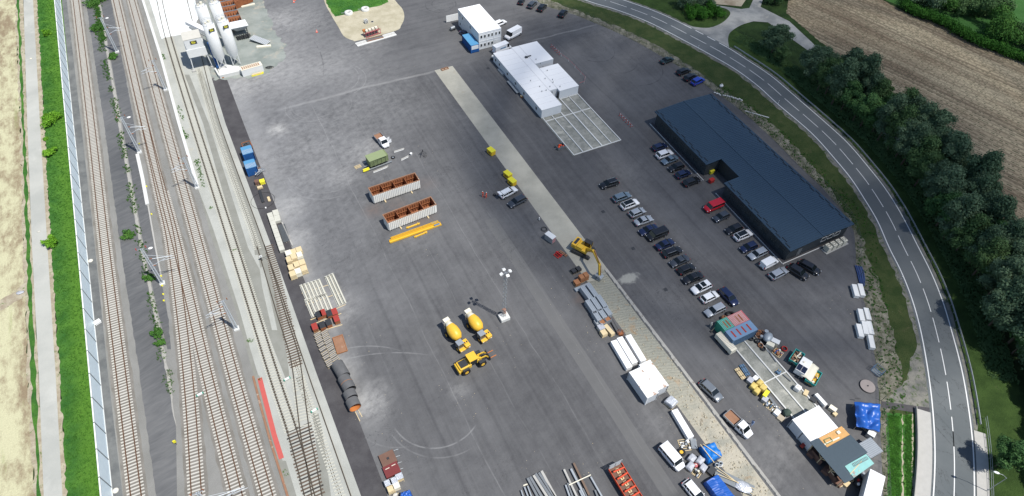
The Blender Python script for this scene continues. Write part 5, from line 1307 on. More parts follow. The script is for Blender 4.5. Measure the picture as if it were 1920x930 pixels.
    if stripe: MB().bx((x0+.8,-w-.012,1.1),(2.2,.02,.14),0,ry=.5).build('stripe','red_paint',r_)
    return r_
def put(r_, rear, front, z=.5):
    a, b = G(*rear, z), G(*front, z); c = (a+b)/2; d = b-a; r_.location = (c.x,c.y,.012); r_.rotation_euler.z = math.atan2(d.y,d.x); return r_
PR = 'cars parked in the long row across the yard'; PH = 'cars parked along the hall front'; PF = 'cars parked by the eastern fence'
def car(kind,pt,label,c,hd,group=None,**k):
    r_ = make_car(kind,'paint_'+pt,label,group,**k); g = G(*c,.7); r_.location=(g.x,g.y,.012); r_.rotation_euler.z=R_(hd+random.uniform(-2,2)); return r_
random.seed(31)
car('estate','black','black estate standing alone at the head of the parking row',(1142.5,344),180,PR,rails=True)
car('estate','bluegrey','blue-grey estate just below the lone black one',(1166,369),2,PR,rails=True)
car('suv','white','white car with a black glass roof beside the blue-grey estate',(1181,383),2,PR,pano=True)
car('hatch','silver','silver hatchback below the black-roofed white car',(1195,398),2,PR)
car('sedan','silver','silver saloon above the dark blue saloon',(1207,413),0,PR)
car('sedan','navy','dark blue saloon just above the big black van',(1216,430.5),182,PR)
car('van','black','black van with a red stripe on its side in the parking row',(1232,440),182,PR,stripe=True)
car('sedan','navy','dark blue saloon just below the black van',(1247,457.5),2,PR)
car('estate','black','black estate with silver roof rails, second below the black van',(1260.5,472),0,PR,rails=True)
car('sedan','darkgrey','dark grey-blue saloon, third below the black van',(1274,489),181,PR)
car('hatch','black','black hatchback, fourth below the black van',(1287,504),1,PR)
car('sedan','black','black saloon just above the white car with a sunroof',(1299,520.5),180,PR)
car('suv','white','white off-roader with a dark sunroof in the parking row',(1315,539),182,PR,sun=True)
car('hatch','white','plain white hatchback below the white off-roader',(1331,556.5),2,PR)
car('estate','silver','silver estate at the bottom end of the parking row',(1341,581),182,PR)
car('estate','navy','dark navy estate parked crosswise beside the white hatchback',(1366,556),-88,None)
car('hatch','navy','dark blue car at the upper end of the hall front',(1237,275),2,PH)
car('suv','white','white car near the upper end of the hall front',(1246,289),2,PH)
car('sedan','bluegrey','grey-blue saloon below the white car at the hall',(1256,299),182,PH)
car('hatch','black','black car between the grey-blue and the blue one at the hall',(1268,313),180,PH)
car('hatch','navy','blue car above the black estate near the hall notch',(1281,326),2,PH)
car('estate','black','black estate nearest the bins in the hall notch',(1297,340),2,PH)
car('van','red','bright red van parked below the hall notch',(1338,387),182,PH,glassback=True)
car('hatch','darkgrey','small dark grey car below the red van',(1352.5,406),182,PH)
car('hatch','black','small black car above the white car with a black roof',(1376,429),182,PH)
car('suv','white','white car with a black roof beside the hall',(1393.5,441),2,PH,pano=True)
car('hatch','navy','dark blue hatchback above the silver estate at the hall',(1404,463),180,PH)
car('estate','silver','silver estate above the small white van at the hall',(1421,475.5),182,PH)
car('caddy','white','small white delivery van near the hall corner',(1442,493),2,PH,glassback=False)
car('estate','silver','silver car at the lower end of the hall row',(1460,512),2,PH)
car('suv','black','broad black car in front of the hall end, left one',(1496,510),-72,'black cars at the hall end')
car('estate','black','long black car in front of the hall end, right one',(1518,501),-66,'black cars at the hall end')
for kd,p,l,rr,ff in (('hatch','black','black car cut by the top edge near the fence',(975,9),(981,-4)),('estate','darkgrey','dark grey car, left of two close together at the top fence',(992,15),(1004,3)),('suv','black','black car, right of two close together at the top fence',(1011,21),(1022,9)),('suv','black','black car with a red tail light standing apart at the top fence',(1050,33),(1061,19))):
    put(make_car(kd,'paint_'+p,l,PF),rr,ff)
for kd,p,l,rr,ff in (('sedan','green','dark green saloon standing alone by the eastern fence',(1239,118),(1262,109)),('estate','black','upper of two black cars by the eastern fence',(1270,139),(1293,130)),('estate','black','black car next to the bright blue one by the fence',(1284,150),(1305,140)),('suv','blue','bright blue car by the eastern fence',(1298,158),(1318,148))):
    put(make_car(kd,'paint_'+p,l,PF),rr,ff)
car('bigvan','white','tall white van with a windscreen facing the office',(962,65),198,None)
car('estate','white','white car half hidden behind the two-storey office',(937,43),12,None)
v = car('bigvan','white','white van with blue lettering behind the white complex',(941,92),12,None)
def lettering(txt, parent, loc, rot, size, mat, ext_=.005):
    c = bpy.data.curves.new('lettering','FONT'); c.body = txt; c.size = size; c.extrude = ext_; c.align_x='CENTER'; o = bpy.data.objects.new('lettering', c); COL.objects.link(o)
    dg = bpy.context.evaluated_depsgraph_get(); me = bpy.data.meshes.new_from_object(o.evaluated_get(dg)); bpy.data.objects.remove(o)
    me.materials.clear(); me.materials.append(MT(mat)); o = bpy.data.objects.new('lettering', me); COL.objects.link(o); o.parent = parent; o.location = loc; o.rotation_euler = rot; return o
mb = MB()
for k,(a,b_) in enumerate(((0,.28),(.36,.5),(.58,.9),(.98,1.2),(1.28,1.62),(1.70,1.95))): mb.box(-1.2+a,-1.2+b_,-1.0-.03,-1.0-.015,1.55,1.85)
mb.build('lettering_strip','light_blue',v)
car('sedan','navy','dark blue car in the shade between the office and the blue container',(873,64),-80,None)
sv = car('estate','white','white estate with its tailgate open beside the yellow tool boxes',(953,360),10,None,rails=True)
MB().bx((-2.45,0,1.75),(.75,1.3,.05),ry=.25).build('tailgate','paint_white',sv)
car('estate','darkgrey','dark grey car parked below the white estate with open tailgate',(970,377),190,None)
car('estate','greymet','grey car facing down beside the rubble trench',(1333,732),-78,None)
car('van','white','white minibus beside the pallets at the lower right',(1259,857),-84,None)
car('estate','white','white car cut by the bottom edge left of the blue tarpaulin',(1303,924),-84,None)
def pickup(label,c,hd,open_=False):
    r_ = thing('pickup_truck',label,'pickup truck'); pt='paint_white'
    mb=MB(); mb.box(-2.6,2.0,-.85,.85,.45,.75); mb.build('chassis','dark_metal',r_)
    mb=MB(); st=[(-.1,1,.4,1.15),(1.5,1,.4,1.12),(2.1,.96,.4,1.02),(2.6,.78,.45,.85)]; vs=[];n=6
    for x,k,a,b in st: W_=.92*k; vs+= [(x,-W_,a),(x,-W_,b-.08),(x,-W_*.85,b),(x,W_*.85,b),(x,W_,b-.08),(x,W_,a)]
    fs=[(i*n+j,i*n+j+1,(i+1)*n+j+1,(i+1)*n+j) for i in range(3) for j in range(n-1)]+[tuple(range(n))[::-1],tuple(range(3*n,4*n))]
    mb.add(vs,[f[::-1] for f in fs],0,False); mb.build('cab',pt,r_)
    MB().hexa([(-.08,-.88,1.1),(1.75,-.86,1.1),(1.75,.86,1.1),(-.08,.88,1.1),(.0,-.78,1.78),(1.15,-.76,1.78),(1.15,.76,1.78),(.0,.78,1.78)]).build('window','glass',r_)
    MB().hexa([(-.05,-.80,1.76),(1.2,-.78,1.76),(1.2,.78,1.76),(-.05,.80,1.76),(.02,-.74,1.88),(1.12,-.72,1.88),(1.12,.72,1.88),(.02,.74,1.88)]).build('roof',pt,r_)
    mb=MB()
    for s in (-1,1):
        for xa,xb in ((-.05,.0),(.75,.6),(1.72,1.17)): mb.bar((xa,s*.885,1.1),(xb,s*.79,1.78),.08,.06)
    mb.build('pillar',pt,r_)
    bd=MB().box(-2.75,-.25,-.98,.98,.78,.86).build('bed','rust_pale',r_); mb=MB()
    for s in (-1,1): mb.box(-2.78,-.22,s*1.0-.03,s*1.0+.03,.78,1.22)
    mb.box(-2.81,-2.76,-1,1,.78,1.22).box(-.28,-.2,-1,1,.78,1.5); mb.build('drop_side','galv',r_)
    for x in (-1.75,1.65):
        for s in (-1,1):
            wh=MB().cyl((x,s*.72,.36),(x,s*.94,.36),.36,n=16).build('wheel','black_rubber',r_); MB().cyl((x,s*.941,.36),(x,s*.95,.36),.2,n=12).build('rim','alloy',wh)
    for s in (-1,1): MB().bx((2.5,s*.62,.75),(.15,.3,.14),-s*.3).build('headlight','headlight',r_); MB().box(-2.84,-2.8,s*.8-.1,s*.8+.1,.6,.75).build('taillight','taillight',r_); MB().bx((1.5,s*1.08,1.2),(.1,.2,.22)).build('mirror','trim_black',r_)
    if open_:
        for x in (1.35,.35):
            d_=MB().bx((x+.12,1.42,.95),(.06,1.0,1.0),rz=.2).build('door',pt,r_); MB().bx((x+.10,1.42,1.3),(.08,.8,.3),rz=.2).build('pane','glass',d_)
    g=G(*c,.7); r_.location=(g.x,g.y,.012); r_.rotation_euler.z=R_(hd); return r_
pickup('white pickup with both right doors open above the olive trailer',(716,264),-82,True)
pickup('white double-cab pickup with an empty brown bed by the trench',(1385,797),-80)
# ================================================================ people
def person(u,v,h,label,top,bottom='cloth_dark',hd=0,head='hair',stride=.15,arms=(.15,-.1)):
    g=G(u,v); r_=thing('person',label,'person',(g.x,g.y,.012),R_(hd)); s=h/1.78
    V=[(0,0,.98),(0,0,1.15),(0,0,1.38),(0,0,1.50),(0,0,1.56),
       (0,.10,.93),(stride*.6,.11,.50),(stride,.11,.09),(stride+.17,.12,.04),(0,-.10,.93),(-stride*.3,-.11,.50),(-stride,-.11,.09),(-stride+.17,-.12,.04),
       (0,.20,1.42),(arms[0]*.4,.25,1.13),(arms[0]+.08,.24,.90),(arms[0]+.12,.235,.82),(0,-.20,1.42),(arms[1]*.4,-.25,1.13),(arms[1]+.08,-.24,.90),(arms[1]+.12,-.235,.82)]
    Ed=[(0,1),(1,2),(2,3),(3,4),(0,5),(5,6),(6,7),(7,8),(0,9),(9,10),(10,11),(11,12),(2,13),(13,14),(14,15),(15,16),(2,17),(17,18),(18,19),(19,20)]
    Rr=[.145,.135,.15,.06,.05,.095,.065,.045,.04,.095,.065,.045,.04,.065,.048,.034,.035,.065,.048,.034,.035]
    me=bpy.data.meshes.new('body'); me.from_pydata([(x*s,y*s,z*s) for x,y,z in V],Ed,[]); o=bpy.data.objects.new('body',me); COL.objects.link(o)
    md=o.modifiers.new('skin','SKIN'); 
    for i,q in enumerate(me.skin_vertices[0].data): q.radius=(Rr[i]*s*(.8 if i<3 else 1),Rr[i]*s); q.use_root=(i==0)
    o.modifiers.new('sub','SUBSURF').levels=1; o.modifiers['sub'].render_levels=1
    dg=bpy.context.evaluated_depsgraph_get(); m2=bpy.data.meshes.new_from_object(o.evaluated_get(dg)); bpy.data.objects.remove(o); m2.name='body'
    # fingers and thumb, rooted in the palm; head with face, all in the one body mesh
    bm=bmesh.new(); bm.from_mesh(m2); mb=MB()
    for k in (16,20):
        x,y,z=(c*s for c in V[k]); sg=1 if k==16 else -1
        mb.ell((x,y,z-.03),(.045,.022,.055),8,6)
        for i in range(4): mb.cyl((x-.03+i*.02,y,z-.06),(x-.03+i*.022,y-sg*.015,z-.06-(.075,.085,.08,.062)[i]),.010,.007,5)
        mb.cyl((x+.04,y,z-.02),(x+.065,y-sg*.02,z-.075),.012,.008,5)
    hz=1.665*s; mb.ell((.01,0,hz),(.095*s,.078*s,.118*s),14,10); mb.ell((.105*s,0,hz-.01),(.022,.014,.022),6,5)
    for sg in (-1,1): mb.ell((.088*s,sg*.032,hz+.012),(.014,.016,.01),6,5); mb.ell((0,sg*.08*s,hz),(.022,.01,.03),6,5)
    mb.ell((.088*s,0,hz-.055),(.015,.028,.008),6,5)
    tv=[bm.verts.new(p) for p in mb.v]; bm.verts.index_update(); nf=[]
    for f in mb.f:
        try: nf.append(bm.faces.new([tv[i] for i in f]))
        except ValueError: pass
    for f in bm.faces:
        c=f.calc_center_median(); f.smooth=True; z=c.z/s
        f.material_index = 2 if (z>1.52 or (abs(c.y)>.19*s and z<.86)) else (0 if z>.95 else (3 if z<.10 else 1))
    bm.to_mesh(m2); bm.free(); m2.materials.clear()
    for q in (top,bottom,'skin','black_rubber'): m2.materials.append(MT(q))
    o=bpy.data.objects.new('body',m2); COL.objects.link(o); o.parent=r_
    MB().ell((-.008,0,hz+.035),(.108*s,.09*s,.10*s),12,8).build('hair' if head=='hair' else 'helmet',head,r_)
    if top=='hivis':
        mb=MB()
        for z in (1.12,1.24): mb.lathe([(.172*s,z*s),(.172*s,(z+.04)*s)],16)
        mb.build('reflective_stripe','headlight',r_)
    return r_
person(905,369,1.78,'worker in an orange jacket, left of two beside the white estate','hivis','hivis',20,'helmet')
person(912,371,1.80,'worker in orange jacket and dark trousers, right of the pair','hivis','cloth_dark',160,'helmet',arms=(.3,.2))
person(1408,797,1.78,'person in a blue shirt and dark trousers beside the white pickup','cloth_blue','cloth_dark',190,'hair',stride=.25,arms=(.3,-.2))
person(1331,614,1.75,'person in a pale top and white helmet behind the green container','cream','cloth_dark',0,'helmet')
# ================================================================ machines in the yard
def mixer(u,v,label):
    g=G(u,v); r_=thing('concrete_mixer_truck',label,'mixer truck',(g.x,g.y,.012),R_(-80),'yellow concrete mixers')
    MB().box(-3.0,2.7,-.45,.45,.75,1.05).build('chassis','dark_metal',r_)
    MB().lathe([(0,0),(.62,.03),(1.06,.75),(1.16,1.5),(1.12,2.3),(.80,3.3),(.48,4.0),(.42,4.1),(.30,4.1)],28).build('drum','machine_yellow_bright',r_).matrix_local = Matrix.Translation((.75,0,1.75)) @ Matrix.Rotation(-math.pi/2+.22,4,'Y')
    MB().lathe([(.83,3.2),(.50,3.97),(.46,4.0)],24).build('drum_cone','cream',r_).matrix_local = Matrix.Translation((.75,0,1.78)) @ Matrix.Rotation(-math.pi/2+.22,4,'Y')
    mb=MB(); mb.hexa([(-3.6,-.35,2.2),(-3.0,-.35,2.2),(-3.0,.35,2.2),(-3.6,.35,2.2),(-3.9,-.6,3.2),(-3.1,-.6,3.2),(-3.1,.6,3.2),(-3.9,.6,3.2)]); mb.bar((-3.2,-.7,1.0),(-3.2,-.7,2.8),.08,.08).bar((-3.2,.7,1.0),(-3.2,.7,2.8),.08,.08); mb.bar((-3.4,0,1.9),(-4.1,.3,1.1),.4,.1); mb.build('hopper','cream',r_)
    cb=MB().box(1.25,2.35,-1.1,.05,1.0,2.35).build('cab','galv',r_); MB().box(1.2,2.4,-1.15,.08,2.35,2.45).build('roof','galv',cb); MB().box(2.351,2.38,-1.0,-.05,1.4,2.25).box(1.35,2.3,-1.13,-1.101,1.4,2.25).build('pane','glass',cb)
    MB().box(1.3,3.0,.12,1.15,.95,1.75).build('engine_cover','machine_yellow_bright',r_,bevel=.08); MB().box(2.35,3.0,-1.1,.1,.75,1.15).build('front_deck','machine_yellow_bright',r_,bevel=.06)
    MB().cyl((1.2,.3,1.75),(1.2,.3,2.2),.07,n=8).box(1.9,2.3,.3,.5,1.76,1.82).box(1.9,2.3,.75,.95,1.76,1.82).build('grille','dark_metal',r_)
    for x in (-2.0,1.9):
        for s in (-1,1):
            wh=MB().cyl((x,s*.75,.62),(x,s*1.15,.62),.62,n=18).build('wheel','black_rubber',r_); MB().cyl((x,s*1.151,.62),(x,s*1.17,.62),.3,n=12).build('rim','machine_yellow_bright',wh)
    for s in (-1,1): MB().box(3.0,3.06,s*.9-.12,s*.9+.12,.95,1.1).build('headlight','headlight',r_)
    return r_
basic('machine_yellow_bright', (.74,.44,.045), .42, .4, var=.10, sc=1.2, grime=(.42,.27,.07), g0=.60, g1=.82)
mixer(857,640,'yellow drum mixer truck with a pale cone, left of the pair'); mixer(897,623,'yellow drum mixer truck, right of the pair near the light tower')
g=G(886,684); wl=thing('wheel_loader','yellow wheel loader with orange pallet forks and big tyres','wheel loader',(g.x,g.y,.012),R_(5))
MB().box(-3.0,-.6,-.95,.95,1.0,2.0).build('engine_cover','machine_yellow',wl,bevel=.12); MB().box(-2.7,-1.2,-.7,.7,2.01,2.15).build('bonnet_grille','dark_metal',wl); MB().box(-3.3,-2.95,-1.1,1.1,.8,1.6).build('counterweight','machine_yellow',wl,bevel=.1)
cb=MB().box(-.9,.6,-.8,.8,1.5,2.9).build('cab','glass',wl); MB().box(-1.0,.75,-.9,.9,2.9,3.05).build('roof','machine_yellow_bright',cb)
mb=MB()
for x in (-.9,.6):
    for y in (-.8,.8): mb.bar((x,y,1.4),(x,y,2.9),.11,.11)
mb.build('cab_frame','machine_yellow',cb); MB().box(.4,1.7,-.5,.5,.9,1.6).build('front_frame','machine_yellow',wl,bevel=.08)
mb=MB()
for s in (-.45,.45): mb.bar((1.2,s,1.7),(2.6,s,1.6),.16,.3); mb.bar((2.6,s,1.6),(3.2,s,.7),.14,.24)
mb.build('lift_arm','machine_yellow',wl); mb=MB(); mb.box(3.2,3.35,-1.0,1.0,.3,1.2); mb.bar((1.5,0,1.9),(3.2,0,1.2),.16,.16).bar((2.2,-.3,1.3),(3.1,-.3,.9),.1,.1).bar((2.2,.3,1.3),(3.1,.3,.9),.1,.1); mb.build('fork_carriage','dark_metal',wl)
for s in (-.6,.6): MB().box(3.35,4.75,s-.07,s+.07,.3,.38).build('fork','orange',wl)
for x in (-1.9,1.5):
    for s in (-1,1): wh=MB().cyl((x,s*.8,.78),(x,s*1.35,.78),.78,n=22).build('wheel','black_rubber',wl); MB().cyl((x,s*1.351,.78),(x,s*1.38,.78),.38,n=14).build('rim','machine_yellow_bright',wh); MB().bx((x,s*1.05,1.62),(1.3,.6,.06)).build('mudguard','dark_metal',wl)
MB().cyl((-1.6,.5,2.1),(-1.6,.5,2.7),.07,n=8).build('exhaust','dark_metal',wl)
for u,v in ((938,675),(949,668)): pass
g=G(1093,472); ex=thing('excavator','yellow tracked excavator on the pale slab, its bucket down on the rubble','excavator',(g.x,g.y,.02),R_(-62))
for s in (-1,1):
    mb=MB(); pr=[(-2.1,.15),(-1.7,.0),(1.7,.0),(2.1,.15),(2.25,.5),(1.9,.85),(-1.9,.85),(-2.25,.5)]
    vs=[(x,s*1.35-.3,z) for x,z in pr]+[(x,s*1.35+.3,z) for x,z in pr]; mb.add(vs,[(i,(i+1)%8,8+(i+1)%8,8+i) for i in range(8)]+[tuple(range(8))[::-1],tuple(range(8,16))])
    for k in range(12): mb.box(-1.9+k*.33,-1.75+k*.33,s*1.35-.31,s*1.35+.31,.85,.9)
    t_=mb.build('crawler_track','dark_metal',ex); t_.rotation_euler.z=R_(4)
MB().cyl((0,0,.8),(0,0,1.15),.75,n=20).build('slew_ring','dark_metal',ex)
MB().box(-2.3,1.3,-1.3,1.3,1.15,1.75).build('house','machine_yellow',ex,bevel=.08); MB().box(-2.45,-1.3,-1.3,1.3,1.2,2.25).build('counterweight','machine_yellow_bright',ex,bevel=.12); MB().box(-1.2,.2,-1.25,-.2,1.76,2.2).build('engine_cover','machine_yellow',ex,bevel=.05); MB().box(-2.1,-1.5,-.9,.9,2.26,2.34).build('vent','dark_metal',ex)
cb=MB().box(-.2,1.35,.35,1.28,1.76,2.9).build('cab','glass',ex); MB().box(-.28,1.4,.28,1.33,2.9,3.0).build('roof','dark_metal',cb)
mb=MB()
for x in (-.2,1.35):
    for y in (.35,1.28): mb.bar((x,y,1.75),(x,y,2.9),.09,.09)
mb.build('cab_frame','machine_yellow',cb)
def bdir(px,z): p=G(*px,z)-Vector((g.x,g.y,0)); a=-R_(-62); return Vector((p.x*math.cos(a)-p.y*math.sin(a),p.x*math.sin(a)+p.y*math.cos(a),z))
b0=Vector((1.0,-.25,1.7)); tip=bdir((1123,520),.6); k1=Vector((tip.x*.45+.3,tip.y*.45-.1,4.4)); k2=Vector((tip.x*.93,tip.y*.93,3.9))
mb=MB(); mb.bar(b0,k1,.42,.62); mb.bar(k1,k2,.38,.5); mb.build('boom','machine_yellow',ex); MB().bar(k2+Vector((-.2,0,.3)),tip+Vector((0,0,.5)),.32,.42).build('stick','machine_yellow',ex)
mb=MB(); mb.cyl(b0+Vector((.3,-.3,-.2)),k1+Vector((-.4,-.3,-.2)),.09,.07,8); mb.cyl(b0+Vector((.3,.3,-.2)),k1+Vector((-.4,.3,-.2)),.09,.07,8); mb.cyl(k1+Vector((.2,0,.45)),k2+Vector((-.1,0,.5)),.10,.08,8); mb.cyl(k2+Vector((.25,0,.1)),tip+Vector((.3,0,.9)),.08,.06,8); mb.build('hydraulic_ram','copper_clay',ex)
mb=MB(); q=tip; pr=[(-.75,.75),(.3,.85),(.75,.35),(.6,-.3),(.1,-.5),(-.35,-.35),(-.1,-.15),(.3,-.05),(.35,.3)]
vs=[(q.x+x,q.y-.6,q.z+z) for x,z in pr]+[(q.x+x,q.y+.6,q.z+z) for x,z in pr]; nn_=len(pr); mb.add(vs,[(i,(i+1)%nn_,nn_+(i+1)%nn_,nn_+i) for i in range(nn_)]+[tuple(range(nn_))[::-1],tuple(range(nn_,2*nn_))]); mb.build('bucket','galv',ex)
# light tower
g=G(945,597); lt=thing('light_tower','tall lattice light tower with four floodlights on a concrete block','light tower',(g.x,g.y,.012))
MB().box(-.95,.95,-.85,.85,0,.85).build('ballast_block','white_concrete',lt,bevel=.04); mb=MB(); h=14.3; w0=.26
for x in (-1,1):
    for y in (-1,1): mb.bar((x*w0,y*w0,.85),(x*w0*.8,y*w0*.8,h),.06,.06)
for k in range(22):
    z,z2=.9+k*.6,.9+(k+1)*.6; s=1 if k%2 else -1
    for y in (-1,1): mb.bar((s*w0,y*w0,z),(-s*w0,y*w0,z2),.035,.035); mb.bar((y*w0,s*w0,z),(y*w0,-s*w0,z2),.035,.035)
mb.build('lattice_mast','galv',lt); mb=MB(); mb.bar((-.9,0,h),(.9,0,h),.08,.08).bar((0,-.9,h),(0,.9,h),.08,.08); mb.build('cross_arm','galv',lt)
for x,y in ((-.85,0),(.85,0),(0,.8),(0,-.8)): MB().bx((x,y,h+.1),(.55,.5,.3),rx=-.5*(y/.8 if y else 0),ry=.5*(x/.85 if x else 0)).build('floodlight','white_paint',lt)
MB().box(.0,.65,.35,.95,.86,2.0).build('generator_box','orange',lt,bevel=.05)
# open containers
basic('white_corrugated', (.80,.79,.74), .5, var=.05, grime=(.45,.33,.22), g0=.62, g1=.8)
def openbox(A,B,label):
    a,b_=G(*A),G(*B); d=b_-a; L=d.length; r_=thing('open_container',label,'container',((a.x+b_.x)/2,(a.y+b_.y)/2,0.25),math.atan2(d.y,d.x),'open-topped white containers'); l=L/2; Wc=2.75; Hc=2.45
    mb=MB(); mr=MB(); mi=MB()
    for y in (0,Wc): mb.box(-l,l,y-.03,y+.03,.1,Hc)
    for x in (-l,l): mb.box(x-.03,x+.03,.03,Wc-.03,.1,Hc)
    k=-l+.1
    while k<l-.1: mb.box(k,k+.20,-.17,-.031,.15,Hc-.05); mb.box(k,k+.20,Wc+.031,Wc+.12,.15,Hc-.05); k+=.42
    k=.15
    while k<Wc-.2: mb.box(-l-.12,-l-.031,k,k+.2,.15,Hc-.05); mb.box(l+.031,l+.12,k,k+.2,.15,Hc-.05); k+=.42
    mb.build('wall','white_corrugated',r_)
    mi.box(-l+.035,l-.035,.035,.06,.14,Hc-.02).box(-l+.035,l-.035,Wc-.06,Wc-.035,.14,Hc-.02).box(-l+.035,-l+.06,.06,Wc-.06,.14,Hc-.02).box(l-.06,l-.035,.06,Wc-.06,.14,Hc-.02)
    k=-l+.4
    while k<l-.3: mi.box(k,k+.12,Wc-.22,Wc-.06,.14,Hc-.1).box(k,k+.12,.06,.22,.14,Hc-.1); k+=.55
    mi.box(-l+.2,l-.2,Wc-.32,Wc-.22,1.3,1.4)
    mi.build('lining','rust',r_)
    for q in (-.5,0,.5): MB().box(q*l-.05,q*l+.05,.06,Wc-.06,.14,Hc-.12).build('partition','rust',r_)
    MB().box(-l,l,0.04,Wc-.04,.06,.13).build('floor','rust',r_)
    for y in (0,Wc): mr.box(-l-.1,l+.1,y-.1,y+.1,Hc,Hc+.1)
    for x in (-l,l): mr.box(x-.1,x+.1,.1,Wc-.1,Hc,Hc+.1)
    mr.build('rim','rust_pale',r_)
    for x in (-.55*l,.6*l):
        g=Matrix.Translation((r_.location.x,r_.location.y,0)) @ Matrix.Rotation(r_.rotation_euler.z,4,'Z') @ Vector((x,-.2,0)); tag(MB().box(-.13,.13,-.5,3.4,0,.24).build('timber_bearer','wood_pale',loc=(g.x,g.y,.012),rz=r_.rotation_euler.z),'pale timber bearer under the '+label.split(',')[0]+(' at its left end' if x<0 else ' at its right end'),'timber bearer')
openbox((702,383),(788,354),'upper open container, white ribbed outside and rusty inside'); openbox((730,434),(819,399.5),'lower open container, white ribbed outside and rusty inside')
for (A,B,wd,l) in (((731,455),(827,421),.75,'long yellow steel beam, widest of the stack below the containers'),((733,449),(822,417),.4,'long yellow steel beam lying along the upper side of the widest one')):
    a,b_=G(*A),G(*B); d=b_-a; c=(a+b_)/2; r_=thing('steel_beam',l,'beam',(c.x,c.y,.1),math.atan2(d.y,d.x)); L=d.length/2
    MB().box(-L,L,-wd/2,wd/2,.0,.06).build('flange','machine_yellow_bright',r_); MB().box(-L,L,-wd/2,-wd/2+.08,.06,.42).box(-L,L,wd/2-.08,wd/2,.06,.42).build('web','machine_yellow_bright',r_)
    MB().box(L-1.6,L-.3,-wd/2+.1,wd/2-.1,.07,.3).build('end_plate','steel_blue',r_)
for (A,B,l) in (((762,429),(787,420),'short yellow beam between the lower container and the long beams'),((777,446),(801,436),'short yellow beam below the long beams')):
    a,b_=G(*A),G(*B); d=b_-a; c=(a+b_)/2; r_=thing('steel_beam',l,'beam',(c.x,c.y,.05),math.atan2(d.y,d.x)); L=d.length/2; MB().box(-L,L,-.14,.14,0,.28).build('web','machine_yellow_bright',r_)
    for x in (-L+.3,L-.4): MB().box(x-.06,x+.06,-.3,.3,.05,.35).build('bracket','machine_yellow',r_)
# olive trailer hut and its litter
a,b_=G(691,318),G(728,304); d=b_-a; c=(a+b_)/2; ol=thing('site_trailer','olive green pitched trailer hut on outriggers beside the white pickup','trailer',(c.x+.0,c.y+.9,.012),math.atan2(d.y,d.x))
MB().hexa([(-2.2,-1.1,.7),(2.6,-1.1,.7),(2.6,1.1,.7),(-2.2,1.1,.7),(-2.2,-1.35,2.5),(2.6,-1.1,2.5),(2.6,1.1,2.5),(-2.2,1.1,2.5)]).build('body','olive',ol); MB().box(-2.3,2.2,-1.3,1.2,2.5,2.6).build('roof','olive_pale',ol) if 'olive_pale' in MATS else (basic('olive_pale',(.24,.29,.15),.7,var=.08), MB().box(-2.3,2.2,-1.35,1.25,2.5,2.6).build('roof','olive_pale',ol))
mb=MB()
for k in range(5): mb.box(-2.1+k*1.0,-2.04+k*1.0,-1.42,-1.36,.8,2.45)
mb.build('rib','olive_pale',ol); MB().box(-2.8,3.2,-1.6,-1.4,.3,.5).box(-2.8,3.2,1.3,1.5,.3,.5).box(-3.3,-2.3,-.1,.1,.4,.55).build('frame','galv',ol); MB().box(-4.2,-2.5,-1.5,-1.2,.3,.55).box(-4.0,-2.5,-1.0,-.7,.3,.55).build('outrigger','lemon',ol)
for x in (-.8,.8):
    for s in (-1,1): MB().cyl((x,s*.9,.35),(x,s*1.15,.35),.35,n=14).build('wheel','black_rubber',ol)
mb=MB()
for k in range(4): mb.box(-.8,.8,-.5+k*.28,-.4+k*.28,.05+.05*(k%2),.15+.05*(k%2))
small('timber_pile',671,313,[('plank',mb,'wood_pale'),('bearer',MB().box(-.6,-.5,-.6,.6,0,.05).box(.5,.6,-.6,.6,0,.05),'wood_grey')],'small pile of pale planks left of the olive trailer','planks',.1)
for (A,B,l) in (((739,285),(758,279),'pale steel profile lying right of the white pickup'),((752,300),(766,293),'pale steel profile lying below the other one near the tyre'),((700,323),(728,312),'pale beam lying along the near side of the olive trailer')):
    a,b_=G(*A),G(*B); d=b_-a; c=(a+b_)/2; r_=thing('steel_profile',l,'steel profile',(c.x,c.y,.012),math.atan2(d.y,d.x)); L=d.length/2; MB().box(-L,L,-.14,.14,0,.2).build('web','beam_grey',r_); MB().box(-L-.1,L*.8,-.3,-.2,0,.12).build('side_plate','white_steel',r_)
small('white_bucket',771,290,[('bucket',MB().cyl((0,0,0),(0,0,.45),.24,.3,14),'white_paint'),('lid',MB().cyl((0,0,.45),(0,0,.48),.31,n=14),'white_paint')],'white bucket on the asphalt near the pale profiles','bucket')
small('tyre',737,296,[('tyre',MB().torus((0,0,.15),.38,.15,20,8),'black_rubber'),('rim',MB().cyl((0,0,.02),(0,0,.2),.24,n=12),'galv')],'loose tyre by the end of the olive trailer','tyre')
mb=MB(); 
for a_ in (.3,1.4,2.6,3.7,4.9): mb.bar((0,0,1.3),(1.1*math.cos(a_),1.1*math.sin(a_),0),.07,.07)
small('tripod_stand',793,291,[('leg',mb,'dark_metal'),('head',MB().cyl((0,0,1.2),(0,0,1.7),.12,n=8),'dark_metal'),('cable',MB().torus((.3,-.5,.06),.4,.04,14,5),'dark_metal')],'dark spindly survey tripod alone on the asphalt','tripod')
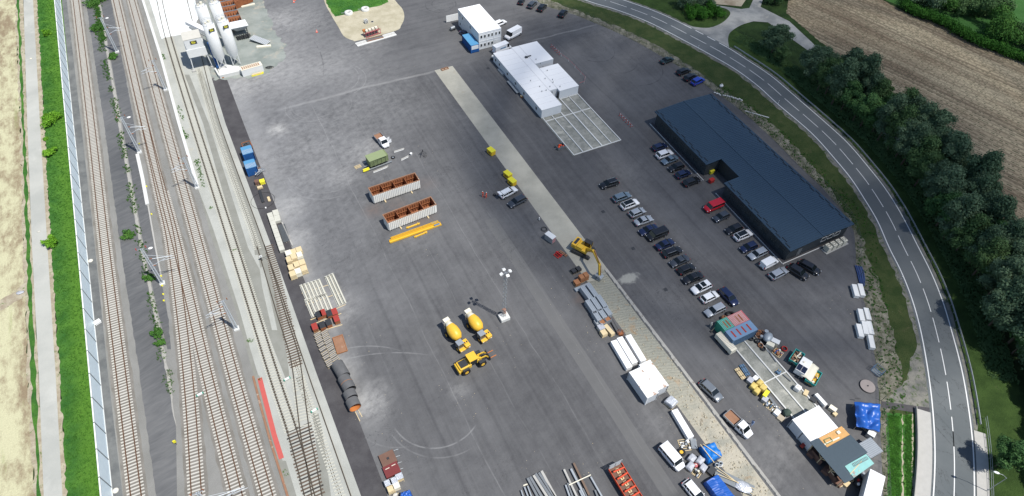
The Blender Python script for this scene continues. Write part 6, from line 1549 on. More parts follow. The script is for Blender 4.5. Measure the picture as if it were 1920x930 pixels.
# toolboxes
def toolbox(u,v,l,rz):
    g=G(u,v); r_=thing('toolbox',l,'tool box',(g.x,g.y,.012),rz,'yellow site boxes'); MB().box(-.95,.95,-.62,.62,.08,1.25).build('body','sun_yellow',r_,bevel=.03); MB().box(-1.0,1.0,-.67,.67,1.25,1.36).build('lid','lemon',r_); MB().box(-.3,.3,-.70,-.63,.6,.8).build('handle','dark_metal',r_); MB().box(-.8,.8,-.5,.5,0,.08).build('skid','dark_metal',r_); return r_
toolbox(921,288,'single yellow site box near the upper slab edge',-1.35); toolbox(952,332,'yellow site box above its twin by the white estate',-1.33); toolbox(960,345,'yellow site box directly behind the white estate',-1.33)
g=G(1031,451); r_=thing('grey_cabinet','grey cabinet with a striped end beside the pale slab','cabinet',(g.x,g.y,.012),-1.25); MB().box(-1.1,1.1,-.6,.6,.1,1.7).build('body','galv',r_,bevel=.03); MB().box(-1.15,1.15,-.65,.65,1.7,1.78).build('lid','light_grey' if 'light_grey' in MATS else 'white_steel',r_); mb=MB()
for k in range(4): mb.box(1.101,1.12,-.5,.5,.3+k*.35,.42+k*.35)
mb.build('stripe','pink',r_)
mb=MB(); mb.bar((-.6,-.7,.1),(-.6,.7,.1),.15,.2).bar((.0,-.8,.1),(.0,.8,.1),.15,.2).bar((-.7,-.6,.25),(.8,-.6,.25),.12,.12).bar((-.7,.6,.25),(.8,.6,.25),.12,.12)
small('red_rack',1046,479,[('frame',mb,'red_paint'),('bar',MB().box(.2,.4,-.8,.8,.1,.5).box(-.3,-.2,-.5,.5,.2,.6),'red_paint')],'dark red steel frame on the asphalt left of the excavator','steel frame',.3)
small('pipe_bundle',1056,476,[('pipe',MB().cyl((-.2,-1,.15),(-.2,1,.15),.15,n=10).cyl((.15,-1,.15),(.15,1,.15),.15,n=10),'rust_pale'),('strap',MB().box(-.4,.35,-.5,-.42,.0,.34),'dark_metal')],'short bundle of brownish pipes right of the red frame','pipe bundle',.35)
mb=MB(); [mb.torus((0,0,.1),R__,.03,20,5) for R__ in (.5,.6,.7)]
small('cable_coil',1020,430,[('coil',mb,'dark_metal')],'thin dark cable coil beside the grey cabinet','cable coil'); small('bollard',1011,413,[('post',MB().cyl((0,0,0),(0,0,.9),.12,n=10),'white_paint'),('base',MB().cyl((0,0,0),(0,0,.08),.25,n=10),'dark_metal')],'short white bollard near the slab edge','bollard')
small('shopping_bag',886,366,[('wheel',MB().torus((0,0,.15),.28,.1,16,6),'black_rubber'),('rim',MB().cyl((0,0,.05),(0,0,.2),.18,n=10),'dark_metal')],'x','wheel') if False else small('spare_wheel',927,366,[('tyre',MB().torus((0,0,.14),.28,.12,16,6),'black_rubber'),('rim',MB().cyl((0,0,.05),(0,0,.2),.18,n=10),'dark_metal')],'loose wheel on the ground behind the open white estate','wheel')
# fence line of red-white barriers
def barrier(A,B,n,label,mt='red_paint'):
    a,b_=G(*A),G(*B); d=(b_-a); c=a; r_=thing('safety_barrier',label,'barrier',(c.x,c.y,.012),math.atan2(d.y,d.x)); L=d.length
    for k in range(n):
        x0,x1=L*k/n,L*(k+1)/n-.05; bo=MB(); m=int((x1-x0)/.3)
        for q in range(max(m,2)): mb_=bo.box(x0+q*(x1-x0)/max(m,2),x0+(q+1)*(x1-x0)/max(m,2),-.03,.03,.7,.88,q%2)
        bo.build('board',[mt,'white_paint'],r_); MB().bar((x0+.05,0,0),(x0+.05,0,.9),.05,.05).bar((x0+.05,-.3,.02),(x0+.05,.3,.02),.06,.04).build('leg','red_paint',r_)
    return r_
barrier((1033,88),(1052,106),5,'red and white board barrier at the upper corner of the white complex')
barrier((1161,217),(1186,242),6,'red barrier row on the asphalt between the foundation grid and the hall')
tp=[G(1052,106),G(1066,116),G(1078,128),G(1089,140),G(1097,148),G(1095,157),G(1086,160)]; mb=MB(); mp=MB()
for p,q in zip(tp[:-1],tp[1:]): mb.bar((p.x,p.y,.8),(q.x,q.y,.8),.03,.09); mp.bar((p.x,p.y,0),(p.x,p.y,.9),.05,.05)
bt=thing('barrier_tape','red and white tape on thin stakes along the white complex','barrier tape'); mb.build('tape','pink',bt); mp.build('stake','white_paint',bt)
a,b_=G(837,43),G(859,38); d=b_-a; r_=thing('display_panel','white hoarding panel standing left of the two-storey office','panel',((a.x+b_.x)/2,(a.y+b_.y)/2,.012),math.atan2(d.y,d.x)); MB().box(-d.length/2,d.length/2,-.06,.06,.2,2.3).build('board','white_paint',r_); 
for s in (-1,1): MB().bar((s*d.length/2.2,.6,0),(s*d.length/2.2,0,1.8),.07,.07).build('strut','galv',r_)
g=G(849,56); r_=thing('drum_compressor','grey round compressor on a small frame beside the office','compressor',(g.x,g.y,.012),.3); MB().cyl((-.8,0,.7),(.6,0,.7),.45,n=16).build('tank','galv',r_); MB().box(-1,.9,-.5,.5,.15,.28).build('frame','dark_metal',r_); MB().cyl((.3,-.6,.25),(.3,.6,.25),.25,n=12).build('wheel','black_rubber',r_)
# small skip with orange gear by the grid
g=G(1050,277); r_=thing('equipment_crate','open grey crate of orange safety gear beside the foundation grid','crate',(g.x,g.y,.012),.1); mb=MB(); mb.box(-1.1,1.1,-.75,-.68,.1,.8).box(-1.1,1.1,.68,.75,.1,.8).box(-1.1,-1.03,-.68,.68,.1,.8).box(1.03,1.1,-.68,.68,.1,.8).box(-1.1,1.1,-.75,.75,.05,.1); mb.build('crate_wall','galv_dark',r_)
for x,y,s in ((-.5,-.2,.35),(.3,.2,.3),(.7,-.3,.25),(0,.4,.25)): MB().ell((x,y,.5),(s,s*.7,s),8,6,0,.2).build('gear_bag','hivis',r_)
mb=MB(); mb.bar((-1.1,0,.3),(-1.9,.1,.25),.06,.06).bar((1.1,-.5,.3),(1.8,-.9,.25),.06,.06); mb.build('handle','galv',r_)
small('small_cask',978,183,[('cask',MB().cyl((0,0,0),(0,0,.6),.33,n=14),'copper_clay'),('lid',MB().cyl((0,0,.6),(0,0,.64),.34,n=14),'wood_pale')],'single brown cask standing in front of the white complex','cask')
small('pallet_jack',925,110,[('body',MB().box(-.5,.5,-.35,.35,.3,1.0),'white_paint'),('engine',MB().box(-1.0,-.4,-.3,.3,.1,.6),'dark_metal'),('hose',MB().torus((0,-.8,.1),.4,.06,14,5),'dark_metal')],'small white machine with a dark hose at the end of the white complex','machine',.5)
a=G(834,130); tag(MB().box(-1.1,1.1,-.4,-.3,0,.3).box(-1.1,1.1,.3,.4,0,.3).box(-1.1,-1.0,-.3,.3,0,.3).box(1.0,1.1,-.3,.3,0,.3).box(-.05,.05,-.3,.3,0,.3).build('timber_crate','rust_pale',loc=(a.x,a.y,.02),rz=.1),'brown open timber frame on the far end of the pale slab','frame')
# ================================================================ stored goods
random.seed(77)
def lump(a,b,h):   # sagging wrapped block
    j=lambda:random.uniform(-.08,.08); mb=MB(); q=[(-a/2,-b/2),(0,-b/2),(a/2,-b/2),(a/2,0),(a/2,b/2),(0,b/2),(-a/2,b/2),(-a/2,0)]
    vs=[(x*.96+j(),y*.96+j(),.12) for x,y in q]+[(x+j(),y+j(),h*.6+j()) for x,y in q]+[(x*.86+j(),y*.86+j(),h+j()) for x,y in q]+[(j(),j(),h+.08)]
    fs=[(i,(i+1)%8,8+(i+1)%8,8+i) for i in range(8)]+[(8+i,8+(i+1)%8,16+(i+1)%8,16+i) for i in range(8)]+[(16+i,16+(i+1)%8,24) for i in range(8)]+[tuple(range(8))[::-1]]
    return mb.add(vs,fs)
def load(u,v,w_,l_,h,mat,label,cat='pallet load',name='pallet_load',group=None,rz=0,pallet=True,top=None,layers=1,z=0,bev=0,straps=False,world=None):
    g = G(u,v) if world is None else Vector((*world,0)); r_=thing(name,label,cat,(g.x,g.y,.012+z),rz,group); b=0
    if pallet:
        mb=MB()
        for k in range(5): y=-l_/2+.06+k*(l_-.12)/4; mb.box(-w_/2,w_/2,y-.05,y+.05,.10,.13)
        for x in (-w_/2+.06,0,w_/2-.06): mb.box(x-.05,x+.05,-l_/2,l_/2,0,.10)
        mb.build('pallet','wood_pale',r_); b=.132
    d=(h-b)/layers; mb=MB()
    for k in range(layers): e=random.uniform(0,.04); mb.box(-w_/2+e,w_/2-e,-l_/2+e,l_/2-e,b+k*d+.004,b+(k+1)*d-(.03 if layers>1 and k<layers-1 else 0))
    mb.build('load',mat,r_,bevel=bev)
    if top: MB().box(-w_/2-.02,w_/2+.02,-l_/2-.02,l_/2+.02,h+.003,h+.03).build('cover',top,r_)
    if straps:
        for y in (-.28*l_,.28*l_): MB().box(-w_/2-.015,w_/2+.015,y-.04,y+.04,b,h+.012).build('strap','wood_pale',r_)
    return r_
def bar_thing(name,label,cat,A,B,wd,h,mat,z=0,group=None,kind='box',world=False,zpx=0):
    a=(G(*A,zpx) if not world else Vector(A)); b=(G(*B,zpx) if not world else Vector(B)); a.z=b.z=0; d=b-a; c=(a+b)/2; L=d.length/2
    r_=thing(name,label,cat,(c.x,c.y,.012+z),math.atan2(d.y,d.x),group)
    if kind=='box': MB().box(-L,L,-wd/2,wd/2,0,h).build('body',mat,r_,bevel=.02)
    if kind=='I':
        MB().box(-L,L,-wd/2,wd/2,0,.04).box(-L,L,-wd/2,wd/2,h-.04,h).build('flange',mat,r_); MB().box(-L,L,-.03,.03,.04,h-.04).build('web',mat,r_)
    if kind=='cyl': MB().cyl((-L,0,wd/2),(L,0,wd/2),wd/2,n=12).build('tube',mat,r_)
    if kind=='packs':
        n=max(2,int(2*L/1.3)); 
        for k in range(n): MB().box(-L+k*2*L/n+.03,-L+(k+1)*2*L/n-.03,-wd/2,wd/2,.08,h).build('pack',mat,r_)
        for k in range(n): MB().box(-L+k*2*L/n+.2,-L+k*2*L/n+.3,-wd/2-.02,wd/2+.02,0,.08).build('bearer','wood_pale',r_)
    if kind=='tee':
        MB().box(-L,L,-wd/2,wd/2,0,.10).build('flange',mat,r_); MB().box(-L,L,-.07,.07,.10,h).build('rib',mat,r_); MB().box(-L-.15,-L,-wd/2,wd/2,0,h*.8).build('end_block',mat,r_)
    return r_
def blue_box(u,v,l):
    g=G(u,v); c=container('small_container',l,g.x-1.2,g.x+1.2,g.y-1.45,g.y+1.45,2.5,'container_blue','light_blue','small blue containers',rz=0); mb=MB()
    for k in range(9): mb.box(-1.1+k*.26,-1.0+k*.26,-1.4,.2,2.502,2.54)
    mb.build('roof_rib','shrinkwrap',c); return c
blue_box(468,296,'upper of two small blue containers on the black strip'); blue_box(474,322,'lower of two small blue containers on the black strip')
g=G(465,278); r_=thing('winch_frame','rusty open frame machine above the upper blue container','machine',(g.x,g.y,.012),.1); mb=MB()
for x in (-1,1):
    for y in (-.9,.9): mb.bar((x,y,0),(x,y,1.3),.12,.12)
mb.bar((-1,-.9,1.3),(1,-.9,1.3),.12,.12).bar((-1,.9,1.3),(1,.9,1.3),.12,.12).bar((-1,-.9,1.3),(-1,.9,1.3),.12,.12).bar((1,-.9,1.3),(1,.9,1.3),.12,.12); mb.build('frame','rust',r_); MB().cyl((-.7,0,.6),(.7,0,.6),.5,n=16).build('drum','dark_metal',r_); MB().torus((0,1.4,.3),.35,.08,14,5).build('hook_ring','dark_metal',r_)
g=G(484,324); r_=thing('scrap_frames','tangle of pale steel frames below the blue containers','steel frames',(g.x,g.y,.012),.2)
for k in range(14):
    a=random.uniform(0,3.1); x,y=random.uniform(-.9,.9),random.uniform(-1.1,1.1); MB().bar((x-math.cos(a)*.9,y-math.sin(a)*.9,random.uniform(.2,1.2)),(x+math.cos(a)*.9,y+math.sin(a)*.9,random.uniform(.2,1.2)),.10,.12).build('frame_bar',random.choice(['galv','white_steel','rust_pale','galv']),r_)
load(483,345,1.0,1.1,1.0,'brown_board','brown crate beside the lemon yellow one on the black strip',pallet=True); load(493,344,1.1,1.1,.9,'lemon','lemon yellow crate on the edge of the black strip',pallet=True,top='lemon'); load(488,353,1.2,.7,.5,'wood_pale','low pale pallet below the yellow and brown crates')
bar_thing('dark_beam','dark beam lying inside the big hose ring on the black strip','beam',(487,358),(494,380),.6,.3,'dark_metal'); load(504.5,374,.55,1.5,.25,'wood_pale','narrow pale timber piece in the hose ring','timber','timber',pallet=False,straps=True)
mb=MB(); mb.torus((0,0,.05),2.6,.035,40,5); small('hose_ring',493,376,[('hose',mb,'black_rubber'),('valve',MB().box(-.1,.2,-2.8,-2.5,0,.2),'white_paint')],'big thin black hose ring lying on the black strip','hose ring')
SG='concrete slab packs'
bar_thing('slab_packs','long left row of pale concrete slab packs on the black strip','concrete packs',(507,404),(531,474),1.1,.9,'beam_grey_pale' if 'beam_grey_pale' in MATS else (basic('beam_grey_pale',(.52,.51,.44),.85,var=.12) or 'beam_grey_pale') and 'beam_grey_pale',kind='packs')
bar_thing('slab_packs','short right row of pale concrete slab packs beside the dusty yard edge','concrete packs',(517,398),(523,419),1.2,.8,'beam_grey_pale',kind='packs')
r_=thing('bar_rack','rack of close dark steel bars right of the slab packs','bar rack',tuple(G(533,438))[:2]+(.012,),-.02)
for k in range(18): MB().box(-.75,.75,-2.6+k*.3,-2.5+k*.3,.02,.3).build('bar','galv_dark',r_)
bar_thing('bar_rack_edge','pale kerb strip edging the rack of dark bars','strip',(529,418),(549,462),.25,.3,'beam_grey') 
o_=[(541,477),(550,473),(560,469),(543,489),(552,485),(562,482),(546,502),(555,497),(566,493),(549,516),(559,511),(570,506)]; cn=('left','middle','right'); rn=('top','second','third','bottom')
for i,(u,v) in enumerate(o_):
    hh=random.choice((1.0,1.3,1.6)); load(u+2,v+4,1.25,1.45,hh,'wood_pale' if i%5 else 'cream',f'{cn[i%3]} stack of pale timber in the {rn[i//3]} row of the timber block','timber stack','timber_stack','timber stacks in a block',layers=4 if i%2 else 3,rz=.0)
nm=('first','second','third','fourth','fifth','sixth')
for k in range(6):
    bar_thing('concrete_beam',f'{nm[k]} beam from the left in the upper set of grey concrete beams','concrete beam',(565+k*6.6,537-k*2.1),(577+k*6.6,565-k*2.1),.55,.5,'beam_grey_pale','' and 0 or 0,'grey concrete beams',kind='tee')
    bar_thing('concrete_beam',f'{nm[k]} beam from the left in the lower set of grey concrete beams','concrete beam',(574+k*7.2,564-k*2.3),(587+k*7.2,595-k*2.3),.55,.5,'beam_grey_pale',0,'grey concrete beams',kind='tee')
for k in range(3): bar_thing('concrete_beam',f'{nm[k]} of the three longest concrete beams on the right of the set','concrete beam',(612+k*5.7,521-k*2.6),(636+k*5.7,574-k*2.6),.55,.55,'beam_grey_pale',0,'grey concrete beams',kind='tee')
for (A,B,l) in (((566,550),(620,533),'upper timber bearer under the concrete beams'),((573,572),(640,548),'lower timber bearer under the concrete beams'),((583,600),(648,571),'timber bearer at the foot of the concrete beams')): bar_thing('timber_bearer',l,'timber bearer',A,B,.14,.03,'wood_pale')
for (u,v,mt,l) in ((600,592,'dark_metal','dark-topped brick stack beside the uppermost red one on the left'),(607,589,'brick_red','red-topped stack near the upper left of the brick group'),(619,590,'dark_metal','dark-topped stack between the upper red ones'),(629,587,'brick_red','red-topped stack at the upper right corner of the brick group'),(632.5,600,'brick_red','taller red-topped stack at the right edge of the brick group'),(618,607,'dark_metal','dark-topped stack in the middle of the lower row'),(606,612,'dark_metal','dark-topped stack next to the lowest red one'),(592,615,'brick_red','lowest red-topped stack at the left of the brick group')):
    load(u,v+3,1.0,1.5,1.1,'rust',l,'brick stack','brick_stack','red and dark topped stacks',top=mt,layers=3)
for (A,B,l) in (((582,600),(604,592),'pale timber left of the red and dark stacks'),((585,609),(640,588),'long pale timber between the two rows of stacks'),((598,622),(642,609),'pale timber below the lower row of stacks')): bar_thing('loose_timber',l,'timber',A,B,.14,.10,'wood_pale')
Lc=[(596,629),(598,635),(600,641),(603,648),(606,656),(610,664),(613,671),(617,679),(620,685)]; Rc=[(609,625),(611,631),(613,637),(616,643),(618,650),(621,656),(624,663),(626,669),(630,675),(634,680)]
basic('paver_dark', (.16,.165,.175), .6, var=.35, sc=4)
for j,c in enumerate((Lc,Rc)):
    for i,(u,v) in enumerate(c): load(u,v+1,1.25,.72,.62,'paver_dark',f"{('topmost','second','third','fourth','fifth','sixth','seventh','eighth','ninth','tenth')[i]} wrapped paver pallet in the {('left','right')[j]} column",'paver pallet','paver_pallet','wrapped paver pallets',straps=True,rz=.25)
g=G(638,647); r_=thing('rusty_tray','flat rusty steel tray lying right of the paver pallets','steel tray',(g.x,g.y,.012),-.05); MB().box(-.95,.95,-1.9,1.9,.0,.25).build('plate','rust_pale',r_); MB().box(-1.0,-.9,-1.95,1.95,.25,.4).box(.9,1.0,-1.95,1.95,.25,.4).box(-.9,.9,-1.95,-1.85,.25,.4).box(-.9,.9,1.85,1.95,.25,.4).build('rim','copper_clay',r_)
for i,(A,B,l) in enumerate((((634,688),(648,712),'first, longest segment of the big black pipes'),((646,714),(659,737),'second big black pipe segment with an orange ring'),((656,741),(662,753),'third, short and tilted black pipe segment'),((661,756),(668,770),'last black pipe segment, its orange inside showing'))):
    a,b=G(*A),G(*B); d=b-a; c=(a+b)/2; L=d.length/2; r_=thing('pipe_segment',l,'pipe',(c.x,c.y,.012),math.atan2(d.y,d.x),'big black pipe segments'); n=24; R=1.12; mb=MB(); mi=MB()
    mb.cyl((-L,0,R),(L,0,R),R,R,n,cap=False); mi.cyl((L,0,R),(-L,0,R),R-.09,R-.09,n,cap=False)
    vs=[]; 
    for xx in (-L,L):
        base=len(mb.v)
        for k in range(n): t=2*math.pi*k/n; mb.v.append((xx,R*math.cos(t),R+R*math.sin(t))); mb.v.append((xx,(R-.09)*math.cos(t),R+(R-.09)*math.sin(t)))
        for k in range(n): j=(k+1)%n; mb.f.append((base+2*k,base+2*j,base+2*j+1,base+2*k+1)); mb.m.append(0); mb.sm.append(False)
    mb.build('pipe_wall','pipe_black',r_); mi.build('lining','orange' if i==3 else 'pipe_black',r_)
    if i==1: MB().cyl((-.1,0,R),(0,0,R),R+.01,n=n,cap=False).build('ring','copper_clay',r_)
    for x in (-L*.5,L*.5): MB().box(x-.06,x+.06,-.75,.75,0,.08).build('chock','wood_pale',r_)
bar_thing('loose_timber','pale timber sticking out from the last black pipe','timber',(666,772),(675,790),.12,.1,'wood_pale'); bar_thing('loose_timber','shorter pale timber right of the last black pipe','timber',(672,769),(679,782),.12,.1,'wood_pale')
g=G(728,862); r_=thing('steel_platform','brown weathered platform with a small square hatch','platform',(g.x,g.y,.012),.03); MB().box(-1.25,1.25,-1.15,1.15,.1,.55).build('deck','brown_board',r_); MB().box(-.2,.2,-.2,.2,.551,.6).build('hatch','dark_metal',r_); MB().box(-1.3,1.3,-1.2,1.2,0,.1).build('frame','dark_metal',r_)
g=G(735,883); r_=thing('steel_platform','maroon platform with two small slats below the brown one','platform',(g.x,g.y,.012),.03); MB().box(-1.25,1.25,-1.0,1.0,.1,.6).build('deck','maroon' if 'maroon' in MATS else (basic('maroon',(.17,.035,.035),.7,var=.12) and 'maroon') or 'maroon',r_); MB().box(-.9,-.2,.4,.5,.601,.64).box(.2,.9,.5,.6,.601,.64).build('slat','cream',r_)
for k in range(4): bar_thing('threaded_rod',f'{nm[k]} thin pale rod sticking out beside the brown platforms','rod',(738+k*3,845+k*12),(747+k*3,842+k*12),.08,.08,'galv')
for u,v,mt,tp_,l in ((729,910,'wood_pale','foil','foil-topped timber pallet at the left of the lowest stack'),(739,906,'wood_pale','foil','foil-topped timber pallet in the middle of the lowest stack'),(750,898,'wood_pale','foil','foil-topped timber pallet at the right of the lowest stack'),(744,915,'cream',None,'bare cream pallet load in front of the lowest stack'),(734,921,'wood_pale',None,'timber pallet at the lower left of the lowest stack')): load(u,v,1.1,1.0,1.1,mt,l,top=tp_,layers=3)
def tarp(name,label,pts,h,mat,wr=.18,seed=1,res=22,posts=False,cat_='tarpaulin',sag=0):
    P_=[Vector(p) for p in pts]; random.seed(seed); mb=MB(); n=res; vs=[]; fr=[(random.uniform(-5,5),random.uniform(-5,5),random.uniform(0,6),random.uniform(.3,1)) for _ in range(7)]
    for j in range(n+1):
        for i in range(n+1):
            s,t=i/n,j/n; p=(P_[0].lerp(P_[1],s)).lerp(P_[3].lerp(P_[2],s),t); q=0
            for a,b,c,d in fr: q+=d*abs(math.sin(a*s*1.7+b*t*1.7+c+.8*math.sin(5*s+c)))
            e=min(s,1-s,t,1-t); k=min(1,e*9); z=(h*(k**.5)*(.9) if not posts else h-.25*(1-k))+wr*(q-2.6)*(.35+.65*k)-sag*(1-abs(2*s-1))*0
            vs.append((p.x+random.uniform(-.02,.02),p.y+random.uniform(-.02,.02),max(z,.03)))
    mb.add(vs,[(j*(n+1)+i,j*(n+1)+i+1,(j+1)*(n+1)+i+1,(j+1)*(n+1)+i) for j in range(n) for i in range(n)],0,True)
    c=sum(P_,Vector((0,0,0)))/4; mb.v=[(x-c.x,y-c.y,z) for x,y,z in mb.v]; r_=thing(name,label,cat_,(c.x,c.y,0)); o=mb.build('sheet',mat,r_); md=o.modifiers.new('thick','SOLIDIFY'); md.thickness=.03; md.offset=-1
    if posts:
        for p in P_: q=(p-c)*.92; MB().cyl((q.x,q.y,0),(q.x,q.y,h-.35),.06,n=6).build('post','wood_grey',r_)
    return r_
tarp('blue_tarpaulin','crumpled bright blue tarpaulin at the bottom edge beside the pallets',[G(752,926),G(770,922),G(776,935),G(748,945)],1.2,'blue_tarp',.2,4,14)
small('sand_bag',741,929,[('bag',MB().ell((0,0,.25),(.5,.35,.3),8,5,0,.15),'sand_bag'),('tie',MB().cyl((.4,0,.3),(.6,0,.35),.06,.1,6),'wood_pale')],'pale bag at the bottom edge left of the blue tarpaulin','bag')
# along the trench
load(1075,511,1.0,1.1,.8,'dark_metal','left of two dark square pallets above the brick pallets',layers=2,rz=.1); load(1084,507,1.0,1.1,.8,'dark_metal','right of two dark square pallets above the brick pallets',layers=2,rz=.1)
load(1089,527,1.0,1.2,1.6,'copper_clay','left of two tall brown brick pallets by the slab edge',layers=4); load(1097,523,1.0,1.2,1.6,'copper_clay','right of two tall brown brick pallets by the slab edge',layers=4); load(1081,533,1.1,1.2,.9,'copper_clay','low brown brick pallet left of the tall pair',layers=3)
basic('bright_steel', (.34,.38,.41), .5, .4, .3, var=.15, sc=2)
bar_thing('steel_profile','grey steel profile lying crosswise above the profile packs','steel profile',(1078,546),(1106,534),.8,.5,'bright_steel')
packs=[((1090,545),(1107,568),'left upper'),((1101,540),(1117,563),'right upper'),((1099,570),(1116,595),'left middle'),((1109,566),(1125,590),'centre middle'),((1119,561),(1135,585),'right middle'),((1112,591),(1123,608),'left lower'),((1122,587),(1133,603),'centre lower'),((1132,583),(1143,598),'right lower')]
for A,B,l in packs:
    a,b=G(*A),G(*B); d=b-a; c=(a+b)/2; L=d.length/2; r_=thing('profile_pack',f'{l} pack of long grey steel profiles beside the rubble trench','steel profile pack',(c.x,c.y,.012),math.atan2(d.y,d.x),'packs of grey steel profiles')
    MB().box(-L+.04,L-.04,-.52,.52,.12,1.45).build('profile','bright_steel',r_,bevel=.03)
    mb=MB()
    for k in range(3): mb.box(-L+.05,L-.05,-.5+k*.38,-.44+k*.38,1.451,1.48)
    mb.build('rib','galv',r_); MB().box(-L*.6,-L*.6+.12,-.6,.6,0,.12).box(L*.5,L*.5+.12,-.6,.6,0,.12).build('bearer','wood_grey',r_)
for u,v,l in ((1128,609,'left open steel crate with brown content under the profile packs'),(1138,603,'right open steel crate with brown content under the profile packs')):
    g=G(u,v); r_=thing('steel_crate',l,'crate',(g.x,g.y,.012),0); MB().box(-.6,.6,-.6,-.55,.1,1.2).box(-.6,.6,.55,.6,.1,1.2).box(-.6,-.55,-.55,.55,.1,1.2).box(.55,.6,-.55,.55,.1,1.2).box(-.6,.6,-.6,.6,.05,.1).build('crate_wall','galv',r_); MB().box(-.54,.54,-.54,.54,.1,.95).build('content','copper_clay',r_)
load(1118,608,.7,1.2,.8,'galv','small grey case left of the open steel crates',pallet=False)
load(1126,618,1.2,1.2,1.0,'sand_bag','wrapped pallet of pale sacks left of the plank stack',top='shrinkwrap',layers=4); load(1131,628,1.2,1.2,1.0,'wood_pale','pallet of pale sacks below the wrapped one',layers=4); load(1141,622,.9,2.6,.9,'wood_pale','stack of pale planks beside the sack pallets','plank stack','plank_stack',layers=5,rz=.1)
g=G(1154,612); r_=thing('hose_bundle','bundle of black corrugated hoses lying along the trench','hose bundle',(g.x,g.y,.012),1.45)
for k in range(4): MB().cyl((-1.9,-.4+k*.26,.22+.1*(k%2)),(1.9,-.35+k*.26,.22+.1*(k%2)),.17,n=10).build('hose','pipe_black',r_)
mb=MB(); random.seed(12)
for k in range(46): a=random.uniform(0,6.28); mb.bar((random.uniform(-.4,.4),random.uniform(-.5,.5),.05),(math.cos(a)*.7,math.sin(a)*.8,random.uniform(.2,.8)),.04,.04)
small('rebar_heap',1163,626,[('rebar',mb,'rust'),('core',MB().ell((0,0,.2),(.6,.6,.3),8,5,0,.2),'rust')],'tangled heap of rusty wire left of the trench','wire heap')
for A,B,l in (((1149,646),(1179,697),'left of three long white wrapped beams'),((1160,640),(1189,688),'middle of three long white wrapped beams'),((1176,636),(1205,684),'right of three long white wrapped beams, nearest the trench')):
    a,b=G(*A),G(*B); c=(a+b)/2; d=b-a; L=d.length/2; r_=thing('white_beam',l,'wrapped beam',(c.x+.1,c.y+.2,.012),math.atan2(d.y,d.x),'long white wrapped beams'); MB().box(-L,L,-.62,.62,.12,1.15).build('wrapping','roof_white',r_,bevel=.05); MB().box(-L*.7,-L*.7+.12,-.65,.65,0,.12).box(L*.6,L*.6+.12,-.65,.65,0,.12).build('bearer','wood_pale',r_)
basic('container_white_worn', (.74,.74,.72), .55, var=.04, grime=(.36,.20,.11), g0=.57, g1=.68, sc=.9)
container('white_container','left of two worn white containers beside the trench, its side in shade',48.65,51.05,36.45,42.2,2.6,'wall_white','container_white_worn','worn white containers')
container('white_container','right of two worn white containers, rust-stained at its near corner',51.15,53.55,36.9,42.7,2.6,'wall_white','container_white_worn','worn white containers')
g=G(1257,757); r_=thing('foil_bale','crumpled silver foil-wrapped bale on a pallet below the containers','wrapped bale',(g.x,g.y,.012),.3); lump(1.9,1.8,1.25).build('foil','foil',r_,bevel=.15); MB().box(-.9,.9,-.9,.9,0,.12).build('pallet','wood_pale',r_)
a,b=G(1262,773),G(1293,825); c=(a+b)/2; d=b-a; L=d.length/2; r_=thing('white_beam','single long white wrapped beam below the foil bale','wrapped beam',(c.x,c.y,.012),math.atan2(d.y,d.x)); MB().box(-L,L,-.6,.6,.12,1.1).build('wrapping','roof_white',r_,bevel=.05); MB().box(-L*.7,-L*.7+.12,-.65,.65,0,.12).box(L*.7,L*.7+.12,-.65,.65,0,.12).build('bearer','wood_pale',r_)
g=G(1300,833); r_=thing('corrugated_sheets','small stack of grey corrugated sheets at the foot of the long white beam','sheets',(g.x,g.y,.012),-.5); MB().box(-.5,.5,-.9,.9,.1,.3).build('sheet','galv',r_); mb=MB()
for k in range(6): mb.box(-.45+k*.16,-.39+k*.16,-.9,.9,.301,.34)
mb.build('rib','galv_dark',r_); MB().box(-.6,.6,-.7,-.6,0,.1).box(-.6,.6,.6,.7,0,.1).build('bearer','wood_pale',r_)
def parts_pallet(u,v,label,mats,n=9,rz=0,w_=1.2,l_=1.5):
    g=G(u,v); r_=thing('parts_pallet',label,'pallet load',(g.x,g.y,.012),rz); mb=MB()
    for k in range(6): y=-l_/2+k*l_/5; mb.box(-w_/2,w_/2,y-.05,y+.05,.08,.12)
    mb.box(-w_/2,-w_/2+.1,-l_/2,l_/2,0,.08).box(w_/2-.1,w_/2,-l_/2,l_/2,0,.08); mb.build('pallet','wood_pale',r_)
    for k in range(n):
        x,y=random.uniform(-w_*.38,w_*.38),random.uniform(-l_*.4,l_*.4); s=random.uniform(.1,.22); mt=random.choice(mats)
        if k%3==0: MB().cyl((x,y,.12),(x,y,.12+s*2.4),s,n=10).build('canister',mt,r_)
        elif k%3==1: MB().bx((x,y,.12+s),(s*2,s*2.6,s*2),random.uniform(0,1.5)).build('case',mt,r_)
        else: MB().cyl((x-.25,y,.25),(x+.25,y,.25),s*.8,n=10).build('drum_roll',mt,r_)
    return r_
parts_pallet(1283,835,'pallet of white and dark fittings beside the corrugated sheets',['white_paint','dark_metal','white_steel','galv'],16,-.3,1.8,2.0)
small('loader_tyre',1277,849,[('tyre',MB().torus((0,0,.25),.5,.22,22,9),'black_rubber'),('rim',MB().cyl((0,0,.1),(0,0,.35),.33,n=14),'machine_yellow_bright')],'single black tyre with a yellow rim on a board beside the minibus','tyre')
for u,v,l in ((1296,862,'upper wrapped pallet left of the first blue tarpaulin'),(1311,866,'wrapped grey pallet touching the first blue tarpaulin'),(1317,880,'lower wrapped pallet right of the pink sack'),(1293,877,'wrapped pallet left of the pink sack')):
    g=G(u,v); r_=thing('wrapped_pallet',l,'wrapped pallet',(g.x,g.y,.012),.35); lump(1.45,1.15,.95).build('wrapping','shrinkwrap',r_,bevel=.12); MB().box(-.7,.7,-.55,.55,0,.12).build('pallet','wood_pale',r_)
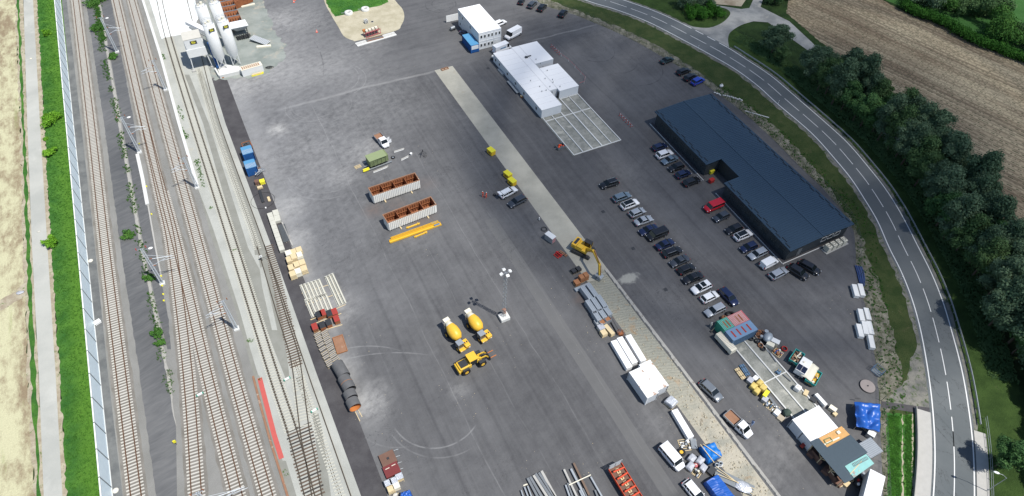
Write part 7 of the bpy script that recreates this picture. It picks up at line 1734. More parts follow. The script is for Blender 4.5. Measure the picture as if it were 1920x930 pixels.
small('pink_sack',1303,874,[('sack',MB().ell((0,0,.35),(.4,.45,.35),9,6,0,.12),'pink'),('tie',MB().cyl((0,0,.6),(0,0,.75),.06,.12,6),'cream')],'pink sack between the wrapped pallets','sack')
parts_pallet(1307,886,'pallet with round cream reels at the lower left of the first tarpaulin',['cream','dark_metal','galv'],8,.4,1.6,1.2)
T1=[G(1309,842),G(1336,832),G(1353,858),G(1325,874)]
tarp('blue_tarpaulin','blue tarpaulin weighted by two long crossing poles beside the trench',T1,1.5,'tarp_blue2' if 'tarp_blue2' in MATS else (basic('tarp_blue2',(.008,.16,.52),.45,.4,var=.1,sc=.8) and 'tarp_blue2') or 'tarp_blue2',.12,8,18)
for A,B,l in (((1313,834),(1338,869),'left of two poles lying over the first blue tarpaulin'),((1318,833),(1353,860),'right of two poles lying over the first blue tarpaulin')):
    a,b=G(*A,1.5),G(*B,1.2); r_=thing('timber_pole',l,'pole',((a.x+b.x)/2,(a.y+b.y)/2,0)); c=(a+b)/2; MB().bar((a.x-c.x,a.y-c.y,1.62),(b.x-c.x,b.y-c.y,1.55),.11,.11).build('shaft','wood_pale',r_)
load(1333,885,1.5,1.1,.7,'dark_metal','dark wrapped pallet below the first blue tarpaulin',rz=.3)
for u,v,l in ((1343,874,'left pale pipe elbow standing below the first tarpaulin'),(1350,871,'right pale pipe elbow standing below the first tarpaulin')): small('pipe_ring',u,v,[('ring',MB().lathe([(.36,0),(.36,.6),(.24,.6),(.24,0)],18),'galv'),('flange',MB().lathe([(.42,0),(.42,.08),(.36,.08)],18),'white_steel')],l,'pipe ring')
a,b=G(1330,900),G(1375,960); c=(a+b)/2; d=(b-a); r_=thing('covered_load','long load under a glossy blue tarpaulin with a folded ridge at the bottom edge','tarpaulin',(c.x,c.y,.012),math.atan2(d.y,d.x)); L=d.length/2; mb=MB(); n=26; vs=[]
prof=[(-1.45,.05),(-1.40,.9),(-1.25,1.35),(-.2,1.55),(.15,1.6),(1.2,1.35),(1.38,.9),(1.42,.05)]
for i in range(n+1):
    x=-L+2*L*i/n; 
    for k,(y,z) in enumerate(prof): vs.append((x,y+random.uniform(-.05,.05),max(.03,z+random.uniform(-.05,.05)-(.7 if i==0 and z>.5 else 0))))
mb.add(vs,[(i*8+j,(i+1)*8+j,(i+1)*8+j+1,i*8+j+1) for i in range(n) for j in range(7)]+[tuple(range(8))],0,False); o=mb.build('sheet','blue_tarp',r_)
g=G(1375,905); r_=thing('mesh_stack','grey mesh panels with long poles beside the large blue tarpaulin','mesh panels',(g.x,g.y,.012),-.95); MB().box(-3.2,3.2,-.9,.9,.1,.5).build('panel','galv_dark',r_)
for k in range(3): MB().bar((-3.4+k*.3,.9-k*.6,.8),(3.2,-.7+k*.5,.6),.1,.1).build('pole','wood_pale',r_)
MB().ell((1.6,-.2,.5),(1.5,.9,.3),10,6,0,.15).build('wrapping','foil',r_,smooth=False)
# bottom edge steel
def fan(tops,ends,wd,mats,group,lab):
    for i,(A,B) in enumerate(zip(tops,ends)): bar_thing('steel_beam',f'{("leftmost","second","third","fourth","fifth","sixth","seventh","eighth")[i]} grey steel beam in the {lab}','steel beam',A,B,wd,.35,mats[i%len(mats)],z=.16 if i>2 or lab[0]=='f' else .16,group=group,kind='I' if i%2 else 'box')
fan([(989,898),(994,896),(1000,893),(1004,890),(1010,888),(1015,885)],[(1014,945),(1021,943),(1033,945),(1040,945),(1040,935),(1046,942)],.42,['steel_beam','steel_beam','beam_grey'],'grey steel beams','fan-shaped left pile at the bottom edge')
fan([(977,921),(983,915),(989,913)],[(985,945),(994,944),(1000,943)],.22,['galv'],'grey steel beams','thin group beside the left pile')
bar_thing('timber_bearer','short cream timber under the left steel pile','timber',(981,911),(989,908),.2,.15,'cream')
fan([(1057,882),(1070,881),(1075,870)],[(1082,935),(1098,936),(1104,930)],.35,['beam_grey','galv','steel_brown'],'grey steel beams','second pile left of the red trailer')
fan([(1060,911),(1064,908),(1086,921),(1092,918),(1107,896),(1115,921)],[(1072,945),(1077,944),(1097,944),(1104,943),(1132,940),(1124,944)],.28,['galv','steel_beam'],'grey steel beams','lower part of the pile beside the red trailer')
bar_thing('timber_bearer','long cream timber lying across the second steel pile','timber',(1066,912),(1107,893),.16,.16,'cream',z=.52)
a,b=G(1151,880),G(1215,985); d=b-a; c=(a+b)/2; r_=thing('flatbed_trailer','red flatbed trailer with a grey headboard loaded with red frames','trailer',(c.x,c.y,.012),math.atan2(d.y,d.x)); L=d.length/2
MB().box(-L,L,-1.2,1.2,.95,1.15).build('deck','brown_board',r_); MB().box(-L,L,-1.28,-1.2,.9,1.5).box(-L,L,1.2,1.28,.9,1.5).build('side_board','orange_red' if 'orange_red' in MATS else (basic('orange_red',(.60,.07,.025),.55,var=.1) and 'orange_red') or 'orange_red',r_)
mb=MB(); mb.box(-L-.1,-L,-1.25,1.25,.9,1.1)
for z in (1.3,1.6,1.9,2.2,2.5): mb.box(-L-.1,-L-.04,-1.25,1.25,z,z+.12)
for y in (-1.2,0,1.15): mb.box(-L-.12,-L-.02,y,y+.08,.9,2.6)
mb.build('headboard','galv',r_)
for k in range(9):
    x=-L+.9+k*1.15; fr=thing('tubular_assembly',f'{("topmost","second","third","fourth","fifth","sixth","seventh","eighth","ninth")[k]} red tubular frame on the flatbed trailer','steel frame',(0,0,0),0,'red frames on the trailer'); m_=Matrix.Translation(c+Vector((0,0,.012))) @ Matrix.Rotation(math.atan2(d.y,d.x),4,'Z') @ Vector((x,random.uniform(-.1,.1),1.17)); fr.location=m_; fr.rotation_euler.z=math.atan2(d.y,d.x)+random.uniform(-.1,.1)
    MB().cyl((0,-1.0,.65),(0,1.05,.65),.15,n=10).build('tube','orange_red',fr); MB().bar((-.3,-.7,0),(.0,-.7,.6),.1,.1).bar((-.3,.7,0),(.0,.7,.6),.1,.1).bar((.3,.0,.1),(0,0,.6),.12,.12).build('strut','rust',fr); MB().box(-.45,.4,-.3,.3,0,.16).build('chock','wood_pale',fr)
for x in (-L*.5,L*.3): 
    for s in (-1,1): MB().cyl((x,s*.85,.45),(x,s*1.15,.45),.45,n=14).build('wheel','black_rubber',r_)
# ================================================================ east side stores
WP='long white packs by the fence'
for (A,B,l) in (((1598,538),(1604,560),'left of the two upper white packs'),((1609,537),(1615,559),'right of the two upper white packs'),((1609,584),(1614,606),'left pack of the middle white pair'),((1620,582),(1626,604),'right pack of the middle white pair'),((1606,612),(1612,636),'left pack in the lower white trio'),((1616,607),(1621,631),'middle pack in the lower white trio'),((1625,607),(1631,631),'right pack in the lower white trio'),((1628,633),(1633,657),'lowest single white pack near the fence')):
    a,b=G(*A),G(*B); d=b-a; c=(a+b)/2; L=d.length/2; r_=thing('white_pack',l,'wrapped pack',(c.x,c.y,.012),math.atan2(d.y,d.x),WP); MB().box(-L,L,-.5,.5,.12,.95).build('wrapping','beam_white',r_,bevel=.03); MB().box(-L*.7,-L*.7+.1,-.55,.55,0,.12).box(L*.6,L*.6+.1,-.55,.55,0,.12).build('bearer','wood_pale',r_)
r_=thing('pipe_rack','bundle of dark blue pipes lying along the fence above the white packs','pipe bundle',(0,0,.012))
for k in range(6): pts=[G(1603+k*2.2,499+k*.5,0),G(1607+k*2.2,512,0),G(1610+k*2.0,525,0),G(1613+k*1.2,538,0)]; MB().tube([(p.x,p.y,.15+.12*(k%2)) for p in pts],.13,8).build('pipe','dusty_blue',r_)
mb=MB(); [mb.torus((0,0,.1+.1*k),.85,.06,22,5) for k in range(3)]; small('hose_coil',1619,549,[('coil',mb,'pipe_black')],'black hose coil at the fence beside the upper white packs','hose coil')
g=G(1626,725); r_=thing('shaft_cover','round weathered wooden disc on the asphalt near the blue tarpaulin shelter','round cover',(g.x,g.y,.012)); MB().cyl((0,0,.1),(0,0,.25),1.35,n=28).build('disc','wood_grey2' if 'wood_grey2' in MATS else (basic('wood_grey2',(.27,.235,.22),.8,var=.15) and 'wood_grey2') or 'wood_grey2',r_); MB().lathe([(1.36,0),(1.42,.02),(1.42,.22),(1.36,.24)],28).build('rim','dark_metal',r_); MB().cyl((0,0,.25),(0,0,.4),.12,n=8).build('pin','dark_metal',r_)
g=G(1643,698); r_=thing('wire_cage','empty grey wire cage beside the fence','cage',(g.x,g.y,.012),.1); mb=MB()
for x in (-.6,0,.6):
    for y in (-.9,.9): mb.bar((x,y,0),(x,y,1.4),.05,.05)
for z in (.1,.7,1.4): mb.bar((-.6,-.9,z),(.6,-.9,z),.05,.05).bar((-.6,.9,z),(.6,.9,z),.05,.05).bar((-.6,-.9,z),(-.6,.9,z),.05,.05).bar((.6,-.9,z),(.6,.9,z),.05,.05)
mb.build('frame','steel_blue',r_); MB().box(-.5,.5,-.8,.8,.05,.12).build('floor','galv_dark',r_)
tarp('tarpaulin_shelter','large glossy blue tarpaulin stretched over posts beside the fence',[G(1603,752,1.9),G(1651,757,1.9),G(1651,808,1.9),G(1607,798,1.9)],1.9,'blue_tarp',.34,3,30,True)
for k,(u,v) in enumerate(((1600,752),(1601,778))): bar_thing('steel_prop',('upper','lower')[k]+' dark prop sticking out left of the blue shelter','prop',(u-1,v),(u+9,v+1),.1,.1,'dark_metal',z=1.0)
parts_pallet(1622,800,'clutter of small machine parts under the near edge of the blue shelter',['dark_metal','lemon','galv'],9,.2,1.5,1.2)
load(1629,818,1.1,1.2,1.2,'galv','small pale cabinet between the blue shelter and the grey shed','cabinet','small_cabinet',rz=.4,pallet=False,top='white_steel')
g=(G(1615,833,2.3)+G(1635,825,2.3)+G(1651,842,2.3)+G(1630,856,2.3))/4; r_=thing('grey_shed','small grey shed with a folded metal roof behind the dark-roofed hut','shed',(g.x,g.y,.012),.0); MB().box(-1.5,1.5,-1.3,1.3,0,2.0).build('wall','galv_dark',r_); MB().hexa([(-1.6,-1.4,2.0),(1.6,-1.4,1.95),(1.6,1.4,1.95),(-1.6,1.4,2.0),(-1.6,-1.4,2.35),(1.6,-1.4,2.05),(1.6,1.4,2.05),(-1.6,1.4,2.35)]).build('roof','galv',r_); mb=MB()
for k in range(10): mb.bar((-1.55,-1.3+k*.29,2.37),(1.55,-1.3+k*.29,2.08),.04,.04)
mb.build('roof_rib','galv_dark',r_)
# painted containers and kerbed compound
x0,x1=70.3,76.3
gc=container('painted_container','green painted container end of the back row, striped with dark rust',x0,x0+2.35,41.72,44.15,2.6,'green_paint','green_paint'); pc=container('painted_container','pink painted container with dark rusty stripes beside the green one',x0+2.45,x1,41.72,44.15,2.6,'pink','pink')
for c_,w_ in ((gc,1.1),(pc,1.65)):
    mb=MB(); k=-w_
    while k<w_: mb.box(k,k+.09,-1.15,1.15,2.602,2.64); k+=.3
    mb.build('roof_rib','pink_pale' if c_ is pc and 'pink_pale' in MATS else ('sand_bag' if c_ is pc else 'teal_pale'),c_); mb=MB()
    for k in (-.4,.35): mb.box(k,k+.28,-.9,.7,2.6405,2.65)
    mb.build('rust_patch','rust',c_)
bc=container('painted_container','blue-grey container in front of the green and pink ones with four rusty roof patches',x0,x1,39.2,41.62,2.6,'steel_blue','steel_blue2' if 'steel_blue2' in MATS else (basic('steel_blue2',(.17,.27,.40),.55,var=.08) and 'steel_blue2') or 'steel_blue2'); mb=MB()
for k in range(4): mb.box(-2.2+k*1.25,-1.85+k*1.25,-.75,.75,2.603,2.615)
mb.build('rust_patch','brick_red',bc)
small('orange_ball',1356,599,[('ball',MB().ell((0,0,.55),(.6,.6,.55),14,9),'copper_clay'),('cap',MB().cyl((0,0,1.0),(0,0,1.2),.15,n=8),'dark_metal')],'round orange drum behind the green container','drum')
mb=MB(); [mb.torus((0,0,.2+.22*k),.8,.2,22,8) for k in range(2)]; small('tyre_stack',1369,593,[('tyre',mb,'black_rubber')],'big black tyres behind the pink container','tyres')
small('broom_stand',1333,622,[('stick',MB().bar((0,0,0),(.6,0,1.1),.06,.06),'wood_pale'),('block',MB().box(-.2,.2,-.2,.2,0,.25),'dark_metal')],'short wooden stand on the asphalt left of the green container','stand')
a,b=G(1346,636),G(1373,666); d=b-a; c=(a+b)/2; r_=thing('long_white_trailer','long ribbed white trailer box left of the blue-grey container','trailer',(c.x,c.y+.3,.012),math.atan2(d.y,d.x)); L=d.length/2+.2; MB().box(-L,L,-.7,.7,.5,1.7).build('body','cream',r_,bevel=.04); mb=MB()
for k in range(14): mb.box(-L+.2+k*.29,-L+.28+k*.29,-.68,.68,1.701,1.74)
mb.build('roof_rib','beam_grey',r_)
for x in (-L*.6,L*.6):
    for s in (-1,1): MB().cyl((x,s*.5,.3),(x,s*.72,.3),.3,n=12).build('wheel','black_rubber',r_)
for A,B,mt,l in (((1380,692),(1394,711),'wood_pale','left bundle of pale round timbers beside the kerbed slab'),((1389,685),(1402,705),'steel_blue','blue-grey plank bundle right of the round timbers')):
    a,b=G(*A),G(*B); d=b-a; c=(a+b)/2; r_=thing('bundle',l,'bundle',(c.x,c.y,.012),math.atan2(d.y,d.x)); L=d.length/2
    for k in range(4): MB().cyl((-L,-.36+k*.24,.16+.1*(k%2)),(L+random.uniform(-.1,.1),-.36+k*.24,.16+.1*(k%2)),.13,n=8).build('pole',mt,r_)
    MB().box(-L*.5,-L*.5+.06,-.5,.5,.0,.42).box(L*.5,L*.5+.06,-.5,.5,0,.42).build('strap','dark_metal',r_)
load(1405,716,1.1,1.0,.8,'galv','grey wrapped box above the yellow bales',top='shrinkwrap',rz=.3); load(1415,711,1.0,.8,.6,'roof_white','small white box above the yellow bales',rz=.2,pallet=False)
basic('yellow_wrap', (.62,.47,.14), .5, var=.25, sc=3, bump=.04)
for i,(u,v) in enumerate(((1411,727),(1422,721),(1417,736),(1428,730))):
    g=G(u,v); r_=thing('yellow_bale',('upper left','upper right','lower left','lower right')[i]+' of four yellow wrapped bales beside the kerbed slab','wrapped bale',(g.x,g.y,.012),.3,'yellow wrapped bales'); lump(1.35,1.1,1.0).build('wrapping','yellow_wrap',r_,bevel=.13); MB().box(-.6,.6,-.5,.5,0,.1).build('pallet','wood_pale',r_)
load(1433,743,1.5,.7,1.1,'lemon','bright yellow long box below the yellow bales',rz=.35,top='lemon',pallet=False); load(1432,752,1.1,.9,.9,'galv','grey box directly below the bright yellow one',rz=.35,top='shrinkwrap')
parts_pallet(1446,762,'pallet of white and grey machine parts beside the long pipes',['white_paint','galv','steel_blue','dark_metal'],16,.3,1.8,2.4)
bar_thing('pipe_bundle','dark pipes lying along the left kerb of the slab','pipes',(1441,745),(1462,773),.5,.4,'steel_beam'); load(1455,776,1.2,1.0,.7,'roof_white','white lumpy sack pallet near the white roofed containers',rz=.3); load(1463,785,1.2,1.1,.35,'wood_grey','grey timber pallet in front of the white roofed containers',rz=.3)
basic('net_dark', (.05,.075,.06), .9, var=.3)
small('netted_heap',1474,776,[('net',MB().ell((0,0,.5),(.8,.7,.5),12,8,0,.18),'net_dark'),('frame',MB().bar((-.9,-.6,.1),(.9,.5,.9),.08,.08),'galv_dark')],'dark green netted heap at the corner of the kerbed slab','heap')
# right side of the compound
for u,v,R,mt,l in ((1407,636,.45,'dark_metal','dark drum at the corner of the blue-grey container'),(1419,641,.5,'black_rubber','black coil beside the orange hoses'),(1425,649,.45,'copper_clay','orange hose coil on the near side of the hose heap'),(1430,655,.45,'dark_metal','dark coil below the orange hose coil')):
    mb=MB(); [mb.torus((0,0,.1+.14*k),R,.09,18,6) for k in range(3)]; small('hose_coil',u,v,[('coil',mb,mt),('core',MB().cyl((0,0,0),(0,0,.25),R*.4,n=10),'dark_metal')],l,'hose coil')
mb=MB(); random.seed(5)
for k in range(9): mb.torus((random.uniform(-.5,.5),random.uniform(-.4,.4),.1+.06*k),random.uniform(.45,.9),.05,20,5,sq=random.uniform(.5,1))
small('hose_heap',1422,627,[('hose',mb,'copper_clay')],'tangled heap of orange hoses right of the blue-grey container','hose heap')
g=G(1437,637); r_=thing('pump_unit','grey pump unit with round tanks behind the cream boxes','pump',(g.x,g.y,.012),.4); MB().ell((0,0,.9),(1.2,.9,.7),14,9,0,.05).build('housing','bright_steel',r_); MB().cyl((.9,.8,.1),(.9,.8,1.2),.4,n=12).cyl((-.6,1.0,.1),(-.6,1.0,1.0),.3,n=12).build('tank','galv',r_); MB().box(-1.2,1.2,-.9,.9,0,.2).build('frame','dark_metal',r_)
load(1442,650,1.0,1.5,1.0,'cream','left cream box in front of the grey pump','box','cream_box',pallet=False,rz=.55); load(1451,645,1.0,1.5,1.1,'cream','right cream box in front of the grey pump','box','cream_box',pallet=False,rz=.55,top='white_steel')
parts_pallet(1458,662,'pallet of blue, white and brown containers above the first teal skip',['light_blue','white_paint','copper_clay','blue_tarp'],12,.3,1.6,1.6)
mb=MB(); [mb.torus((0,0,.1+.12*k),.5,.07,18,5) for k in range(3)]; small('hose_coil',1470,655,[('coil',mb,'red_paint'),('core',MB().cyl((0,0,0),(0,0,.2),.2,n=8),'dark_metal')],'red hose coil above the first teal skip','hose coil')
def skip(u,v,rz,fill,label,l2=1.55,w2=.95,h=1.3):
    g=G(u,v); r_=thing('skip',label,'skip',(g.x,g.y,.012),rz,'teal skips'); mb=MB(); o_=.25
    b=[(-l2+o_,-w2+o_*.6,.2),(l2-o_,-w2+o_*.6,.2),(l2-o_,w2-o_*.6,.2),(-l2+o_,w2-o_*.6,.2)]; t=[(-l2,-w2,h),(l2,-w2,h),(l2,w2,h),(-l2,w2,h)]; t2=[(-l2+.1,-w2+.1,h),(l2-.1,-w2+.1,h),(l2-.1,w2-.1,h),(-l2+.1,w2-.1,h)]; i=[(-l2+.2,-w2+.18,.75),(l2-.2,-w2+.18,.75),(l2-.2,w2-.18,.75),(-l2+.2,w2-.18,.75)]
    v0=b+t+t2+i; fs=[(3,2,1,0)]
    for k in range(4): j=(k+1)%4; fs+=[(k,j,4+j,4+k),(4+k,4+j,8+j,8+k),(8+k,8+j,12+j,12+k)]
    mb.add(v0,fs); mb.build('shell','teal',r_); MB().box(-l2+.2,l2-.2,-w2+.2,w2-.2,.3,.8).build('fill',fill,r_)
    for k in range(16):
        x,y=random.uniform(-l2+.4,l2-.4),random.uniform(-w2+.35,w2-.35); MB().bx((x,y,.95+random.uniform(0,.2)),(random.uniform(.3,1.0),random.uniform(.08,.3),random.uniform(.08,.2)),random.uniform(0,3.1)).build('scrap',random.choice(['wood_pale','wood_grey',fill,'cream','rust_pale']),r_)
    for s in (-1,1): MB().cyl((s*l2*1.02,-.3,.9),(s*l2*1.02,.3,.9),.08,n=8).build('lug','dark_metal',r_)
    return r_
skip(1490,675,.38,'brown_board','first teal skip full of brown scrap wood, at the upper end'); skip(1521,712,.42,'machine_yellow','second teal skip with yellow and cream scrap, at the lower end',1.7,1.0)
g=G(1502,693); r_=thing('caravan','small white cabin trailer with black panels on its left half','trailer',(g.x,g.y,.012),.40); MB().box(-1.9,1.7,-.95,.95,.4,1.7).build('body','white_paint',r_,bevel=.06); MB().box(-1.8,-.35,-.85,.0,1.705,1.74).box(-1.8,-.35,.06,.88,1.705,1.74).build('solar_panel','solar',r_); MB().cyl((.5,.3,1.7),(.5,.3,1.85),.2,n=10).build('vent','cream',r_); MB().bar((1.7,0,.45),(2.6,0,.45),.1,.1).build('drawbar','dark_metal',r_)
for s in (-1,1): MB().cyl((0,s*.8,.32),(0,s*.98,.32),.32,n=12).build('wheel','black_rubber',r_)
small('spare_wheel',1523,684,[('tyre',MB().torus((0,0,.15),.3,.12,16,6),'black_rubber'),('rim',MB().cyl((0,0,.05),(0,0,.2),.2,n=10),'dark_metal')],'loose wheel right of the white cabin trailer','wheel')
g=G(1513,703); r_=thing('white_cover','large cream tarpaulin roof sheet between cabin trailer and second skip','cover',(g.x,g.y,.012),.42); mb=MB(); vs=[]
for i in range(9):
    for j in range(5): x=-1.9+i*.475; y=-1.1+j*.55; vs.append((x,y,1.55-.16*abs(j-2)+random.uniform(-.04,.04)))
mb.add(vs,[(i*5+j,(i+1)*5+j,(i+1)*5+j+1,i*5+j+1) for i in range(8) for j in range(4)],0,True); o=mb.build('sheet','cream',r_); md=o.modifiers.new('t','SOLIDIFY'); md.thickness=.04
for x in (-1.7,1.7):
    for y in (-.95,.95): MB().box(x-.05,x+.05,y-.05,y+.05,0,1.25).build('post','galv',r_)
g=G(1493,731); r_=thing('white_tank','rounded white tank standing on the kerbed slab','tank',(g.x,g.y,.08),.3); MB().box(-.55,.55,-.55,.55,.0,1.1).build('body','white_paint',r_,bevel=.2); MB().cyl((0,0,1.1),(0,0,1.2),.18,n=10).build('cap','cream',r_)
parts_pallet(1458,698,'small heap of dark cables and tools on the kerbed slab',['dark_metal','steel_blue'],7,.3,.9,.8)
load(1510,738,1.3,.8,.4,'wood_pale','short pale timbers lying over the right kerb of the slab','timber','timber_pile',pallet=False,rz=.5,layers=2)
bar_thing('white_beam','single white wrapped beam behind the white roofed containers','wrapped beam',(1527,742),(1546,763),.7,.8,'beam_white'); load(1524,752,.9,1.1,.5,'dark_metal','dark scrap pallet left of the single white beam',rz=.3)
load(1559,769,.9,1.3,.8,'cream','pale timber box behind the white roofed containers',rz=.35,layers=3); load(1564,778,.8,.7,.5,'wood_pale','short pale timber stack below the pale timber box',rz=.2,layers=2)
bar_thing('steel_rail','thin dark steel rail lying on the right kerb of the slab','rail',(1437,655),(1455,680),.2,.3,'steel_beam'); bar_thing('steel_rail','second dark steel rail by the right kerb, below the cables','rail',(1467,703),(1482,716),.2,.3,'steel_beam',z=.02)
# white roofed containers and the hut
a=G(1495,784,2.7); w0=69.0
c1=container('white_container','upper white-roofed container at the end of the kerbed slab',69.0,75.1,19.55,21.95,2.7,'wall_white','roof_white','white-roofed containers'); c2=container('white_container','lower white-roofed container next to the plywood roof',69.0,75.1,17.05,19.45,2.7,'wall_white','roof_white','white-roofed containers')
hut=thing('timber_hut','open timber hut with a dark corrugated roof and plywood and teal sections','hut'); RH=3.0
def roofpoly(px,z,mat,nm_,th=.1):
    mb=MB(); mb.prism([(G(u,v,z).x,G(u,v,z).y) for u,v in px],z-th,z); return mb.build(nm_,mat,hut)
def roofpoly2(pts,z,mat,nm_,th=.1): mb=MB(); mb.prism(pts,z-th,z); return mb.build(nm_,mat,hut)
P1=[G(u,v,RH) for u,v in ((1519,829),(1535,821),(1551,839),(1594,815),(1627,848),(1583,874),(1601,898),(1584,906))]
basic('slate_roof', (.06,.085,.105), .6, .3, .1, var=.1, sc=2)
rf=roofpoly2([(p.x,p.y) for p in P1],RH,'slate_roof','roof')
mb=MB(); ys_=[]; yA=P1[0].y; 
for k in range(40):
    y=yA-.15-k*.2; 
    if y<P1[7].y+.3: break
    xL=P1[0].x+(P1[7].x-P1[0].x)*(yA-y)/(yA-P1[7].y)+.1; xR=(P1[4].x-.2) if P1[3].y-.1>y>P1[4].y+.3 else (P1[6].x-.2 if y<=P1[4].y else P1[1].x-.1)
    if xR>xL: mb.box(xL,xR,y-.02,y+.02,RH+.001,RH+.02)
mb.build('roof_rib','slate_roof',rf)
pl=roofpoly([(1534,822),(1578,799),(1593.5,815),(1551,838.5)],RH-.12,'plywood','plywood_deck')
q=[G(u,v,RH) for u,v in ((1541,820),(1560,812),(1568,823),(1548,833))]; mb=MB(); 
for i in range(4): a_,b_=q[i],q[(i+1)%4]; mb.bar((a_.x*.6+q[0].x*.4,a_.y*.6+q[2].y*.4,RH-.05),(b_.x*.6+q[0].x*.4,b_.y*.6+q[2].y*.4,RH-.05),.12,.12)
mb.build('hatch_frame','olive',pl); g=G(1572,811,RH); MB().box(g.x-.3,g.x+.3,g.y-.25,g.y+.25,RH-.11,RH+.15).build('roof_box','cream',pl); a_,b_=G(1542,835,RH),G(1574,820,RH); MB().bar((a_.x,a_.y,RH-.06),(b_.x,b_.y,RH-.06),.25,.06).build('loose_board','cream',pl)
tl=roofpoly([(1584,874),(1624,851),(1639,869),(1601,896)],RH-.14,'teal_pale','teal_roof')
mb=MB(); a_,b_=G(1600,872,RH),G(1627,858,RH)
d=(b_-a_); nn=Vector((-d.y,d.x,0)).normalized()*.22
mb.bar((a_.x+nn.x,a_.y+nn.y,RH-.08),(b_.x+nn.x,b_.y+nn.y,RH-.08),.06,.06).bar((a_.x-nn.x,a_.y-nn.y,RH-.08),(b_.x-nn.x,b_.y-nn.y,RH-.08),.06,.06)
for k in range(12): p=a_.lerp(b_,k/11); mb.bar((p.x+nn.x,p.y+nn.y,RH-.08),(p.x-nn.x,p.y-nn.y,RH-.08),.04,.04)
mb.build('ladder','galv_dark',tl)
xs0,xs1=P1[0].x,P1[4].x; yb_=P1[7].y; n_=0
for fx,fy in ((.02,.04),(.02,.35),(.02,.66),(.02,.97),(.5,.97),(.97,.5),(.97,.06),(.5,.04)):
    x=xs0+.25+(xs1-xs0-.4)*fx; y=yA-.25-(yA-yb_-.5)*fy; 
    MB().box(x-.07,x+.07,y-.07,y+.07,0,RH-.1).build('post','wood_pale',hut)
mb=MB()
for fy in (.35,.66): y=yA-.25-(yA-yb_-.5)*fy; mb.bar((xs0+.25,y,1.9),(xs0+.25,y-.9,RH-.12),.1,.1).bar((xs0+.25,y,1.9),(xs0+.25,y+.9,RH-.12),.1,.1)
mb.bar((xs0+.25,yb_+.3,RH-.2),(xs0+5.5,yb_+.3+1.2,RH-.2),.12,.16); mb.build('brace','wood_pale',hut)
MB().box(xs0+.35,xs0+.42,yA-3.3,yA-1.0,0.1,1.5).box(xs0+.35,xs0+.42,yA-6.6,yA-4.6,0.1,1.4).build('side_board','brown_board',hut); MB().box(xs0+3.2,xs1-.3,yb_+2.0,yb_+2.1,0,2.6).box(xs1-.35,xs1-.28,yb_+2.2,yA-.5,0,2.6).build('wall','brown_board',hut)
for u,v,mt,w_,l_,h_,l in ((1521,852,'brown_board',1.6,1.2,.9,'brown crate under the upper eave of the timber hut'),(1548,884,'brown_board',1.5,1.2,.8,'brown crate under the lower eave of the timber hut'),(1571,903,'brown_board',1.8,1.5,.5,'low brown box at the lower corner of the timber hut'),(1585,908,'wood_pale',1.2,.9,.5,'orange-brown timber offcuts at the foot of the hut')): load(u,v,w_,l_,h_,mt,l,rz=.2,pallet=False,layers=2)
g=G(1507,826); r_=thing('red_machine','small red compactor in the shade beside the white-roofed containers','machine',(g.x,g.y,.012),.6); MB().box(-.6,.5,-.35,.35,.3,1.0).build('body','red_paint',r_,bevel=.05); MB().bar((-.5,0,.9),(-1.2,.1,1.4),.06,.06).build('handle','dark_metal',r_); MB().ell((.5,.1,.4),(.5,.4,.35),10,6).build('engine','red_mesh',r_); MB().box(-.5,.5,-.3,.3,0,.3).build('base','dark_metal',r_)
g=G(1503,838); r_=thing('red_machine','second small red machine nearer the corner of the white containers','machine',(g.x,g.y,.012),.2); MB().box(-.4,.4,-.3,.3,.2,.8).build('body','brick_red',r_,bevel=.05); MB().cyl((-.3,-.35,.2),(-.3,.35,.2),.2,n=10).build('wheel','black_rubber',r_)
a,b,c_=G(1632,880,3.2),G(1660,889,3.2),G(1638,985,3.2); r_=thing('box_trailer','large white box trailer cut by the bottom edge beside the timber hut','trailer',(0,0,0)); d=(b-a); e=Vector((a.x-(b.y-a.y)*0,a.y,0))
ang=math.atan2((G(1618,935,3.2)-a).y,(G(1618,935,3.2)-a).x); r_.location=(a.x,a.y,.012); r_.rotation_euler.z=ang; wdt=d.length
MB().box(0,11,0,wdt,.9,3.2).build('body','wall_white',r_); MB().box(-.03,11.03,-.03,wdt+.03,3.2,3.28).build('roof','roof_white',r_); MB().box(-.1,11,.2,wdt-.2,.6,.9).build('chassis','dark_metal',r_)
for x in (1.5,2.8,8.5):
    for y in (.1,wdt-.35): MB().cyl((x,y,.5),(x,y+.28,.5),.5,n=14).build('wheel','black_rubber',r_)
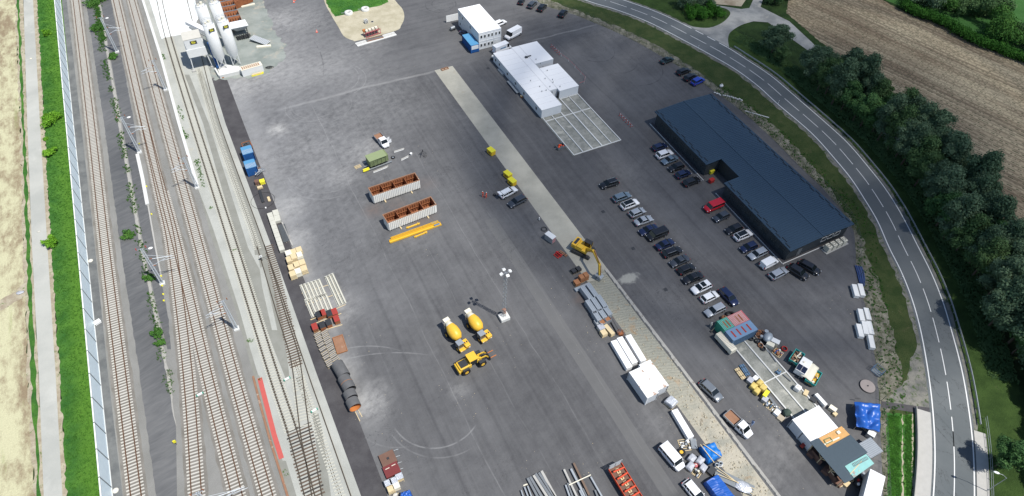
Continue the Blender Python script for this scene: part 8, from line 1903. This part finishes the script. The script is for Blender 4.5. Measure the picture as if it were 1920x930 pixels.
small('gas_tank',1615,891,[('tank',MB().cyl((0,-.8,.55),(0,.8,.55),.42,n=14),'galv'),('saddle',MB().box(-.35,.35,-.6,-.4,0,.3).box(-.35,.35,.4,.6,0,.3),'dark_metal')],'horizontal grey tank between the hut and the white box trailer','tank',-.3)
g=G(1606,908); r_=thing('small_generator','red and black generator with white tanks at the foot of the hut','generator',(g.x,g.y,.012),.3); MB().box(-.6,.6,-.4,.4,.1,.7).build('body','dark_metal',r_,bevel=.05); MB().cyl((.35,.2,.7),(.35,.2,.95),.2,n=10).build('tank','red_paint',r_); MB().ell((-.3,-.1,.85),(.3,.25,.2),9,6).build('filter','white_paint',r_)
for s in (-1,1): MB().cyl((0,s*.45,.2),(0,s*.55,.2),.22,n=10).build('wheel','black_rubber',r_)
bar_thing('loose_timber','pale timber leaning at the lower left corner of the hut','timber',(1573,914),(1600,902),.15,.15,'wood_pale')
# drains, litter and crumbs on the yard
for i,(u,v) in enumerate(((1131,397),(1187,466),(1248,543),(915,128),(1056,262),(1408,640))):
    small('yard_drain',u,v,[('frame',MB().box(-.4,.4,-.4,.4,0,.02),'dark_metal'),('grate',MB().box(-.3,.3,-.3,.3,.021,.03),'dark_metal')],('dark square drain in the yard left of the parking row','square drain in the yard beside the silver saloon row','square drain near the pale slurry splash','square drain near the end of the white complex','square drain near the foundation grid','square drain near the blue-grey container')[i],'drain')
random.seed(41); mb=MB()
spots=[(560,440),(660,640),(700,770),(740,880),(850,730),(940,640),(700,320),(790,300),(1050,540),(1110,630),(1250,770),(1290,850),(1330,880),(1400,700),(1440,780),(1480,720),(1540,760),(1610,820),(1000,900),(1110,880),(800,450),(620,560),(500,400),(480,150),(560,60),(1600,560),(1380,620),(1580,910),(760,140),(1030,440)]
for u,v in spots:
    g=G(u,v)
    for _ in range(22):
        x,y=g.x+random.gauss(0,2.6),g.y+random.gauss(0,3.2); s=random.uniform(.02,.07); mb.bx((x,y,.02+s*.3),(s*random.uniform(.6,2.6),s,s*.6),random.uniform(0,3.1),random.choice([0,0,0,1]))
o=mb.build('debris',['pale_stone','wood_pale','white_paint']); o['kind']='stuff'; o['label']='small crumbs, splinters and litter scattered on the asphalt'
for A,B,l in (((954,687),(957,693),'left'),((969,667),(974,676),'right')): pass
